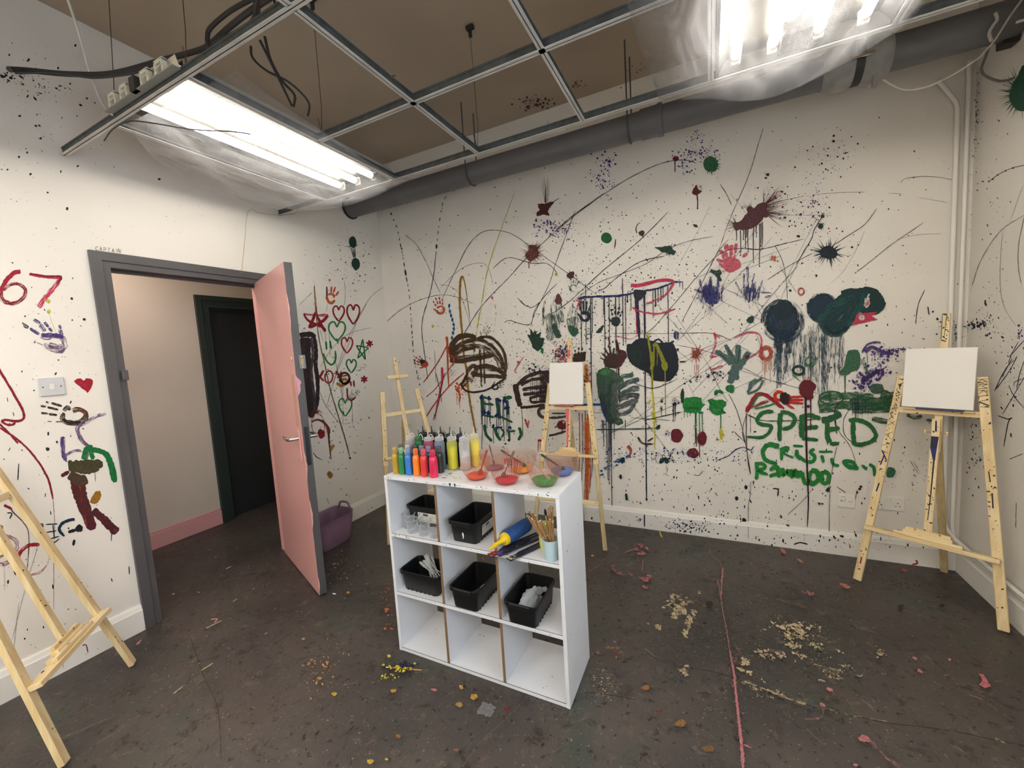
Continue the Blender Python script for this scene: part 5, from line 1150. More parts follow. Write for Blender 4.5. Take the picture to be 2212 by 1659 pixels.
# purple stroke figure, green, brown block
p.stroke(g(762, 1305, 690, 1325, 610, 1375), (6, 8), 'lp', dry=.42); p.stroke(g(610, 1370, 556, 1412, 590, 1500, 655, 1550), 9, 'lp', dry=.36); p.stroke(g(452, 1470, 448, 1560, 470, 1640), 10, 'pu', dry=.34); p.stroke(h(340, 110, 325, 85, 380, 55, 420, 62), 6, 'lp', dry=.4)
p.stroke(h(425, 100, 440, 50, 470, 38), 14, 'gn', dry=.28); p.stroke(h(440, 45, 530, 68, 560, 125, 582, 215), (10, 15), 'gn'); p.stroke(h(460, 60, 470, 100), 10, 'gn', dry=.3)
p.stroke(h(395, 185, 400, 260, 430, 350, 470, 455), (34, 22), 'mr', rough=.1); p.stroke(h(470, 355, 530, 410, 592, 470), (16, 20), 'mr', dry=.2); p.stroke(h(400, 200, 415, 330, 440, 440), 3, 'rs', dry=.45); p.stroke(h(310, 185, 350, 160), 8, 'mr'); p.stroke(h(350, 175, 405, 205, 440, 195), 22, (84, 66, 48), rough=.15)
p.stroke(h(345, 135, 420, 128, 520, 122), (26, 18), (78, 72, 46), rough=.2); p.stroke(h(380, 150, 440, 158, 500, 142), 14, (84, 76, 50)); p.line(h(480, 165, 482, 210), 2, (96, 80, 50)); p.line(h(565, 470, 562, 512), 4, 'mr')
p.poly(h(455, 310, 480, 265, 505, 260, 512, 285, 490, 320, 465, 322), 'oc'); p.stroke(h(470, 300, 500, 272), 5, 'or_', dry=.5)
# dark strokes, loops
p.stroke(h(378, 402, 345, 408, 312, 425, 300, 455, 325, 488), 6.5, 'tl'); p.stroke(h(345, 468, 385, 455), 7, 'bk'); p.blob(*H_(400, 448), 8, 'bk', asp=1.1); p.stroke(h(376, 505, 370, 535), 6, 'bk')
for a in ((232, 428, 292, 425), (235, 468, 285, 460), (245, 503, 300, 488), (268, 430, 275, 500), (262, 530, 300, 500)): p.stroke(h(*a), 2.6, 'bk')
p.stroke(h(190, 432, 215, 426, 212, 462), 3, 'mr'); p.stroke(h(45, 335, 70, 370, 120, 420, 145, 480, 140, 640), (3, 1.2), 'mr'); p.stroke(h(20, 330, 60, 350), 6, 'cr'); p.stroke(h(36, 370, 60, 372, 48, 400), 3, 'bk')
p.stroke(h(-10, 505, 30, 488, 75, 505, 85, 545, 65, 600, 20, 628, -10, 625), 9, 'mg', dry=.42); p.stroke(h(-10, 520, 40, 520, 55, 560), 7, 'rd', dry=.4); p.stroke(h(88, 608, 110, 560, 150, 533, 200, 530), (7, 8), 'rd', dry=.3)
p.stroke(h(240, 575, 250, 610, 205, 665, 140, 682), 2.2, 'rd', dry=.45); p.stroke(h(252, 600, 205, 672, 150, 684), 1.6, 'cr', dry=.4); p.line(h(150, 520, 135, 670), 1.2, 'mr'); p.line(h(190, 545, 148, 678), 1, 'mr'); p.line(h(125, 760, 62, 1010), 1.2, 'gr'); p.line(h(95, 820, 70, 1060), 1, 'gr'); p.line(h(20, 640, 25, 760), .8, 'gr')
p.stroke(h(8, 1290, 20, 1305, 45, 1230, 55, 1180), 3, 'mr'); p.stroke(g(52, 1190, 56, 1222), 2, 'bk'); p.stroke(g(94, 1295, 100, 1325), 2, 'bk'); p.stroke(g(75, 1550, 60, 1575), 2, 'bk')
for a in ((230, 270, 228, 290), (255, 360, 258, 380), (652, 640, 654, 680), (562, 700, 568, 718), (138, 955, 139, 965), (95, 120, 90, 205)): p.stroke(h(*a), 2.4, 'bk')
# CAPTAIN in pencil above the door casing
def letters(P, s_, x, y, dx, dy, hh, w_, col, ww=.6):
    """single-line capitals along a baseline, in photograph pixels"""
    G = dict(C=[(1, .15, .5, 0, 0, .3, 0, .75, .5, 1, 1, .85)], A=[(0, 1, .5, 0, 1, 1), (.2, .65, .8, .65)], P=[(0, 1, 0, 0, .9, .1, .85, .5, .1, .55)], T=[(0, 0, 1, 0), (.5, 0, .45, 1)], I=[(.5, 0, .5, 1)], N=[(0, 1, .05, 0, .95, 1, 1, 0)])
    for k, ch in enumerate(s_):
        ox, oy = x+dx*k, y+dy*k
        for st in G[ch]:
            pts = [(ox+st[i]*hh*ww, oy+st[i+1]*hh+st[i]*hh*ww*dy/dx) for i in range(0, len(st), 2)]
            for a, b in zip(pts, pts[1:]): P.stroke([a, b], w_, col, rough=.3, taper=(1, 1))
letters(p, 'CAPTA', 206.5, 532, 8.8, 1.2, 8.5, 1.0, (96, 88, 84)); letters(p, 'IN', 249, 537, 5.5, .8, 8, .8, (158, 148, 138)); p.stroke([(253, 545), (256, 536), (260, 547), (262, 538)], .8, (164, 154, 142))
# marks right of the door
p.blob(762, 523, 8.5, 'dg', asp=1.45, rough=.06, ang=-.1); p.blob(768.5, 570, 9, 'dg', asp=1.5, rough=.08, ang=-.2)
for k in range(9): p.line([(765+k*.6-2, 556), (757+k*1.4, 532+3*(k % 3))], 1, 'dg')
p.blob(*L_(1035, 348), 2.5, 'pk'); p.line(l(1035, 350, 1040, 385), .8, 'pk')
p.stroke(l(1015, 395, 1016, 430, 1015, 485), (3, 5), 'br', dry=.25); p.stroke(l(1050, 395, 1045, 440), 4, 'rs', dry=.2); p.stroke(l(1076, 398, 1062, 440), 4, 'rs', dry=.2); p.stroke(l(1100, 430, 1078, 462), 4, 'rs', dry=.2)
p.stroke(l(1018, 455, 1045, 448, 1068, 460, 1062, 475), 5, 'or_', dry=.3); p.stroke(l(1016, 460, 1020, 490, 1040, 515, 1065, 505, 1068, 490), 6, 'or_', dry=.3); p.blob(*L_(1050, 512), 3.5, 'oc')
p.stroke(l(850, 590, 900, 598, 1025, 600), (3, 6), 'hp', dry=.35); p.stroke(l(1025, 603, 975, 650, 890, 690), 6.5, 'cr'); p.stroke(l(888, 692, 920, 620, 938, 575), 6.5, 'cr'); p.stroke(l(936, 535, 945, 600, 975, 665, 1005, 718), (3, 7.5), 'cr'); p.stroke(l(850, 590, 885, 640, 990, 690), (4, 6), 'cr', dry=.25); p.stroke(l(880, 720, 905, 695), 3, 'hp', dry=.45)
p.heart(*L_(1100, 590), 25, 33, 3.6, 'cr'); p.heart(*L_(1205, 597), 28, 42, 3.8, 'cr'); p.heart(*L_(1088, 718), 37, 42, 3.6, 'lg'); p.stroke(l(1085, 765, 1097, 805), 3.5, 'lg'); p.heart(*L_(1160, 818), 25, 34, 3.6, 'rd'); p.heart(*L_(1191, 967), 22, 29, 3.2, 'gn'); p.heart(*L_(1147, 1262), 29, 38, 3.2, 'lg')
p.stroke(l(1008, 788, 1014, 848), 4, 'lg'); p.stroke(l(1038, 782, 1048, 842), 4, 'lg'); p.stroke(l(990, 872, 1012, 925, 1050, 955, 1078, 920, 1076, 855), (3.5, 4.5), 'lg')
p.star(*L_(1268, 850), 14, 24, 3, 'gn', rot=.1); p.aster(*L_(1322, 805), 8, 4.2, 'cr', rot=.3); p.line(l(1315, 830, 1314, 875), .8, 'mr'); p.aster(*L_(1283, 1060), 8, 4.4, 'cr', rot=.5)
p.stroke(l(945, 1022, 995, 1072), 4.5, 'cr'); p.stroke(l(992, 995, 950, 1070), 4.5, 'cr'); p.ring(*L_(1030, 1043), 8.5, 13, 3.6, 'rd', ang=.15); p.stroke(l(1080, 1000, 1110, 1048), 5, 'cr'); p.stroke(l(1122, 1005, 1090, 1052), 4, 'cr')
p.stroke(l(1085, 1085, 1120, 1105, 1160, 1080, 1150, 1060, 1100, 1070), 7, 'oc', dry=.3); p.ring(*L_(1145, 1052), 10, 12, 5, 'db', dry=.25, a1=9); p.stroke(l(1120, 1040, 1170, 1030, 1180, 1050), 3, 'cr')
p.stroke(l(1184, 1072, 1190, 1110), 4, 'cr'); p.stroke(l(1208, 1068, 1212, 1116), 4, 'cr'); p.stroke(l(1162, 1122, 1166, 1190, 1192, 1210, 1222, 1188), (4, 3.5), 'cr')
p.hand(*L_(1262, 975), 24, 'bk', ang=1.2, dry=.45, palm='ring'); p.hand(*L_(1215, 1168), 26, 'bk', ang=.9, dry=.42); 
# dark brown smear behind the open door
p.stroke(l(822, 748, 850, 740, 905, 738, 930, 760), 11, 'dk'); p.stroke(l(860, 760, 866, 900, 885, 1120, 905, 1335), (24, 16), 'dk', rough=.08); p.stroke(l(925, 755, 938, 850, 935, 960, 950, 1080, 948, 1190, 930, 1300), (8, 9), 'dk', dry=.22); p.stroke(l(905, 760, 915, 880, 905, 1000, 925, 1180, 930, 1290), (6, 5), (82, 64, 72), dry=.3); p.stroke(l(850, 790, 858, 950, 875, 1100), 8, (74, 56, 62), dry=.35)
p.stroke(l(915, 1330, 925, 1300, 958, 1290), 7, 'dk'); p.spray(*L_(945, 1180), 8, 40, 20, .6, 1.6, 'dk', elong=2, ang=.2); p.spray(*L_(840, 700), 14, 12, 14, .6, 2, 'lp', elong=3, ang=-.6)
p.ring(*L_(955, 1380), 15, 28, 8, 'pk', dry=.5, ang=-.15); p.ring(*L_(952, 1385), 14, 25, 2.5, 'rs', dry=.42, ang=-.15); p.stroke(l(905, 1370, 940, 1350, 990, 1365, 1025, 1410, 1030, 1450), (2.5, 8), (128, 58, 36)); p.stroke(l(1028, 1440, 1032, 1510, 1046, 1635), (5, 2), (96, 50, 36)); p.poly(l(950, 1440, 970, 1415, 1000, 1440, 995, 1475, 965, 1482), 'cr'); p.stroke(l(1040, 1575, 1052, 1545, 1068, 1530), 7, 'oc', dry=.35); p.poly([(706, 1024), (712, 1018), (719, 1024), (717, 1032), (711, 1033)], 'oc'); p.line(l(918, 1585, 940, 1615, 985, 1640), 2.4, 'br'); p.line([(706, 1076), (711, 1089)], 2, 'oc')
p.stroke(l(925, 385, 930, 480, 955, 740, 1000, 950, 1040, 1130, 1110, 1365, 1150, 1500, 1182, 1628), (2, 3), (124, 100, 56), rough=.3); p.blob(*L_(1182, 1625), 2.5, 'br'); p.line(l(928, 390, 945, 560), 1.2, 'oc')
for a in ((1138, 352, 1148, 420, 1142, 530), (1420, 400, 1330, 470, 1240, 620, 1190, 760, 1100, 980, 1060, 1100), (820, 525, 912, 435), (1025, 505, 1010, 580), (965, 1150, 1010, 1250, 1110, 1372, 1190, 1370), (1335, 690, 1180, 730, 1060, 830, 970, 970), (1070, 900, 1110, 1090, 1130, 1230), (1100, 950, 1010, 1270), (1195, 1130, 1200, 1380), (965, 700, 990, 790), (1000, 700, 1015, 850), (1030, 700, 1040, 900), (1130, 1060, 1130, 1380), (1300, 520, 1160, 780, 1090, 990)):
    p.line(l(*a), 1.0, 'db')
p.line([(530, 592), (523, 594), (522, 605)], .5, 'cm')

# ------------------------------------------------------------------ paint on the back wall
q = Painter(wb, 1, 0.0, -1, seed=77)
a_ = lambda *x: via(A_, *x); b_ = lambda *x: via(B_, *x); c_ = lambda *x: via(C_, *x); d_ = lambda *x: via(D_, *x); e_ = lambda *x: via(E_, *x); f_ = lambda *x: via(F_, *x)
# overall speckle
q.rs = .62
q.spray(1300, 520, 420, 300, 700, .5, 2.6, ['bk', 'bk', 'dk', 'dg', 'br'], elong=.7); q.spray(1550, 700, 480, 350, 900, .5, 2.6, ['bk', 'bk', 'nv', 'dk', 'mr'], elong=.8); q.spray(1250, 860, 380, 180, 900, .5, 2.4, ['bk', 'dk', 'br', 'nv'], elong=.8)
q.spray(950, 700, 120, 300, 160, .5, 2.0, ['bk', 'br'], elong=.8); q.spray(1150, 760, 140, 130, 420, .6, 2.4, ['bk', 'nv', 'dk', 'br'], elong=.5); q.spray(1650, 1010, 420, 190, 420, .7, 2.8, ['bk', 'nv'], elong=2.2, ang=1.45); q.spray(1400, 620, 240, 130, 500, .6, 2.8, ['bk', 'dg', 'dk'], elong=.8)
q.spray(1500, 1060, 260, 90, 160, .7, 3.0, ['bk', 'bk', 'dg'], elong=2, ang=1.5); q.spray(1850, 560, 250, 380, 200, .6, 2.6, ['bk', 'dk'], elong=1.2); q.spray(1180, 1000, 60, 60, 120, .6, 2, ['bk', 'mr'], elong=.6); q.spray(1300, 700, 120, 160, 300, .8, 3, ['bk', 'nv', 'dg'], elong=.6)
# violet sprays
q.rs = .64
for (u_, v_, ru, rv, n, r1) in ((1300, 385, 30, 42, 130, 5), (1318, 345, 18, 22, 40, 5), (1505, 300, 36, 30, 80, 4), (1495, 335, 46, 22, 120, 5), (1478, 362, 24, 20, 45, 5.5), (1530, 330, 30, 16, 50, 4.5), (1175, 485, 30, 18, 60, 6), (1205, 500, 36, 26, 100, 4.5), (1226, 486, 26, 24, 60, 3), (1160, 505, 10, 12, 16, 4)): q.spray(u_, v_, ru, rv, int(n*1.3), .5, r1*.72, ['vi', 'pu', 'lp'], elong=.4)
q.spray(1790, 340, 90, 50, 90, .8, 4, ['dk', 'mr', 'pu'], elong=.5, rot=-.4); q.spray(1762, 410, 12, 90, 26, 1.2, 3.6, ['vi', 'pu'], rot=.15); q.spray(1760, 470, 60, 70, 120, .7, 3.4, ['mr', 'cr', 'dk']); q.spray(1690, 440, 110, 60, 160, .5, 2.4, ['mr', 'dk'], elong=1.5, ang=-.4)
# green round spots
q.blob(*B_(1112, 348), 16.5, (58, 112, 78), rough=.07, spikes=26, slen=.8, sdir=.2, sspread=.9); q.blob(*B_(365, 876), 11.8, (24, 104, 60), rough=.05); q.stroke(b_(432, 885, 428, 920, 424, 950), 2.2, 'bk'); q.line(b_(424, 950, 414, 980), 1.5, 'bk', dash=3)
q.poly(b_(708, 945, 765, 938, 820, 930, 838, 955, 865, 975, 850, 998, 800, 985, 755, 975, 740, 960), 'dg', smooth=False); q.blob(*B_(815, 965), 9, 'dg', spikes=14, slen=1.4)
q.poly(b_(1103, 1118, 1115, 1098, 1150, 1110, 1180, 1102, 1192, 1130, 1178, 1150, 1195, 1180, 1180, 1190, 1160, 1165, 1140, 1140), 'dg', smooth=False); q.blob(*B_(1398, 1462), 8, 'dg', rough=.2, spikes=8, slen=1.5); q.poly(b_(290, 1550, 310, 1525, 345, 1498, 340, 1530, 320, 1555, 298, 1558), 'dg')
q.poly(b_(600, 830, 635, 825, 630, 862, 600, 855), 'br'); q.ring(*B_(607, 815), 9, 14, 2.5, 'br', dry=.4, a0=2.5, a1=4.8); q.poly(b_(985, 778, 1012, 782, 1018, 800, 995, 796), 'br')
# maroon splats
def splat(u_, v_, r, col, n=26, sl=1.6, asp=1.0, ang=0, sdir=None, ss=3.14, rough=.22): q.blob(u_, v_, r, col, rough=rough, asp=asp, ang=ang, spikes=n, slen=sl, sdir=sdir, sspread=ss)
q.poly(a_(1196, 300, 1250, 298, 1300, 283, 1318, 290, 1290, 320, 1272, 352, 1286, 385, 1240, 378, 1195, 390, 1190, 365, 1212, 345), (92, 46, 46), smooth=False)
for k in range(7): q.line(a_(1250+k*4, 288, 1228+k*9, 150-22*(k % 3)), .7, (130, 96, 92))
q.stroke(a_(1258, 175, 1255, 240, 1254, 295), (.8, 3.4), (96, 52, 50)); q.stroke(a_(1290, 300, 1355, 258), 1.4, 'bk')
splat(*A_(1160, 655), 14, (112, 56, 50), 40, 1.5, asp=1.2); q.ring(*A_(1162, 665), 7, 11, 3, (132, 74, 66), dry=.4); q.stroke(a_(1136, 720, 1137, 765), 2, 'mr')
splat(*A_(1435, 812), 8, (82, 46, 44), 8, 1.2); q.poly(a_(1322, 990, 1345, 942, 1370, 975, 1372, 1005, 1345, 1022, 1325, 1005), (112, 58, 62)); q.stroke(a_(1362, 1005, 1376, 1050), 2.4, 'mr', dry=.3)
q.poly(b_(838, 310, 850, 292, 878, 292, 876, 318, 860, 326), 'cr'); q.stroke(b_(856, 318, 857, 360, 857, 405), (2.6, 2), 'mr'); q.poly(b_(978, 545, 1010, 495, 1022, 525, 1048, 540, 1030, 560, 1010, 572, 985, 562), (104, 50, 46)); q.spray(*B_(1030, 515), 14, 8, 16, .6, 2, 'mr', elong=2); q.stroke(b_(1014, 565, 1019, 610, 1018, 666), (3.4, 2.4), 'mr'); q.blob(*B_(1018, 664), 2, 'mr')
q.poly(b_(1282, 802, 1298, 768, 1335, 750, 1355, 715, 1392, 685, 1425, 660, 1455, 632, 1492, 618, 1508, 655, 1502, 705, 1482, 750, 1448, 785, 1402, 812, 1345, 820, 1300, 816), (92, 44, 50), smooth=False)
for (x, y, ang, n, sl) in ((1490, 650, -.7, 34, 6.5), (1500, 700, 0, 26, 6), (1300, 790, 3.3, 16, 3), (1400, 680, -2.0, 12, 2.2)): q.blob(*B_(x, y), 9, (92, 44, 50), rough=.2, spikes=n, slen=sl, sdir=ang, sspread=.5)
for (x, y, l_) in ((1296, 815, 22), (1325, 818, 56), (1348, 815, 20), (1360, 812, 40), (1368, 815, 14), (1380, 812, 48), (1420, 800, 76), (1440, 790, 22), (1463, 775, 92), (1482, 760, 58), (1472, 770, 50)): q.drips(*[B_(x, y)[0]]*2, B_(x, y)[1], B_(x, y)[1], 1, l_-2, l_+2, 2.2, (60, 38, 44))
q.stroke(b_(1590, 545, 1560, 600), 1.4, 'mr')
for (x, y) in ((1508, 446), (1525, 418), (1570, 580), (1645, 560), (1628, 655), (1580, 590), (1640, 730), (1625, 545)): q.blob(*B_(x, y), 2.4, 'cr', n=8)
q.dots([C_(160, 352)+(4,), C_(150, 372)+(3,), C_(358, 590)+(3,), C_(345, 720)+(4,), C_(265, 608)+(3,), C_(452, 955)+(2.6,), C_(665, 785)+(3,), C_(555, 152)+(3,)], 3, 'mr')
# dark round splat right
splat(*C_(525, 817), 20, (28, 42, 50), 46, 1.5, asp=.66, rough=.12); q.blob(*C_(490, 600), 4, 'dg', spikes=8, slen=2.5); q.blob(*C_(478, 660), 6, 'dg', spikes=6); q.stroke(c_(490, 600, 440, 680, 425, 730, 385, 800, 330, 890), (2, 1.5), 'bk'); q.blob(*C_(296, 1044), 3, 'dg'); q.stroke(c_(362, 888, 368, 876), 3, 'bk')
# pink hand
q.hand(*B_(1245, 1030), 60, 'pk', ang=-.12, dry=.2, palm='full'); q.stroke(b_(1155, 1030, 1210, 1048), 7, 'pk', dry=.25); q.poly(b_(1205, 1040, 1240, 1010, 1310, 1030, 1330, 1080, 1290, 1108, 1240, 1102), 'pk'); q.stroke(b_(1225, 920, 1240, 965), 7, 'pk'); q.stroke(b_(1298, 915, 1285, 965), 6.5, 'pk'); q.stroke(b_(1265, 925, 1258, 1000), 7, 'pk'); q.stroke(b_(1180, 965, 1222, 1010), 7, 'pk', dry=.3); q.stroke(b_(1375, 985, 1340, 1012), 7, 'pk', dry=.3)
# long thin lines
for a, w_ in ((b_(0, 830, 150, 705, 400, 525, 560, 430, 720, 355, 840, 322, 940, 320, 1010, 340), 1.8), (a_(665, 1240, 800, 1030, 1000, 820, 1100, 705, 1195, 620, 1420, 410, 1680, 220), 1.9), (b_(-60, 1440, 100, 1330, 340, 1110, 560, 930, 700, 800, 805, 690), 2.0), (a_(505, 1000, 600, 800, 700, 600, 790, 510, 880, 488, 1000, 510, 1130, 590, 1250, 680, 1420, 800, 1540, 890, 1660, 980), 1.5),
              (b_(1490, 85, 1440, 250, 1380, 440, 1250, 740, 1180, 940), 1.4), (b_(1180, 940, 1120, 1060, 1060, 1180), 1.2), (b_(150, 1310, 300, 1200, 480, 1130, 650, 1060, 800, 960, 950, 900, 1130, 865), 1.4), (b_(300, 1260, 360, 1230, 440, 1160, 600, 1050, 780, 1005), 2.2), (b_(905, 1480, 1050, 1200, 1150, 1000, 1240, 885), 1.6), (b_(1660, 910, 1480, 955, 1360, 952, 1250, 960, 1150, 1010, 1000, 1170, 850, 1350, 700, 1520, 640, 1560), 1.7),
              (a_(505, 900, 600, 805, 700, 740, 800, 725, 850, 770, 878, 880), 1.1), (a_(120, 1140, 230, 1050, 380, 980, 520, 952, 640, 975, 735, 1015), 1.3), (a_(250, 522, 330, 590, 400, 720, 450, 830, 500, 940), 1.2), (a_(1470, 350, 1400, 530, 1330, 720, 1280, 880, 1180, 1080, 1150, 1180), 1.2), (a_(960, 1150, 1000, 1135, 1080, 1160, 1150, 1160, 1180, 1060, 1260, 950, 1340, 870), 1.8), (a_(1058, 975, 1100, 1020, 1160, 1042, 1220, 1000), 2.2), (a_(880, 760, 950, 700, 1010, 685, 1100, 710, 1180, 728, 1260, 725, 1310, 760, 1340, 800), 1.8), (a_(500, 880, 570, 890, 640, 950, 690, 1080, 720, 1190), 1),
              (c_(-60, 470, 40, 600, 90, 800), .6), (c_(0, 790, 100, 800, 200, 780, 380, 735), 1.6), (c_(160, 980, 300, 890, 430, 820), 1.6), (c_(560, 770, 650, 710, 740, 650, 812, 555), 1.8), (c_(695, 932, 800, 850, 900, 770, 1090, 640), 1.5), (c_(955, 403, 985, 375, 1100, 362, 1200, 370, 1290, 388), 1.2), (c_(430, 472, 600, 458, 745, 456), .9), (c_(180, 520, 380, 480), 1), (c_(880, 462, 970, 468), .8), (c_(205, 775, 250, 870, 272, 980, 278, 1110), 1.6), (c_(0, 1320, 100, 1180, 240, 1010, 340, 900), 1.2), (c_(150, 595, 540, 592), .8), (c_(930, 740, 1060, 710, 1200, 705), .7), (c_(1065, 488, 1240, 520), .6), (c_(1100, 1040, 1060, 1130, 1045, 1245), 2.2), (c_(540, 1000, 620, 920, 700, 780, 740, 690), .8),
              (e_(400, 66, 700, 68, 900, 66, 1100, 64, 1200, 90, 1260, 120), 1.6), (e_(870, 150, 1100, 200, 1300, 290, 1500, 390, 1659, 430), 1.2), (e_(300, 760, 700, 755), 1.2), (e_(280, 640, 600, 610), 1.0), (e_(300, 830, 600, 660, 900, 440, 1200, 250, 1400, 60), 1.0), (e_(1240, 500, 1300, 620, 1350, 800, 1380, 960, 1400, 1075), 1.8), (e_(520, 540, 700, 770, 870, 1000), 1.2), (e_(1100, 300, 1180, 470, 1240, 560), 1.2), (e_(950, 430, 1000, 530, 1060, 700), .8), (e_(1280, 770, 1340, 830), 1.8), (f_(0, 330, 200, 400, 420, 460, 700, 540), 1.2), (f_(720, 550, 680, 650, 700, 760, 780, 870, 825, 990), 1.6), (f_(795, 590, 740, 680, 740, 780, 790, 840, 860, 850), 1.8), (b_(0, 1060, 60, 900, 135, 680), 1.1), (b_(1180, 490, 1225, 560, 1262, 640), 1.6)):
    q.line(a, w_, 'bk' if w_ > 1.1 else 'gr')
for k in range(26):
    x, y = q.r.uniform(1420, 1720), q.r.uniform(520, 900); t = q.r.uniform(-1.2, -.3); l_ = q.r.uniform(60, 200); q.line([(x, y), (x+l_*math.cos(t)*.5+q.r.uniform(-8, 8), y+l_*math.sin(t)*.5), (x+l_*math.cos(t), y+l_*math.sin(t))], .8, q.r.choice(['bk', 'gr', 'dk']))
for k in range(14):
    x, y = q.r.uniform(1380, 1700), q.r.uniform(560, 760); l_ = q.r.uniform(60, 160); t = q.r.uniform(.4, 1.2); q.line([(x, y), (x+l_*math.cos(t), y+l_*math.sin(t))], .8, 'dk')
# dashed runs, left part
q.line(a_(185, 460, 205, 540, 230, 660, 250, 790, 272, 900, 285, 1030, 300, 1250, 312, 1400, 340, 1540, 370, 1659), 2, 'nv', dash=9, gap=.4); q.stroke(a_(250, 775, 255, 815), 4, 'tl'); q.line(a_(545, 245, 520, 290, 495, 430, 475, 600), 2.4, 'nv', dash=7, gap=.8); q.stroke(a_(475, 590, 472, 622), 4, 'tl'); q.line(a_(470, 640, 455, 800, 425, 950, 385, 1080, 368, 1180, 375, 1280, 392, 1400, 412, 1560), 2, 'nv'); q.stroke(a_(145, 365, 155, 380), 3, 'bk'); q.line(a_(165, 410, 200, 500, 225, 620, 235, 700), 2.6, 'bk', dash=4, gap=1.5)
for (x, y) in ((565, 1030), (570, 1070), (578, 1100), (588, 1130), (597, 1165), (598, 1195), (592, 1225), (585, 1260)): q.blob(*A_(x, y), 2.6, 'cy', asp=1.6, n=9)
q.stroke(a_(560, 1030, 600, 1170, 590, 1240), 1, 'cy'); q.stroke(a_(1210, 600, 1212, 625), 1, 'bk')
# orange hand, red hand with green palm
q.hand(*A_(495, 1030), 37, 'or_', ang=-.25, dry=.28, palm='ring', fcol='rs'); q.stroke(a_(480, 1068, 500, 1082, 520, 1050), 3, 'oc', dry=.4); q.hand(*A_(365, 1435), 34, 'rs', ang=-1.05, dry=.15, palm='full', fcol='rs'); q.blob(*A_(372, 1432), 5.5, 'dg', rough=.3)
q.blob(*A_(448, 1176), 2.8, 'ye'); q.blob(*A_(1332, 806), 3.2, 'ye', spikes=5); q.stroke(a_(1040, 200, 960, 420, 880, 640, 830, 820, 800, 1000, 760, 1220, 740, 1380), (1, 3), 'ye', dry=.36)
q.line(a_(870, 975, 900, 1060, 880, 1230), 1.2, 'pk', dash=8); q.blob(*A_(872, 972), 3, 'pk', n=8)
# ochre run
q.stroke(a_(658, 815, 646, 860, 640, 1000, 650, 1150, 660, 1240, 672, 1400, 690, 1500, 700, 1659), (5, 4), 'oc'); q.stroke(a_(645, 845, 658, 818, 672, 850, 690, 950, 715, 1140), (4, 1), 'oc'); q.stroke(d_(690, 300, 705, 500, 740, 700, 765, 830), (5, 3.5), 'oc', dry=.3); q.spray(*D_(720, 560), 10, 60, 30, .6, 2, ['oc', 'br'])
# orange and red lines
for a, w_, c in ((d_(545, 90, 552, 150, 556, 330, 562, 460), (6, 2), 'or_'), (d_(552, 150, 480, 280, 380, 420), 2.4, 'rs'), (d_(640, 200, 560, 330, 470, 460, 400, 520), 1.8, 'rs'), (d_(672, 350, 570, 440, 470, 560, 390, 680), 2.6, 'rs'), (d_(515, 310, 512, 420, 490, 520, 460, 690), (5, 2), 'hp'), (d_(530, 350, 490, 560, 448, 690), 1.4, 'db'), (d_(470, 350, 500, 480, 510, 560), 1.4, 'bk'), (d_(330, 480, 385, 545), 1, 'nv'), (d_(460, 190, 470, 420), 1, 'gr')): q.stroke(a, w_, c, dry=.22 if c != 'gr' else 0)
q.spray(*D_(640, 470), 14, 16, 60, .8, 4, ['or_', 'rs'], elong=1); q.stroke(d_(620, 450, 640, 500, 635, 560), 4, 'or_', dry=.4); q.line(d_(618, 500, 618, 580), 1.2, 'or_'); q.line(d_(640, 500, 641, 610), 1.4, 'or_'); q.spray(*D_(750, 400), 16, 24, 40, .6, 2.2, ['or_', 'oc'], elong=1)
# big brown scribble
BR = (84, 62, 44)
for a, w_, dr in ((d_(590, 240, 585, 160, 640, 90, 720, 85, 755, 100), (14, 9), .2), (d_(575, 230, 640, 150, 760, 110, 860, 150, 930, 230, 960, 330), (10, 7), .3), (d_(600, 200, 700, 160, 820, 170, 900, 240, 940, 330), 9, .36), (d_(575, 240, 660, 190, 760, 165), 7, .3), (d_(570, 255, 640, 265, 760, 245, 880, 225), (11, 9), .24), (d_(600, 240, 740, 230, 860, 210), 7, .36),
                  (d_(770, 100, 860, 95, 940, 170, 970, 260, 965, 360), 6, .3), (d_(785, 90, 880, 110, 950, 190), 4, .4), (d_(745, 320, 820, 300, 900, 320, 975, 375), (9, 10), .22), (d_(720, 350, 800, 370, 900, 375, 970, 385), (9, 8), .3), (d_(750, 310, 860, 330, 960, 340), 6, .4), (d_(690, 350, 730, 300, 760, 320, 735, 380), 9, .34),
                  (d_(700, 350, 665, 410, 655, 440, 690, 480, 760, 488, 850, 465, 920, 420, 975, 385), (5, 4), .1), (d_(660, 440, 700, 400, 740, 400), 10, .4), (d_(785, 180, 790, 300, 798, 450), 5, .34), (d_(815, 180, 815, 300, 820, 430), 4, .36), (d_(745, 90, 735, 140, 750, 200), 5, .35), (d_(970, 260, 978, 320, 940, 350), 3, .3)): q.stroke(a, w_, BR if dr > .15 else 'db', dry=dr)
q.stroke(d_(590, 300, 600, 250, 570, 220), 4, 'or_', dry=.4); q.stroke(d_(575, 265, 640, 275, 700, 270), 4, (120, 78, 40), dry=.4); q.hand(*D_(825, 60), 30, 'db', ang=.5, dry=.4, palm='C'); q.hand(*D_(915, 440), 28, 'bk', ang=1.2, dry=.35); q.spray(*D_(580, 330), 12, 18, 60, .5, 1.2, 'gr', elong=2)
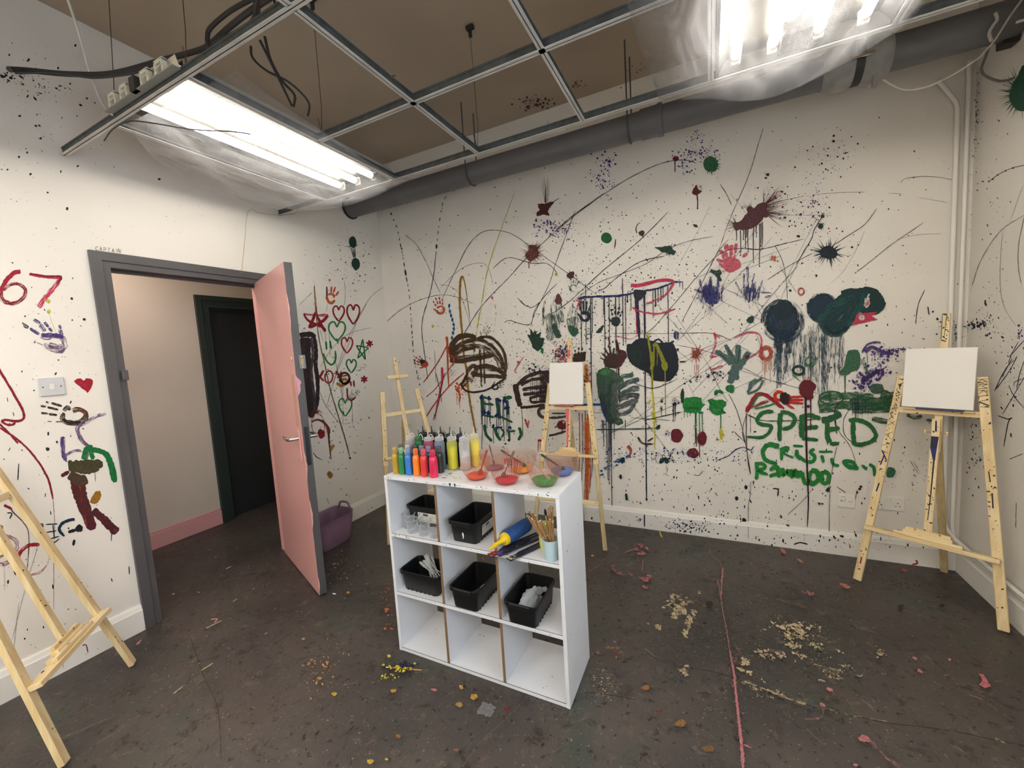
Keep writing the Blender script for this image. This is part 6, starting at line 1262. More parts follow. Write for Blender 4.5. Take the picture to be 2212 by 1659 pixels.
# second brown scribble behind canvas
for a, w_, dr in ((d_(1040, 430, 1055, 520, 1075, 590), (12, 11), .08), (d_(1075, 598, 1160, 592, 1250, 578), 6, .1), (d_(1050, 440, 1120, 380, 1200, 350, 1300, 345), 8, .24), (d_(1080, 440, 1150, 400, 1250, 390), 7, .3), (d_(1090, 470, 1180, 455, 1280, 450), 8, .3), (d_(1095, 505, 1180, 495, 1285, 480), 7, .3), (d_(1280, 340, 1285, 460, 1280, 560), 20, .3), (d_(1230, 350, 1235, 460, 1230, 560), 12, .36), (d_(1150, 530, 1200, 515, 1270, 520), 6, .25), (d_(1150, 560, 1210, 560, 1280, 550), 6, .3), (d_(1145, 520, 1150, 560), 5, .2)): q.stroke(a, w_, 'db', dry=dr)
for x in range(1150, 1290, 13): q.line(d_(x, 400, x+q.r.uniform(-4, 4), 480+q.r.uniform(0, 90)), 1.3, 'nv')
q.spray(*D_(1180, 330), 26, 16, 70, .8, 4, ['nv', 'bl'], elong=.5); q.line(d_(1083, 610, 1090, 700, 1094, 808), 1.4, 'db')
for a, w_ in ((d_(1290, 600, 1230, 600, 1205, 625, 1225, 665, 1290, 672), 7), (d_(1290, 672, 1350, 670, 1410, 660), 5), (d_(1280, 800, 1330, 790, 1400, 768), 5), (d_(1300, 640, 1400, 640), 3)): q.stroke(a, w_, (84, 72, 60), dry=.2)
q.poly(d_(1335, 720, 1360, 692, 1400, 695, 1410, 725, 1395, 755, 1350, 750), (112, 40, 52)); q.spray(*D_(1370, 722), 18, 14, 20, .6, 2, 'mr'); q.stroke(d_(1372, 740, 1374, 790), 2, 'bk'); q.stroke(d_(1108, 680, 1130, 745), 4, 'rs', dry=.3); q.stroke(d_(1135, 690, 1130, 730), 3, 'pk', dry=.3); q.stroke(d_(1200, 835, 1236, 834), 5, 'rd'); q.line(d_(1204, 835, 1202, 915), 2.4, 'rd'); q.line(d_(1218, 840, 1220, 915), 2, 'rd')
q.line(d_(1100, 235, 1060, 290, 1035, 340), 2.5, 'pk'); q.poly(d_(1050, 270, 1060, 262, 1075, 275, 1062, 290), 'pk'); q.stroke(d_(1035, 345, 1050, 348), 2.5, 'pk')
# E I / lower green-blue lettering
gn2 = (44, 104, 70)
for a, w_ in ((d_(800, 505, 805, 600, 812, 660), 7.2), (d_(800, 520, 870, 540), 4.8), (d_(812, 570, 885, 578), 4.8), (d_(815, 655, 890, 668), 4.8), (d_(905, 530, 915, 600, 925, 680), 7.2), (d_(950, 530, 1015, 525), 8), (d_(980, 545, 985, 610, 985, 650), 6.4), (d_(925, 660, 1020, 705), 4.8), (d_(820, 720, 830, 790, 872, 840), 6.4), (d_(892, 740, 905, 790, 935, 835), 6.4), (d_(935, 750, 958, 775, 940, 815), 4), (d_(985, 750, 1000, 830), 4.8), (d_(1000, 770, 1040, 765), 4.8), (d_(1065, 740, 1080, 790, 1060, 832), 6.4)): q.stroke(a, w_, gn2, dry=.22)
for (x, y, l_) in ((795, 520, 55), (810, 530, 40), (822, 550, 60), (850, 545, 40), (858, 640, 26), (862, 560, 50), (905, 560, 60), (918, 545, 68), (930, 560, 45), (905, 650, 45), (950, 560, 38), (958, 550, 80), (975, 560, 64), (985, 580, 60), (995, 620, 42), (800, 640, 80), (838, 640, 30), (882, 735, 36), (1000, 745, 20)): q.drips(*[D_(x, y)[0]]*2, D_(x, y)[1], D_(x, y)[1], 1, l_*.8, l_*1.1, 1.5, 'nv')
for (x, y, r) in ((795, 525, 4), (850, 530, 4), (810, 632, 4.5), (848, 637, 4.5), (920, 545, 5), (962, 550, 5.5), (978, 600, 5), (905, 655, 4), (880, 733, 3.5), (910, 742, 3), (935, 742, 3), (1000, 742, 3.5), (900, 660, 3)): q.blob(*D_(x, y), r, 'bl', rough=.4)
q.stroke(d_(905, 742, 935, 742), 3, 'bl'); q.stroke(d_(805, 635, 860, 640), 4, 'bl'); q.dots([D_(993, 832)+(3,), D_(968, 858)+(2.5,)], 3, 'bk')
# green foliage smear and dark hands around 1130-1260, 640-760
for a, w_ in ((a_(1280, 1090, 1290, 1200, 1290, 1280), 16), (a_(1320, 1090, 1330, 1180, 1340, 1260), 16), (a_(1420, 1120, 1440, 1190, 1460, 1230), 14), (a_(1470, 1110, 1470, 1180, 1475, 1230), 12), (a_(1360, 1070, 1380, 1150), 10)): q.stroke(a, w_, 'sg', dry=.42)
for k in range(26): x = q.r.uniform(1230, 1480); y = q.r.uniform(960, 1090); q.stroke(a_(x, y, x+q.r.uniform(-14, 14), y+q.r.uniform(60, 160)), q.r.uniform(1.5, 4), q.r.choice(['gt', 'sg', 'dg']), dry=.46)
q.poly(a_(1300, 1170, 1330, 1160, 1355, 1220, 1370, 1250, 1340, 1262, 1315, 1230), (50, 84, 74), dry=.3); q.poly(a_(1420, 1170, 1455, 1180, 1490, 1200, 1480, 1240, 1450, 1250, 1425, 1215), (48, 98, 74), dry=.28)
q.poly(a_(1125, 1235, 1145, 1240, 1148, 1195, 1165, 1225, 1180, 1205, 1195, 1235, 1225, 1215, 1218, 1255, 1248, 1265, 1235, 1320, 1215, 1345, 1200, 1358, 1165, 1330, 1150, 1290), 'dg', smooth=False); q.spray(*A_(1185, 1280), 24, 26, 30, .8, 3, 'dg'); q.poly(a_(1222, 1335, 1240, 1335, 1238, 1372, 1225, 1365), 'gn')
q.hand(*A_(1538, 1070), 44, 'dg', ang=0, dry=.12, palm='ring'); q.hand(*A_(1565, 1230), 26, 'sg', ang=.1, dry=.4, palm='ring'); q.hand(*A_(1460, 880), 34, 'sg', ang=.2, dry=.4, palm='C'); q.hand(*B_(435, 1440), 44, (34, 54, 50), ang=.1, dry=.2, palm='full'); q.hand(*B_(210, 1412), 36, 'nv', ang=0, dry=.1, palm='ring')
q.stroke(a_(1470, 990, 1500, 1000, 1490, 1040, 1480, 1060), 5, 'pk', dry=.42); q.stroke(a_(1500, 1000, 1480, 1040), 4, 'pk', dry=.4)
# dark blobs around the middle canvas
q.hand(*D_(1500, 235), 40, 'db', ang=.1, dry=.2, palm='full'); q.poly(d_(1455, 215, 1545, 200, 1540, 265, 1455, 270), 'db', dry=.2, smooth=False); q.spray(*D_(1370, 210), 22, 26, 150, .8, 4.2, ['bk', 'nv', 'pu'], elong=.5); q.spray(*D_(1380, 240), 24, 12, 50, 1, 4, ['pk', 'cr']); q.spray(*D_(1360, 170), 26, 30, 40, .8, 3, ['or_', 'rd'], elong=.6)
q.stroke(d_(1545, 290, 1552, 400, 1560, 470), (8, 5), (226, 128, 32), dry=.25); q.spray(*D_(1550, 380), 10, 34, 60, 1, 4, ['or_', 'bk', 'oc'], elong=.5); q.stroke(d_(1425, 600, 1428, 700, 1420, 850), (8, 5), 'pk', dry=.1); q.stroke(d_(1345, 580, 1470, 590), 9, 'pk', dry=.3)
q.poly(e_(20, 575, 205, 575, 200, 590, 110, 600, 95, 700, 80, 700, 85, 600, 20, 588), 'pk', smooth=False); q.stroke(e_(85, 600, 90, 720, 88, 900), (7, 4), 'pk')
for (x, y0, y1, w_, c) in ((1497, 630, 1140, 2, 'rs'), (1518, 640, 1130, 1.6, 'mr'), (1540, 620, 1260, 2.5, 'or_'), (1560, 650, 1300, 5.5, (226, 118, 30)), (1575, 640, 1180, 1.6, 'rs'), (1590, 700, 1100, 2, 'mr'), (1548, 700, 1350, 3, 'or_'), (1530, 700, 1000, 1.5, 'rs'), (1575, 1000, 1210, 2, 'rs')): q.stroke(d_(x, y0, x+3, (y0+y1)/2, x-4, y1), (w_, w_*.6), c, rough=.4, dry=.1)
# blue bar and long navy drips
q.stroke(e_(190, 580, 260, 576, 330, 578), (4, 5), 'cy'); q.line(e_(200, 628, 320, 632), .8, 'gr')
q.stroke(b_(160, 1312, 210, 1300, 300, 1295, 460, 1290, 590, 1262, 720, 1240, 820, 1205, 850, 1192, 915, 1192), (5, 3), 'bl', rough=.4); q.stroke(b_(560, 1260, 640, 1262), 8, 'nv')
for (x, y0, y1, w_) in ((172, 1312, 1400, 1.4), (183, 1310, 1659, 2), (205, 1310, 1370, 1.5), (250, 1300, 2380, 2.2), (262, 1300, 1560, 1.6), (215, 1205, 1640, 1.6), (345, 1295, 1420, 2), (350, 1300, 1880, 2), (383, 1295, 1700, 1.8), (430, 1295, 1880, 2.4), (480, 1165, 1640, 2), (455, 1290, 1400, 1.4), (500, 1290, 1640, 1.6), (515, 1285, 1330, 3), (540, 1280, 1400, 1.5), (635, 1250, 2750, 3.2), (640, 1250, 1560, 2), (698, 1240, 1450, 1.6), (715, 1238, 1360, 3), (735, 1235, 1330, 2), (755, 1230, 1320, 2), (770, 1225, 1300, 2), (805, 1215, 1640, 2), (910, 1192, 1250, 1.5), (890, 1192, 1230, 1.4)):
    X0, Y0 = B_(x, y0); Y1 = B_(x, y1)[1]; ex = (Y1-Y0)*.012; q.stroke([(X0, Y0), (X0+ex*.5, (Y0+Y1)/2), (X0+ex, Y1)], (w_, w_*.8), 'nv', rough=.25); 
    if w_ > 1.9: q.blob(X0+ex, Y1, w_*.7, 'nv', n=8, asp=1.5)
q.stroke(b_(590, 1265, 582, 1340, 590, 1450, 600, 1590), (11, 6), (32, 34, 74)); q.poly(b_(560, 1260, 650, 1262, 610, 1320, 575, 1320), (40, 38, 60))
q.stroke(b_(540, 1215, 600, 1215, 740, 1182, 830, 1180, 850, 1200), (9, 5), 'hp'); q.stroke(b_(850, 1200, 780, 1290, 700, 1330, 650, 1348), (5, 4), 'hp', dry=.35); q.stroke(b_(550, 1375, 620, 1405, 740, 1418, 860, 1385), 3.5, 'hp', dry=.3); q.stroke(b_(580, 1390, 582, 1560), 3, 'hp', dry=.4); q.stroke(b_(700, 1430, 860, 1385), 3, 'pk', dry=.4); q.stroke(b_(440, 1580, 540, 1600, 600, 1560), 3, 'hp', dry=.4)
# blue hands
bh = (52, 54, 120)
def smear(cx, cy, rx, ry, n, l0, l1, w0, w1, col, dr, lean=0.0):
    for k in range(n):
        a, b = q.r.gauss(0, .5), q.r.gauss(0, .45); x, y = cx+a*rx, cy+b*ry; l_ = q.r.uniform(l0, l1)*(1-.5*min(1, abs(a))); t = lean+q.r.gauss(0, .22)
        q.stroke([(x-l_*math.sin(t)*.5, y-l_*math.cos(t)*.5), (x+q.r.uniform(-2, 2), y), (x+l_*math.sin(t)*.5, y+l_*math.cos(t)*.5)], (q.r.uniform(w0, w1), q.r.uniform(w0, w1)*.6), col, dry=min(.6, dr+.12*math.hypot(a, b)), taper=(.2, .2))
smear(1532, 637, 27, 24, 46, 22, 44, 3, 11, bh, .36); smear(1536, 668, 24, 22, 26, 24, 50, 2, 5, (78, 82, 140), .5); q.poly(b_(1060, 1230, 1110, 1210, 1165, 1240, 1180, 1300, 1150, 1350, 1080, 1330), bh, dry=.4)
for a in (b_(1030, 1170, 1045, 1240), b_(1110, 1150, 1112, 1230), b_(1165, 1165, 1160, 1240), b_(1205, 1220, 1185, 1280), b_(1000, 1245, 1050, 1270)): q.stroke(a, 5, bh, dry=.38)
smear(1622, 632, 28, 18, 40, 18, 36, 3, 9, bh, .38); smear(1618, 655, 22, 16, 22, 20, 40, 2, 5, (78, 82, 140), .5)
for a in (b_(1350, 1130, 1352, 1240), b_(1378, 1080, 1380, 1230), b_(1425, 1130, 1410, 1230), b_(1485, 1180, 1455, 1250), b_(1290, 1190, 1320, 1260), b_(1470, 1265, 1550, 1270), b_(1500, 1300, 1545, 1290)): q.stroke(a, 4.5, bh, dry=.4)
# big navy blob with yellow-green stripes
q.poly(e_(510, 150, 545, 140, 580, 110, 640, 100, 690, 120, 760, 135, 830, 130, 855, 160, 875, 220, 882, 300, 870, 350, 820, 405, 760, 412, 700, 400, 660, 350, 600, 320, 540, 280, 515, 220), (26, 34, 48)); q.spray(*E_(700, 250), 64, 56, 150, .8, 4, ['nv', 'bk'], elong=.4); q.stroke(e_(700, 130, 740, 110, 790, 150, 850, 120), 4, 'nv', dry=.2); q.poly(e_(530, 200, 580, 150, 620, 220, 600, 300, 545, 270), (28, 52, 46), dry=.3)
q.poly(e_(850, 50, 885, 62, 880, 110, 850, 100), bh, dry=.4)
yg = (150, 152, 36)
q.stroke(e_(655, 75, 668, 120, 690, 300, 694, 480), (5, 4), yg); q.stroke(e_(695, 200, 692, 300, 685, 330), (9, 6), yg); q.stroke(e_(700, 160, 720, 145, 760, 230, 785, 300), (6, 9), yg); q.stroke(e_(705, 150, 706, 300), 3, yg); q.blob(*E_(782, 300), 7, yg, asp=1.5); q.stroke(e_(785, 320, 786, 420, 790, 660), (2.5, 1.4), (170, 160, 70)); q.stroke(e_(694, 480, 705, 600, 712, 730, 712, 900), (3.5, 2), 'ye'); q.spray(*E_(705, 650), 5, 26, 50, 1, 4, 'ye'); q.spray(*E_(658, 80), 8, 6, 12, 1, 3, 'ye'); q.stroke(e_(650, 570, 690, 545), 5, 'ye', dry=.4); q.line(e_(640, 530, 900, 520), 1, 'ye'); q.line(e_(730, 160, 728, 300), 2, yg)
# dark red hand & green lump
for a, w_ in ((e_(320, 240, 370, 270), 3), (e_(335, 210, 385, 260), 4), (e_(350, 170, 390, 240), 4), (e_(385, 160, 400, 230), 4), (e_(420, 170, 410, 240), 4)): q.stroke(a, w_, 'db')
q.poly(e_(345, 260, 380, 215, 440, 215, 470, 240, 460, 300, 420, 318, 370, 312, 350, 290), 'db', dry=.15); q.poly(e_(425, 110, 445, 125, 450, 180, 495, 190, 512, 225, 490, 270, 460, 310, 440, 290, 440, 200), (84, 36, 44)); q.stroke(e_(378, 90, 385, 130, 378, 170), 4, 'mr', dry=.3); q.stroke(e_(450, 310, 458, 450, 460, 570), (4, 2), 'mr'); q.spray(*E_(400, 230), 30, 24, 40, .8, 3, ['db', 'mr'])
q.poly(e_(295, 360, 330, 320, 390, 320, 430, 345, 445, 400, 430, 520, 440, 660, 400, 720, 350, 660, 320, 560, 300, 460), (66, 96, 78), dry=.22); q.poly(e_(310, 350, 350, 325, 390, 335, 380, 360, 330, 365), (70, 140, 84), dry=.3)
for a, w_, c in ((e_(430, 430, 480, 380, 560, 365), 10, 'sg'), (e_(440, 470, 520, 420, 600, 395), 10, 'gt'), (e_(450, 520, 530, 470, 600, 460), 12, 'gt'), (e_(450, 540, 540, 510, 600, 520), 12, (70, 78, 86)), (e_(440, 600, 520, 570, 590, 540), 12, (96, 100, 104)), (e_(450, 650, 520, 630, 570, 570), 8, 'gt'), (e_(360, 420, 340, 520, 380, 640), 18, (84, 100, 94)), (e_(420, 400, 390, 500, 400, 620), 14, (58, 86, 70)), (e_(330, 500, 360, 620, 410, 700), 12, (58, 78, 78)), (e_(330, 560, 350, 640, 380, 700), 6, (54, 70, 110)), (e_(400, 640, 440, 700, 480, 690), 14, (62, 92, 74)), (e_(440, 420, 420, 560, 440, 680), 16, (92, 104, 100)), (e_(420, 360, 470, 400, 480, 450), 10, (80, 110, 90))): q.stroke(a, w_, c, dry=.34)
for (x, l_) in ((345, 60), (362, 70), (378, 130), (388, 150), (402, 200), (335, 30), (420, 40), (500, 20), (395, 90)): q.drips(*[E_(x, 690)[0]]*2, E_(x, 690)[1], E_(x, 690)[1], 1, l_*.85, l_, 1.8, (48, 50, 66))
q.hand(*E_(350, 715), 22, 'pu', ang=0, dry=.45, palm='C'); q.blob(*E_(260, 625), 3.5, 'nv', asp=1.6)
q.line(e_(290, 755, 500, 752, 720, 745), 2.4, 'dg'); q.poly(e_(718, 738, 745, 722, 752, 745, 730, 758), 'dg'); q.line(e_(640, 690, 900, 630), 3, 'dg'); q.line(e_(400, 780, 620, 680, 900, 560), 1.2, 'dg'); q.line(e_(540, 670, 820, 690), 1.4, 'dg'); q.line(e_(560, 420, 700, 460, 860, 400), 2, 'bk')
# small blue hands
for (x, y, s_) in ((762, 548, 10), (855, 560, 18), (758, 600, 9), (882, 560, 8)): q.hand(*E_(x, y), s_, 'nv', dry=0, palm='full'); 
for (x, y, l_) in ((842, 575, 32), (855, 590, 30), (862, 575, 24), (760, 610, 12), (848, 560, 40)): q.drips(*[E_(x, y)[0]]*2, E_(x, y)[1], E_(x, y)[1], 1, l_, l_+4, 1.4, 'nv')
# green pads
G2 = (30, 138, 58)
q.poly(e_(915, 540, 935, 528, 1010, 520, 1045, 530, 1050, 570, 1075, 575, 1048, 600, 1040, 632, 980, 640, 925, 630, 912, 590), G2, smooth=False); q.stroke(e_(930, 560, 1030, 550), 5, (70, 164, 84), dry=.4); q.stroke(e_(930, 600, 1030, 605), 5, (24, 112, 50), dry=.4); q.poly(e_(1090, 545, 1120, 535, 1150, 545, 1195, 540, 1225, 560, 1222, 585, 1205, 600, 1200, 625, 1222, 638, 1160, 655, 1120, 640, 1098, 610, 1105, 575), G2, smooth=False); q.stroke(e_(1120, 620, 1190, 610), 6, (80, 168, 92), dry=.4)
q.poly(e_(1140, 480, 1170, 470, 1200, 482, 1200, 500, 1185, 492, 1160, 490, 1150, 510, 1138, 505), 'gn'); q.poly(e_(1222, 450, 1250, 436, 1278, 445, 1278, 490, 1250, 492, 1225, 475), 'gn'); q.poly(e_(905, 470, 918, 470, 920, 550, 905, 568, 895, 520), 'dg'); q.stroke(e_(1030, 640, 1060, 630), 4, 'gn')
for (x, l_, w_) in ((922, 12, 1.5), (945, 10, 1.5), (965, 8, 1.5), (1002, 72, 2.6), (1030, 60, 2), (1052, 55, 2), (1183, 48, 2.6), (1010, 30, 2)): q.drips(*[E_(x, 632)[0]]*2, E_(x, 632)[1], E_(x, 632)[1], 1, l_*.9, l_, w_, 'gn')
q.spray(*E_(1188, 790), 6, 18, 40, 1, 4, 'ye'); q.stroke(e_(1180, 765, 1190, 830), 5, 'ye', dry=.3); q.spray(*E_(1160, 825), 6, 4, 8, 1, 3, 'br')
# maroon dots
for (x, y, r, asp, a) in ((868, 800, 13.5, 1.1, -.5), (1050, 820, 10.5, 1.45, .1), (985, 925, 12.5, .9, 0)): q.blob(*E_(x, y), r, (116, 34, 46), rough=.08, asp=asp, ang=a, spikes=10 if x == 1050 else 0, slen=1.3)
q.stroke(e_(950, 915, 985, 905, 1010, 930), 4, (170, 110, 112), dry=.45); q.stroke(e_(1032, 870, 1033, 960), 1.8, 'mr'); q.stroke(e_(1008, 740, 1010, 880), 2, 'dk'); q.spray(*E_(803, 785), 6, 8, 14, .8, 3.5, 'pu')
q.stroke(e_(520, 870, 540, 910, 525, 960), (9, 2), 'rs', dry=.3)
for a in (e_(590, 810, 625, 855, 700, 860), e_(660, 840, 700, 815), e_(640, 860, 665, 880)): q.stroke(a, 4, 'db', dry=.3)
q.ring(*E_(740, 970), 8, 10, 4, 'br', dry=.45); q.stroke(e_(745, 995, 790, 965, 800, 1000), 8, 'dg', dry=.2); q.stroke(e_(795, 990, 798, 1050, 770, 1080), 4, 'sg', dry=.45)
# blue speckle trail
q.spray(*E_(420, 1010), 40, 6, 60, .8, 4, 'cy', elong=1.5, ang=-.5, rot=-.55, uni=True); q.poly(e_(455, 970, 490, 955, 495, 990, 470, 995), 'tl'); q.spray(*E_(650, 940), 90, 16, 130, .7, 2.8, ['cy', 'bl'], elong=1, ang=-.3, uni=True); q.spray(*E_(1000, 950), 120, 14, 140, .7, 2.8, ['cy', 'nv'], elong=1, uni=True); q.line(e_(1160, 975, 1240, 945, 1290, 900, 1350, 882, 1400, 905, 1418, 878), 3, 'tl')
q.line(e_(990, 1080, 1030, 1085, 1055, 1050), 2, 'bk'); q.stroke(e_(505, 1215, 512, 1265), 5, 'dg'); q.blob(*E_(467, 1095), 3, 'db', asp=1.8)
for (x, y, r) in ((1298, 1250, 3.6), (1352, 1410, 4.5), (1365, 1170, 3.4)): q.blob(*E_(x, y), r, 'bk', asp=1.4)
# orange flower hand, dark hands
for k in range(12): t = 6.283*k/12; X0, Y0 = E_(1008, 215); q.stroke([(X0+6*math.cos(t), Y0+7*math.sin(t)), (X0+q.r.uniform(12, 20)*math.cos(t), Y0+q.r.uniform(16, 24)*math.sin(t))], 3, 'rs', dry=.38)
q.blob(*E_(1008, 215), 9, (150, 74, 48), rough=.3, dry=.3); q.stroke(e_(890, 270, 935, 270), 4, 'mr', dry=.2); q.drips(*E_(990, 290)[:1]*1, E_(1030, 290)[0], E_(990, 290)[1], E_(990, 290)[1], 4, 8, 30, 1, 'rs')
q.spray(*E_(1140, 360), 26, 14, 60, .8, 4, 'bk', elong=.6); q.spray(*E_(990, 390), 40, 12, 60, .6, 3, 'bk', elong=.6)
# pink looping figure
for a in (e_(1140, 60, 1145, 150, 1110, 240), e_(1280, 100, 1380, 60, 1450, 70, 1480, 120, 1460, 190, 1390, 245), e_(1110, 330, 1200, 300), e_(1110, 240, 1160, 230), e_(1140, 70, 1180, 100)): q.stroke(a, 4, 'hp', dry=.36)
# grey-green star hand
gg = (84, 112, 108)
for a, w_ in ((e_(1145, 195, 1200, 225, 1265, 285), (9, 14)), (e_(1218, 148, 1250, 210, 1290, 280), (7, 14)), (e_(1310, 150, 1308, 220, 1295, 290), (12, 14)), (e_(1385, 200, 1350, 260, 1310, 320), (12, 14)), (e_(1250, 425, 1270, 360, 1290, 290), (14, 16)), (e_(1290, 300, 1290, 400), 16)): q.stroke(a, w_, gg, dry=.2)
for a in (e_(1160, 200, 1270, 290), e_(1230, 170, 1300, 290), e_(1320, 170, 1305, 290)): q.stroke(a, 2, 'dg', dry=.4)
q.blob(*E_(1375, 235), 5, 'mr', dry=.3); q.stroke(e_(1375, 490, 1420, 430, 1480, 385), 6, gg, dry=.3); q.stroke(e_(1385, 470, 1400, 420, 1440, 395), 5, gg, dry=.3); q.stroke(e_(1375, 500, 1450, 470, 1490, 400), 5, gg, dry=.3)
q.ring(*E_(1508, 210), 11, 13, 9, 'rs', dry=.32); q.drips(E_(1480, 250)[0], E_(1550, 250)[0], E_(1480, 255)[1], E_(1480, 250)[1], 7, 15, 60, 1.6, (210, 150, 120)); q.spray(*C_(198, 850), 7, 8, 36, .8, 3, ['or_', 'rs'], elong=.5); q.ring(*C_(362, 1050), 6, 7, 4, 'rs', dry=.35); q.spray(*C_(230, 1380), 14, 8, 14, .7, 2, 'or_')
# two teal discs with long dry-brush drips
tl = (26, 52, 72)
def disc(u_, v_, ru, rv, col):
    q.blob(u_, v_, ru*.9, col, asp=rv/ru, rough=.08, n=40, dry=.3)
    for k in range(26): t = q.r.uniform(0, 6.28); rr = q.r.uniform(.5, 1.06); q.ring(u_, v_, ru*rr, rv*rr, q.r.uniform(3, 10), q.r.choice([col, (34, 66, 88), (20, 44, 60)]), dry=q.r.uniform(.36, .52), a0=t, a1=t+q.r.uniform(.6, 2.2))
disc(*C_(252, 1228), 42, 42, tl); q.blob(*C_(255, 1160), 22, (22, 44, 58), rough=.1, dry=.3)
for k in range(34):
    x = q.r.uniform(190, 385); y = q.r.uniform(1270, 1340); q.stroke(c_(x, y, x+q.r.uniform(-8, 8), y+120, x+q.r.uniform(-10, 10)-5, y+q.r.uniform(160, 330)), q.r.uniform(2, 7), q.r.choice([tl, (40, 76, 100), (52, 84, 108)]), dry=q.r.uniform(.42, .52))
q.stroke(c_(215, 1280, 225, 1340, 235, 1420), (20, 12), tl, dry=.38); q.stroke(c_(285, 1280, 290, 1350, 285, 1420), (20, 12), tl, dry=.4)
for k in range(46):
    x = q.r.uniform(395, 610); y = q.r.uniform(1240, 1330); q.stroke(c_(x, y, x+q.r.uniform(-8, 8), y+140, x+q.r.uniform(-14, 8), y+q.r.uniform(180, 420)), q.r.uniform(2, 7), q.r.choice([tl, (40, 76, 100), (56, 92, 112)]), dry=q.r.uniform(.43, .53))
q.blob(*C_(490, 1150), 32, tl, asp=1.0, rough=.1, dry=.2); q.ring(*C_(490, 1150), 30, 30, 8, (34, 66, 82), dry=.4)
t2 = (22, 60, 64)
q.poly(c_(560, 1100, 620, 1055, 700, 1045, 760, 1050, 740, 1110, 700, 1180, 660, 1250, 610, 1305, 550, 1312, 500, 1290, 475, 1240, 500, 1170), t2)
q.stroke(c_(600, 1060, 700, 1050, 780, 1045, 825, 1080, 845, 1130, 810, 1165, 740, 1165, 710, 1130), 15, (26, 62, 60)); q.poly(c_(750, 1100, 790, 1060, 830, 1090, 850, 1130, 820, 1160, 770, 1165, 755, 1150, 775, 1120), (26, 58, 56)); q.stroke(c_(720, 1060, 730, 1100, 700, 1160, 640, 1250, 580, 1300, 520, 1290, 480, 1230, 520, 1160, 600, 1110, 680, 1080), 14, (34, 84, 84), dry=.34); q.stroke(c_(560, 1240, 620, 1190, 660, 1140), 8, (110, 136, 150), dry=.5); q.stroke(c_(540, 1210, 600, 1160, 680, 1110), 4, (60, 104, 104), dry=.45); q.stroke(c_(500, 1250, 560, 1300, 640, 1260), 7, (20, 42, 50), dry=.3)
q.poly(c_(742, 1092, 768, 1086, 772, 1118, 750, 1138, 738, 1118), (214, 210, 206), smooth=False); q.poly(c_(752, 1110, 768, 1112, 764, 1128, 748, 1132), 'pk')
q.poly(c_(690, 1190, 740, 1178, 820, 1172, 780, 1195, 820, 1218, 765, 1228, 720, 1240, 665, 1252, 680, 1225), 'hp', smooth=False); q.poly(c_(705, 1195, 735, 1192, 740, 1215, 715, 1222), (216, 206, 204)); q.dots([C_(852, 1102)+(2.5,), C_(752, 1254)+(2.5,)], 2, 'bk')
# purple splash and green blocks right
q.stroke(f_(870, 205, 905, 150, 960, 130, 1005, 132), 4, 'pu', dry=.3); q.stroke(f_(890, 200, 940, 165, 1010, 195, 1090, 215), (9, 7), 'pu', dry=.3); q.spray(*F_(1020, 210), 36, 18, 100, 1, 5, ['pu', 'vi'], elong=1); q.spray(*F_(1180, 180), 24, 5, 26, 1, 4, 'pu'); q.spray(*F_(900, 390), 30, 30, 230, .7, 5, ['pu', (64, 44, 112)], elong=.5); q.spray(*F_(1000, 330), 30, 20, 80, 1, 6, 'pu', elong=.6); q.spray(*F_(840, 470), 14, 20, 50, 1, 4, 'pu'); q.line(f_(905, 200, 910, 290), 1.6, 'pu'); q.line(f_(962, 190, 962, 255), 1.6, 'pu'); q.stroke(f_(870, 420, 910, 380, 1000, 330), 8, (60, 42, 110), dry=.3)
gr2 = (66, 112, 84)
q.poly(f_(765, 200, 795, 185, 840, 190, 860, 250, 845, 320, 800, 340, 760, 365, 705, 355, 740, 300), gr2, dry=.15); q.stroke(f_(870, 250, 900, 320, 905, 370), 7, gr2, dry=.4); q.drips(F_(745, 350)[0], F_(750, 350)[0], F_(745, 360)[1], F_(745, 360)[1], 1, 36, 40, 3.5, gr2)
q.ring(*F_(500, 268), 11, 10, 5, 'gn', dry=.4); q.ring(*F_(415, 332), 12, 9, 6, 'dg', dry=.25); q.stroke(f_(370, 360, 430, 410), 3, 'lg', dry=.4); q.poly(f_(930, 440, 1010, 430, 1025, 480, 990, 500, 940, 490), 'sg', dry=.3)
gr3 = (50, 102, 66)
for a, w_ in ((f_(600, 530, 760, 515, 950, 520), 16), (f_(560, 600, 700, 580, 900, 590, 1100, 575), 18), (f_(780, 560, 950, 560, 1110, 540), 22), (f_(640, 490, 640, 560), 7), (f_(560, 585, 570, 540, 640, 500), 6), (f_(800, 620, 950, 620, 1080, 610), 12), (f_(1000, 510, 1110, 520, 1130, 560), 22), (f_(940, 680, 1060, 700, 1120, 690), 12), (f_(1190, 650, 1250, 670, 1300, 660), 8), (f_(560, 630, 700, 620), 6), (f_(1330, 690, 1380, 690), 7)): q.stroke(a, w_, gr3, dry=.36)
q.ring(*F_(650, 530), 26, 14, 4, gr3, dry=.2)
for k in range(12): x = q.r.uniform(800, 920); q.line(f_(x, 540, x+q.r.uniform(-6, 6), 620+q.r.uniform(0, 80)), 1.4, 'nv')
q.stroke(f_(715, 555, 680, 600, 672, 660, 690, 790), 2, 'bk'); q.stroke(f_(825, 560, 820, 680), 1.5, 'bk')
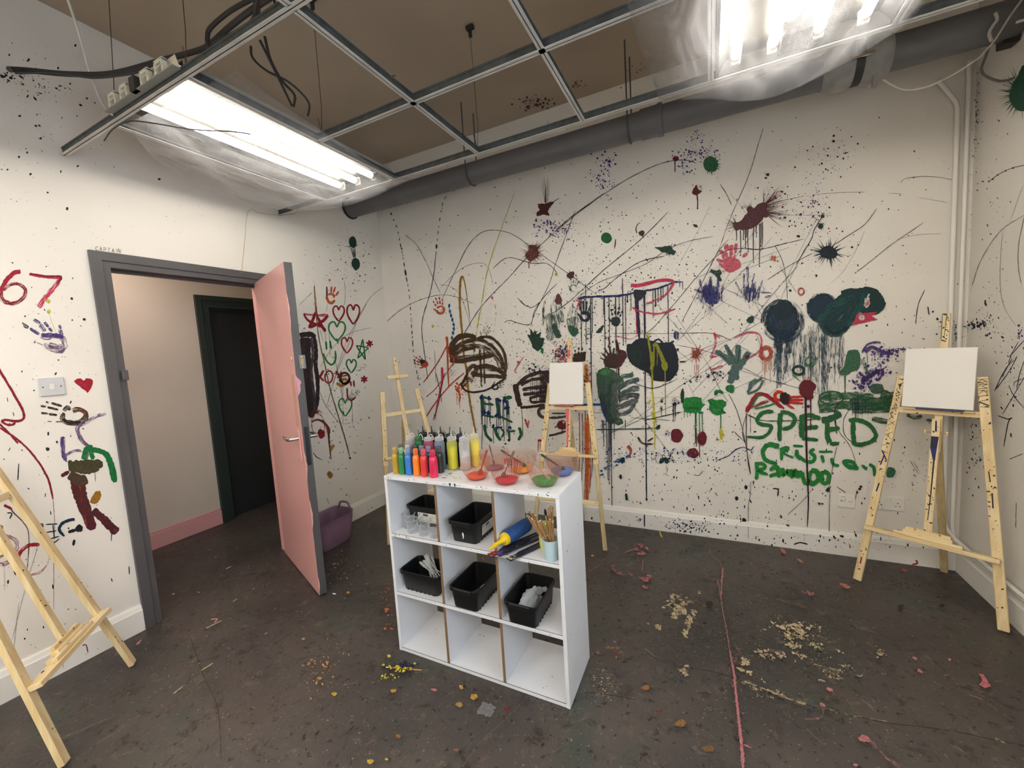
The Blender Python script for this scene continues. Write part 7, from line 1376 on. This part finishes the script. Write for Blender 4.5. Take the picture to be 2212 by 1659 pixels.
# red hand with black palm and red arch
q.stroke(f_(40, 630, 80, 560, 120, 505, 180, 510, 250, 560, 300, 600), (9, 8), (168, 34, 44)); q.stroke(f_(60, 600, 120, 580, 200, 550), 7, (150, 36, 46), dry=.35); q.stroke(f_(80, 590, 120, 520, 150, 510), 4, 'gn', dry=.2); q.stroke(f_(100, 608, 180, 590, 250, 568), 4, 'lg', dry=.2)
q.ring(*F_(275, 515), 9, 9, 7, (222, 60, 40)); q.poly(f_(285, 505, 320, 490, 360, 520, 360, 560, 330, 580, 290, 560), (54, 30, 28)); 
for a in (f_(350, 525, 450, 520), f_(350, 545, 450, 545), f_(345, 560, 450, 570), f_(330, 575, 385, 608), f_(300, 590, 310, 610)): q.stroke(a, 5, (206, 44, 40), dry=.2)
q.line(f_(42, 635, 40, 780, 50, 960, 70, 1075), 2.6, 'mr'); q.line(f_(68, 640, 72, 780), 1.6, 'bk'); q.line(f_(45, 640, 20, 720, 14, 800, 30, 850), 2, 'bk')
q.line(f_(45, 648, 150, 690, 300, 695, 420, 690, 560, 680), 3, 'dg')
# SPEED
SP = (44, 116, 60)
for a, w_ in ((f_(235, 628, 160, 635, 118, 690, 150, 720, 215, 730, 205, 775, 150, 812, 45, 808), (9, 7)), (f_(285, 640, 280, 740, 280, 840), (11, 9)), (f_(285, 630, 350, 640, 388, 680, 360, 735, 300, 755), 9), (f_(440, 650, 438, 730, 440, 815), 12), (f_(440, 660, 500, 655, 570, 680), 10), (f_(445, 745, 555, 738), 9), (f_(440, 820, 555, 832), 8), (f_(620, 700, 622, 800, 640, 850), 11), (f_(580, 690, 640, 680, 720, 640), 14), (f_(620, 760, 710, 745), 10), (f_(640, 858, 705, 858), 9), (f_(805, 700, 808, 800, 815, 868), 10), (f_(775, 690, 850, 690, 930, 730, 968, 800, 920, 850, 815, 870), 9)): q.stroke(a, w_, SP if w_ != 14 else gr3, dry=.2)
# second painted line of letters
G3 = (40, 140, 66)
for a, w_ in ((f_(275, 880, 220, 865, 175, 880, 158, 930, 190, 980, 262, 1000), (12, 8)), (f_(290, 885, 295, 930, 292, 978), 7), (f_(300, 890, 350, 885), 8), (f_(350, 895, 310, 925, 380, 960), 5), (f_(402, 900, 405, 945, 440, 965), 9), (f_(415, 945, 470, 990), 7), (f_(375, 872, 448, 876), 5), (f_(528, 895, 500, 920, 530, 945, 520, 985, 470, 985), 8), (f_(560, 915, 660, 915), 5), (f_(580, 940, 595, 995), 7), (f_(650, 960, 665, 1005, 705, 1015), 7), (f_(735, 975, 770, 1020, 845, 1035), 10), (f_(745, 980, 800, 990, 830, 1025), 8), (f_(880, 1035, 895, 1020), 16), (f_(920, 1005, 955, 1030, 958, 1090), 7)): q.stroke(a, w_, G3, dry=.24)
q.poly(f_(1045, 1060, 1060, 1025, 1100, 1035, 1112, 1065, 1085, 1098, 1048, 1095), (70, 126, 92), dry=.25)
# third line
for a, w_ in ((f_(115, 1005, 118, 1060, 110, 1115), 8), (f_(100, 1000, 165, 1005, 170, 1035, 125, 1050, 195, 1080), 8), (f_(210, 1050, 250, 1020, 275, 1060, 270, 1100), 10), (f_(205, 1090, 285, 1065), 8), (f_(300, 1030, 305, 1085, 335, 1050, 345, 1090), 9), (f_(360, 1040, 370, 1095, 390, 1050, 410, 1105), 10), (f_(425, 1050, 430, 1100), 9), (f_(440, 1060, 460, 1140, 510, 1130), 9), (f_(505, 1045, 545, 1060, 560, 1110, 515, 1145, 490, 1110, 505, 1050), 11), (f_(595, 1050, 630, 1080, 625, 1130, 590, 1140, 578, 1090, 595, 1055), 10)): q.stroke(a, w_, (48, 146, 62), dry=.18)
# maroon blob with long drip
q.poly(f_(418, 450, 440, 410, 480, 398, 530, 425, 540, 455, 520, 490, 520, 530, 480, 545, 455, 530, 425, 495), (112, 34, 44)); q.spray(*F_(480, 390), 6, 5, 8, 1, 3, 'pk')
q.stroke(f_(465, 520, 468, 700, 472, 900, 478, 1080, 485, 1260, 478, 1455), (5.5, 2.4), (62, 30, 38), rough=.1); q.stroke(f_(500, 530, 503, 640, 500, 760), (3.5, 2), (70, 34, 40)); q.blob(*F_(485, 590), 3.5, (62, 30, 38)); q.blob(*F_(486, 1130), 3.2, (62, 30, 38), asp=2)
q.line(f_(640, 1200, 635, 1350, 635, 1515), 2, 'gr'); q.line(f_(690, 880, 670, 960, 650, 1080, 632, 1190), 1.8, 'bk'); q.poly(f_(610, 1190, 635, 1165, 640, 1195, 625, 1205), 'dg'); q.line(f_(72, 1130, 68, 1230, 55, 1300, 55, 1440, 58, 1560), 1.8, 'gr'); q.line(f_(335, 1368, 460, 1250, 520, 1175), 1.4, 'gr'); q.stroke(f_(230, 1180, 268, 1185, 265, 1235), 3, 'bk'); q.line(f_(690, 1165, 750, 1210), 2.4, 'bk'); q.line(f_(835, 1190, 815, 1270, 800, 1310), 2.4, 'gr')
q.dots([F_(862, 1165)+(3,), F_(853, 1182)+(3,), F_(565, 1288)+(2.4,), F_(585, 1288)+(2.4,), F_(38, 1172)+(3.2,), F_(22, 1412)+(4.2,), F_(102, 772)+(3,), F_(834, 1207)+(2.5,), F_(478, 75)+(0,)][:-1], 3, 'bk'); q.line(f_(1215, 980, 1275, 1075), 1.4, 'bk'); q.line(f_(1235, 980, 1280, 1058), 1.2, 'bk'); q.stroke(c_(1118, 1140, 1125, 1190), 2.4, 'nv'); q.dots([C_(1175, 1214)+(2.6,), C_(1148, 1170)+(2.4,)], 2, 'bk')
# corner speckle
q.spray(2110, 500, 22, 520, 220, .7, 2.6, ['dg', 'bk', 'gr'], elong=.8); q.spray(2070, 705, 50, 12, 40, 1, 4, 'bk', elong=.6); q.spray(2060, 730, 40, 16, 36, 1, 3.4, 'bk', elong=.6); q.spray(1990, 1000, 80, 90, 50, .7, 2.2, ['bk', 'mr'], elong=1.5, ang=1.4)
q.stroke(c_(1085, 1330, 1100, 1335), 2, 'bk')

# ------------------------------------------------------------------ right wall
s = Painter(wr, 0, W, -1, seed=13)
s.poly([(2150, 166), (2165, 172), (2212, 140), (2245, 170), (2240, 230), (2205, 240), (2185, 225), (2180, 205), (2192, 180)][2:], (34, 92, 72))
s.blob(2205, 200, 20, (34, 92, 72), rough=.12, asp=1.6, spikes=60, slen=2.0, sdir=2.6, sspread=.9, n=30)
s.spray(2150, 500, 40, 400, 120, .6, 2.6, ['bk', 'gr'], elong=1.2, ang=1.2); s.spray(2135, 700, 30, 60, 60, .8, 3.4, ['bk', 'nv'], elong=1.2, ang=1.5); s.spray(2110, 702, 30, 10, 50, 1, 4.5, 'nv', elong=.6); s.spray(2110, 960, 30, 120, 120, .6, 2.4, ['bk', 'mr', 'br'], elong=1.2, ang=1.4); s.spray(2190, 800, 40, 120, 90, .6, 2.6, ['bk', 'pu'], elong=1.6, ang=1.2)
s.spray(2112, 250, 8, 150, 120, .6, 2.2, ['dg', 'bk'], elong=.6); s.stroke([(2136, 392), (2160, 375), (2190, 362), (2225, 355)], 1.6, 'bk'); s.dots([(2136, 392, 2.5), (2145, 387, 2.2), (2155, 378, 2.4), (2172, 369, 2), (2188, 363, 2.4), (2123, 392, 2.5)], 2, 'bk')
s.line([(2100, 616), (2120, 560), (2160, 500), (2212, 465)], 1.8, 'gr'); s.line([(2212, 470), (2200, 530), (2200, 580), (2206, 612)], 2, 'gr'); s.line([(2210, 400), (2185, 470)], 1, 'gr'); s.line([(2165, 500), (2160, 600), (2168, 660), (2195, 705)], 1.1, 'gr')
for a in ([(2200, 738), (2185, 765), (2178, 785)], [(2197, 770), (2178, 805), (2150, 842)], [(2186, 775), (2172, 800), (2165, 815)], [(2212, 815), (2195, 845), (2165, 895)], [(2208, 818), (2192, 825), (2190, 835)], [(2179, 832), (2190, 855), (2212, 882)], [(2212, 780), (2202, 810), (2196, 840)], [(2148, 845), (2170, 800), (2190, 778)], [(2212, 735), (2190, 760), (2180, 770)]): s.line(a, 2.2, 'nv')
s.stroke([(2156, 898), (2176, 905), (2186, 903), (2178, 912), (2168, 965)], 2.2, 'bk'); s.stroke([(2180, 992), (2210, 980)], 1.6, 'bk'); s.line([(2195, 1085), (2194, 1140)], 1.6, 'bk'); s.stroke([(2108, 752), (2113, 763)], 4, 'dk'); s.spray(2204, 720, 8, 20, 20, 1, 4, 'pu')
# skirtings
t_ = Painter(skb, 1, -.0185, -1, seed=5)
t_.spray(1490, 1140, 60, 16, 240, .6, 2.4, ['bl', 'nv'], elong=.8, uni=False)
t_.spray(1450, 1128, 260, 14, 120, .7, 2.6, ['bk', 'nv'], elong=1.2, ang=1.5, uni=True); t_.spray(1800, 1172, 240, 16, 130, .7, 2.8, ['bk', 'nv', 'mr'], elong=1.2, ang=1.5, uni=True)
t_.stroke([(1392, 1112), (1392, 1138)], (3, 2.4), 'nv'); t_.line([(1616, 1138), (1617, 1165)], 1.6, 'gr'); t_.stroke([(1715, 1176), (1728, 1172), (1745, 1176)], 3, 'bk'); t_.stroke([(1978, 1210), (1982, 1217), (1970, 1219)], 4, 'rd')
t_ = Painter(skl, 0, .0185, 1, seed=6)
t_.spray(200, 1400, 110, 40, 14, .8, 2, ['bk', 'mr'], elong=1.5); t_.stroke([(178, 1395), (186, 1393), (190, 1410)], 2.5, 'cr'); t_.spray(800, 1100, 24, 12, 16, .6, 1.5, 'bk'); t_.line([(136, 1432), (137, 1444)], 1.2, 'mr')

# ------------------------------------------------------------------ floor paint
fl = Painter(floor_mb, 2, 0.0, 1, seed=99, base=3e-4, step=4e-6)
sS = lambda *x: via(S_, *x)
fl.rs = .6
def patch(u_, v_, ru, rv, n, cols, r1=4, rot=0.3, el=1.5):
    ca, sa = math.cos(rot), math.sin(rot)
    for k in range(max(3, n//14)):                # clumps, so the worn paint breaks up unevenly
        a, b = fl.r.gauss(0, .5)*ru, fl.r.gauss(0, .5)*rv; x, y = u_+a*ca-b*sa, v_+a*sa+b*ca; q_ = fl.r.uniform(.08, .3)
        fl.spray(x, y, max(6, ru*q_*1.6), max(3, rv*q_), 16, .5, r1*.75, cols, elong=el*1.6, ang=rot+fl.r.uniform(-.4, .4), rot=rot+fl.r.uniform(-.5, .5))
    fl.fleck(u_, v_, ru, rv, cols[0], .60 if r1 > 4.5 else .64, .72, rot, k=1.2)
CM = [(206, 186, 148), (188, 168, 130), (216, 198, 162)]
patch(1478, 1308, 40, 34, 260, CM, 6); patch(1486, 1350, 20, 32, 150, CM, 7, 1.0); patch(1720, 1380, 56, 44, 420, CM, 5); patch(1715, 1366, 26, 20, 120, CM, 7); patch(1600, 1430, 24, 22, 110, CM, 6); patch(1655, 1412, 50, 10, 90, CM, 5); patch(1480, 1450, 22, 20, 70, CM, 5); patch(1800, 1450, 70, 26, 220, CM, 3.4); patch(1905, 1412, 26, 18, 70, CM, 3.4); patch(1730, 1310, 60, 16, 120, [(140, 118, 90), (120, 96, 74)], 3.4); patch(1500, 1280, 80, 30, 220, [(132, 112, 88), (120, 100, 80)], 3); patch(1560, 1400, 260, 110, 700, [(150, 134, 110), (130, 110, 92)], 2.2); patch(1640, 1490, 90, 20, 130, CM, 4); patch(1310, 1480, 60, 60, 120, CM, 3); patch(1310, 1400, 40, 30, 100, [(176, 140, 96)], 3)
FPK = (196, 120, 124)
patch(1390, 1245, 26, 14, 90, [FPK, (170, 104, 112)], 6); patch(1330, 1236, 18, 10, 50, [(160, 104, 112)], 5); fl.stroke(sS(230, 215, 270, 200, 300, 205), 2, FPK); patch(1384, 1186, 14, 14, 70, [FPK], 5); fl.line(sS(320, 250, 315, 310), 2, FPK); patch(1755, 1282, 24, 6, 50, [(176, 112, 120)], 5, .15); fl.poly(sS(1295, 368, 1320, 370, 1350, 388, 1330, 392, 1305, 380), (200, 130, 112)); fl.stroke(sS(1085, 245, 1115, 265), 4, (196, 140, 110)); fl.poly(sS(1000, 190, 1020, 200, 1032, 218, 1015, 218), FPK); fl.poly(sS(1605, 300, 1620, 296, 1636, 306, 1618, 309), (200, 80, 84))
for (x, y, r) in ((1695, 803, 6), (1670, 740, 5), (1843, 747, 4), (1247, 895, 6.5), (1420, 1140, 12), (1210, 970, 6), (345, 568, 3), (180, 658, 3), (1375, 1270, 5)): fl.blob(*S_(x, y), r, (206, 128, 134), asp=.62, ang=.4, rough=.25)
fl.poly(sS(1988, 815, 2010, 820, 2025, 840, 2048, 880, 2020, 888, 1990, 872, 2005, 850), (206, 120, 126), smooth=False)
for a, w_ in ((sS(1400, 1130, 1450, 1150, 1480, 1190), 7), (sS(1495, 1200, 1530, 1235, 1600, 1285), 5), (sS(1130, 1042, 1170, 1040, 1215, 1020, 1200, 965), 4), (sS(2030, 965, 2080, 1000), 3), (sS(2110, 1015, 2150, 1045), 2.6), (sS(1940, 920, 2010, 945), 4), (sS(1855, 855, 1920, 880), 3.4), (sS(640, 905, 660, 915), 3), (sS(1810, 830, 1840, 820), 3)): fl.stroke(a, w_, (176, 122, 124), dry=.42)
# pink joint line
fl.line(sS(645, 200, 665, 235, 700, 260, 712, 300), 1.6, (170, 110, 110)); fl.stroke(sS(718, 290, 712, 350, 708, 430), (4, 3), (190, 128, 124), rough=.6); fl.stroke(sS(688, 350, 700, 400, 715, 500, 735, 600, 750, 700), (2.4, 2.4), (158, 116, 108), rough=.7); fl.stroke(sS(750, 700, 772, 820, 782, 920, 795, 1040, 808, 1160, 818, 1290), (3, 8), (196, 126, 130), rough=.35, dens=.5, jit=.5); patch(*S_(765, 800), 10, 90, 60, [(196, 130, 126)], 3); fl.stroke(sS(820, 1170, 860, 1185), 3, (196, 120, 124)); fl.line(sS(640, 130, 655, 220), 1.4, (150, 110, 100))
# cracks
CK = (34, 30, 28)
fl.line(sS(330, 690, 380, 740, 480, 775, 600, 795, 720, 820, 870, 880, 980, 910, 1090, 955, 1180, 985), 1.3, (50, 44, 40)); fl.stroke(sS(1180, 980, 1280, 1010, 1400, 1035, 1560, 1065, 1700, 1080, 1900, 1110, 2080, 1150, 2212, 1170), (1.8, 1.2), (46, 40, 37), rough=.5, jit=1.2); fl.stroke(sS(900, 885, 980, 915, 1060, 945, 1130, 968), 3.4, CM[1], rough=.8, dry=.36); fl.stroke(sS(1170, 975, 1260, 1000, 1340, 1025, 1450, 1040, 1570, 1062), (5, 2.5), CM[1], rough=.8, dens=.6, dry=.46, jit=1.5); fl.stroke(sS(2070, 1140, 2120, 1160), 6, CM[1], dry=.4); fl.line(sS(330, 690, 380, 735), 1.4, CM[1]); fl.line([(1000, 1655), (1040, 1600), (1085, 1560), (1130, 1515)], 1.6, (120, 110, 100)); fl.line([(412, 1380), (440, 1460), (470, 1530), (478, 1640)], 1.6, CK); fl.line([(1260, 1495), (1310, 1500), (1375, 1512)], 1.4, CK); fl.line([(1840, 1235), (1250, 1160)], .8, (50, 44, 42)) if False else None
fl.line(sS(1130, 1090, 1220, 1170), 1.3, (150, 140, 136)); fl.line(sS(1400, 940, 1480, 1005), 1.2, (150, 140, 136)); fl.line(sS(820, 380, 900, 405), 1.2, (140, 128, 120))
# colour blotches
for (u_, v_, r, c, asp) in ((1510, 1178, 20, (56, 66, 58), .5), (1555, 1192, 22, (84, 54, 52), .7), (1572, 1210, 16, (78, 44, 46), .8), (1745, 1195, 20, (84, 46, 46), .4), (1650, 1225, 24, (70, 50, 50), .4), (1950, 1265, 60, (44, 46, 66), .35), (2040, 1290, 36, (40, 44, 72), .35), (1600, 1330, 26, (54, 66, 58), .5), (1620, 1375, 30, (56, 68, 62), .4), (1455, 1470, 36, (54, 64, 58), .4), (1480, 1190, 20, (48, 44, 58), .4), (1500, 1178, 10, (42, 40, 70), .6), (560, 1630, 26, (50, 58, 70), .6), (590, 1640, 16, (54, 70, 90), .6), (90, 1560, 50, (44, 58, 50), .4), (60, 1540, 34, (118, 108, 98), .4), (150, 1548, 26, (92, 92, 96), .35), (700, 1480, 20, (70, 64, 58), .6)):
    fl.fleck(u_, v_, r*1.4, r*asp*1.4, c, .5, .66, .1, k=.5)
for (u_, v_, r, c) in ((1532, 1304, 9, (50, 45, 43)), (1452, 1308, 5, (50, 45, 43)), (1770, 1408, 6, (48, 44, 42)), (1522, 1346, 4, CK), (1946, 1310, 7, (52, 50, 52)), (2035, 1308, 6, (50, 50, 58)), (1425, 1535, 6, (140, 44, 50)), (1095, 1532, 6, (130, 44, 52)), (1748, 1535, 6, (54, 60, 92)), (1470, 1562, 12, (150, 112, 70)), (1395, 1485, 9, (160, 112, 70)), (1530, 1617, 12, (128, 98, 70)), (1330, 1410, 5, (150, 60, 50)), (997, 1484, 6, (200, 160, 84)), (1024, 1505, 9, (204, 158, 60)), (992, 1522, 8, (180, 148, 84)), (850, 1492, 6, (196, 150, 60)), (938, 1490, 6, (200, 120, 128)), (1003, 1483, 4, (60, 40, 40)), (800, 1645, 8, (214, 176, 60)), (835, 1640, 4, (206, 176, 60)), (722, 1499, 6, (206, 176, 70)), (690, 1465, 5, (190, 150, 70)), (1280, 1200, 3, (200, 180, 60)), (860, 1590, 6, (160, 112, 60)), (985, 1620, 5, (150, 110, 80)), (655, 1380, 3.5, (200, 170, 120)), (828, 1436, 3.4, (220, 212, 60)), (752, 1280, 4, (200, 160, 60)), (835, 1316, 5, (206, 120, 80)), (846, 1358, 4, (196, 100, 80)), (832, 1358, 4, (200, 110, 80)), (835, 1270, 3, (190, 90, 70)), (1490, 1095, 0.1, CK)):
    fl.blob(u_, v_, r, c, asp=.62, ang=.1, rough=.25)
# yellow / navy spatter left of the shelf
fl.spray(872, 1440, 26, 12, 34, 1.5, 8, [(44, 38, 68), (40, 36, 60)], elong=.8); fl.spray(860, 1452, 44, 14, 60, .8, 3.4, [(44, 38, 68), (60, 44, 76)], elong=.8); fl.spray(862, 1444, 26, 9, 22, 1.5, 6, [(226, 216, 60), (206, 196, 50)], elong=.5); fl.spray(838, 1462, 22, 9, 20, 1, 4, [(214, 204, 60)], elong=.8); fl.dots([(840, 1417, 3.6), (896, 1433, 3)], 3, (224, 214, 70))
fl.spray(690, 1440, 60, 90, 90, .8, 4, [(196, 160, 110), (206, 150, 110), (176, 140, 90)], elong=1, rot=.5); fl.spray(730, 1230, 50, 40, 60, .7, 3, [(196, 176, 150), (206, 130, 120)], elong=1.5, ang=-.4); fl.spray(840, 1300, 16, 70, 50, .8, 4, [(206, 110, 90), (200, 130, 90)], elong=1); fl.spray(560, 1230, 240, 130, 160, .6, 2.2, [(166, 150, 132), (140, 126, 112)], elong=2, ang=-.5)
fl.spray(400, 1420, 260, 120, 240, .6, 2.4, [(176, 160, 136), (140, 126, 108), (120, 108, 96)], elong=3, ang=-.45); fl.spray(700, 1560, 500, 110, 420, .6, 2.6, [(160, 136, 108), (120, 104, 90), (176, 160, 136), (40, 38, 36)], elong=1.2); fl.spray(1700, 1560, 500, 110, 460, .6, 2.4, [(160, 146, 124), (130, 112, 96), (180, 130, 126), (44, 42, 40)], elong=1.5, ang=.3); fl.spray(1700, 1300, 420, 130, 600, .6, 2.4, [(40, 36, 36), (150, 130, 108), (110, 70, 64), (170, 116, 116)], elong=1.5, ang=.2)
fl.spray(1000, 1150, 60, 90, 70, .7, 3, [(196, 110, 84), (150, 132, 110)], elong=1)
for (a, w_, c) in (([(372, 1283), (378, 1283)], 4.5, (228, 178, 158)), ([(426, 1278), (432, 1280)], 3.4, (220, 140, 140)), ([(295, 1392), (306, 1382)], 3, (206, 140, 140)), ([(455, 1338), (470, 1337), (462, 1345)], 3, (210, 150, 150)), ([(445, 1357), (480, 1340)], 2.2, (186, 160, 140)), ([(435, 1448), (460, 1432)], 2.4, (190, 172, 130)), ([(375, 1498), (395, 1482)], 2.4, (196, 176, 140)), ([(488, 1229), (500, 1223)], 2.2, (190, 190, 194)), ([(503, 1300), (512, 1293)], 2, (190, 180, 170)), ([(450, 1188), (458, 1187)], 1.6, (150, 150, 140)), ([(1425, 1147), (1427, 1155), (1431, 1160)], 3, (208, 190, 60)), ([(120, 1600), (250, 1545)], 2, (120, 112, 100)), ([(1305, 1215), (1270, 1235)], 1.2, (150, 130, 90)), ([(860, 1610), (872, 1608)], 3, (60, 90, 84))): fl.stroke(a, w_, c, rough=.35)
fl.spray(1010, 1195, 14, 8, 12, 1, 4, [(206, 84, 66)], elong=1); fl.stroke([(1042, 1203), (1046, 1212)], 2.6, (206, 84, 66))

# ------------------------------------------------------------------ build the painted surfaces
for mb_, nm in ((floor_mb, 'floor'), (wl, 'wall_left'), (wb, 'wall_back'), (wr, 'wall_right'), (skb, 'baseboard_back'), (skl, 'baseboard_left'), (skr, 'baseboard_right')): tag(mb_.build(nm), kind='structure')
# splatter marks on the ceiling edge above the back wall
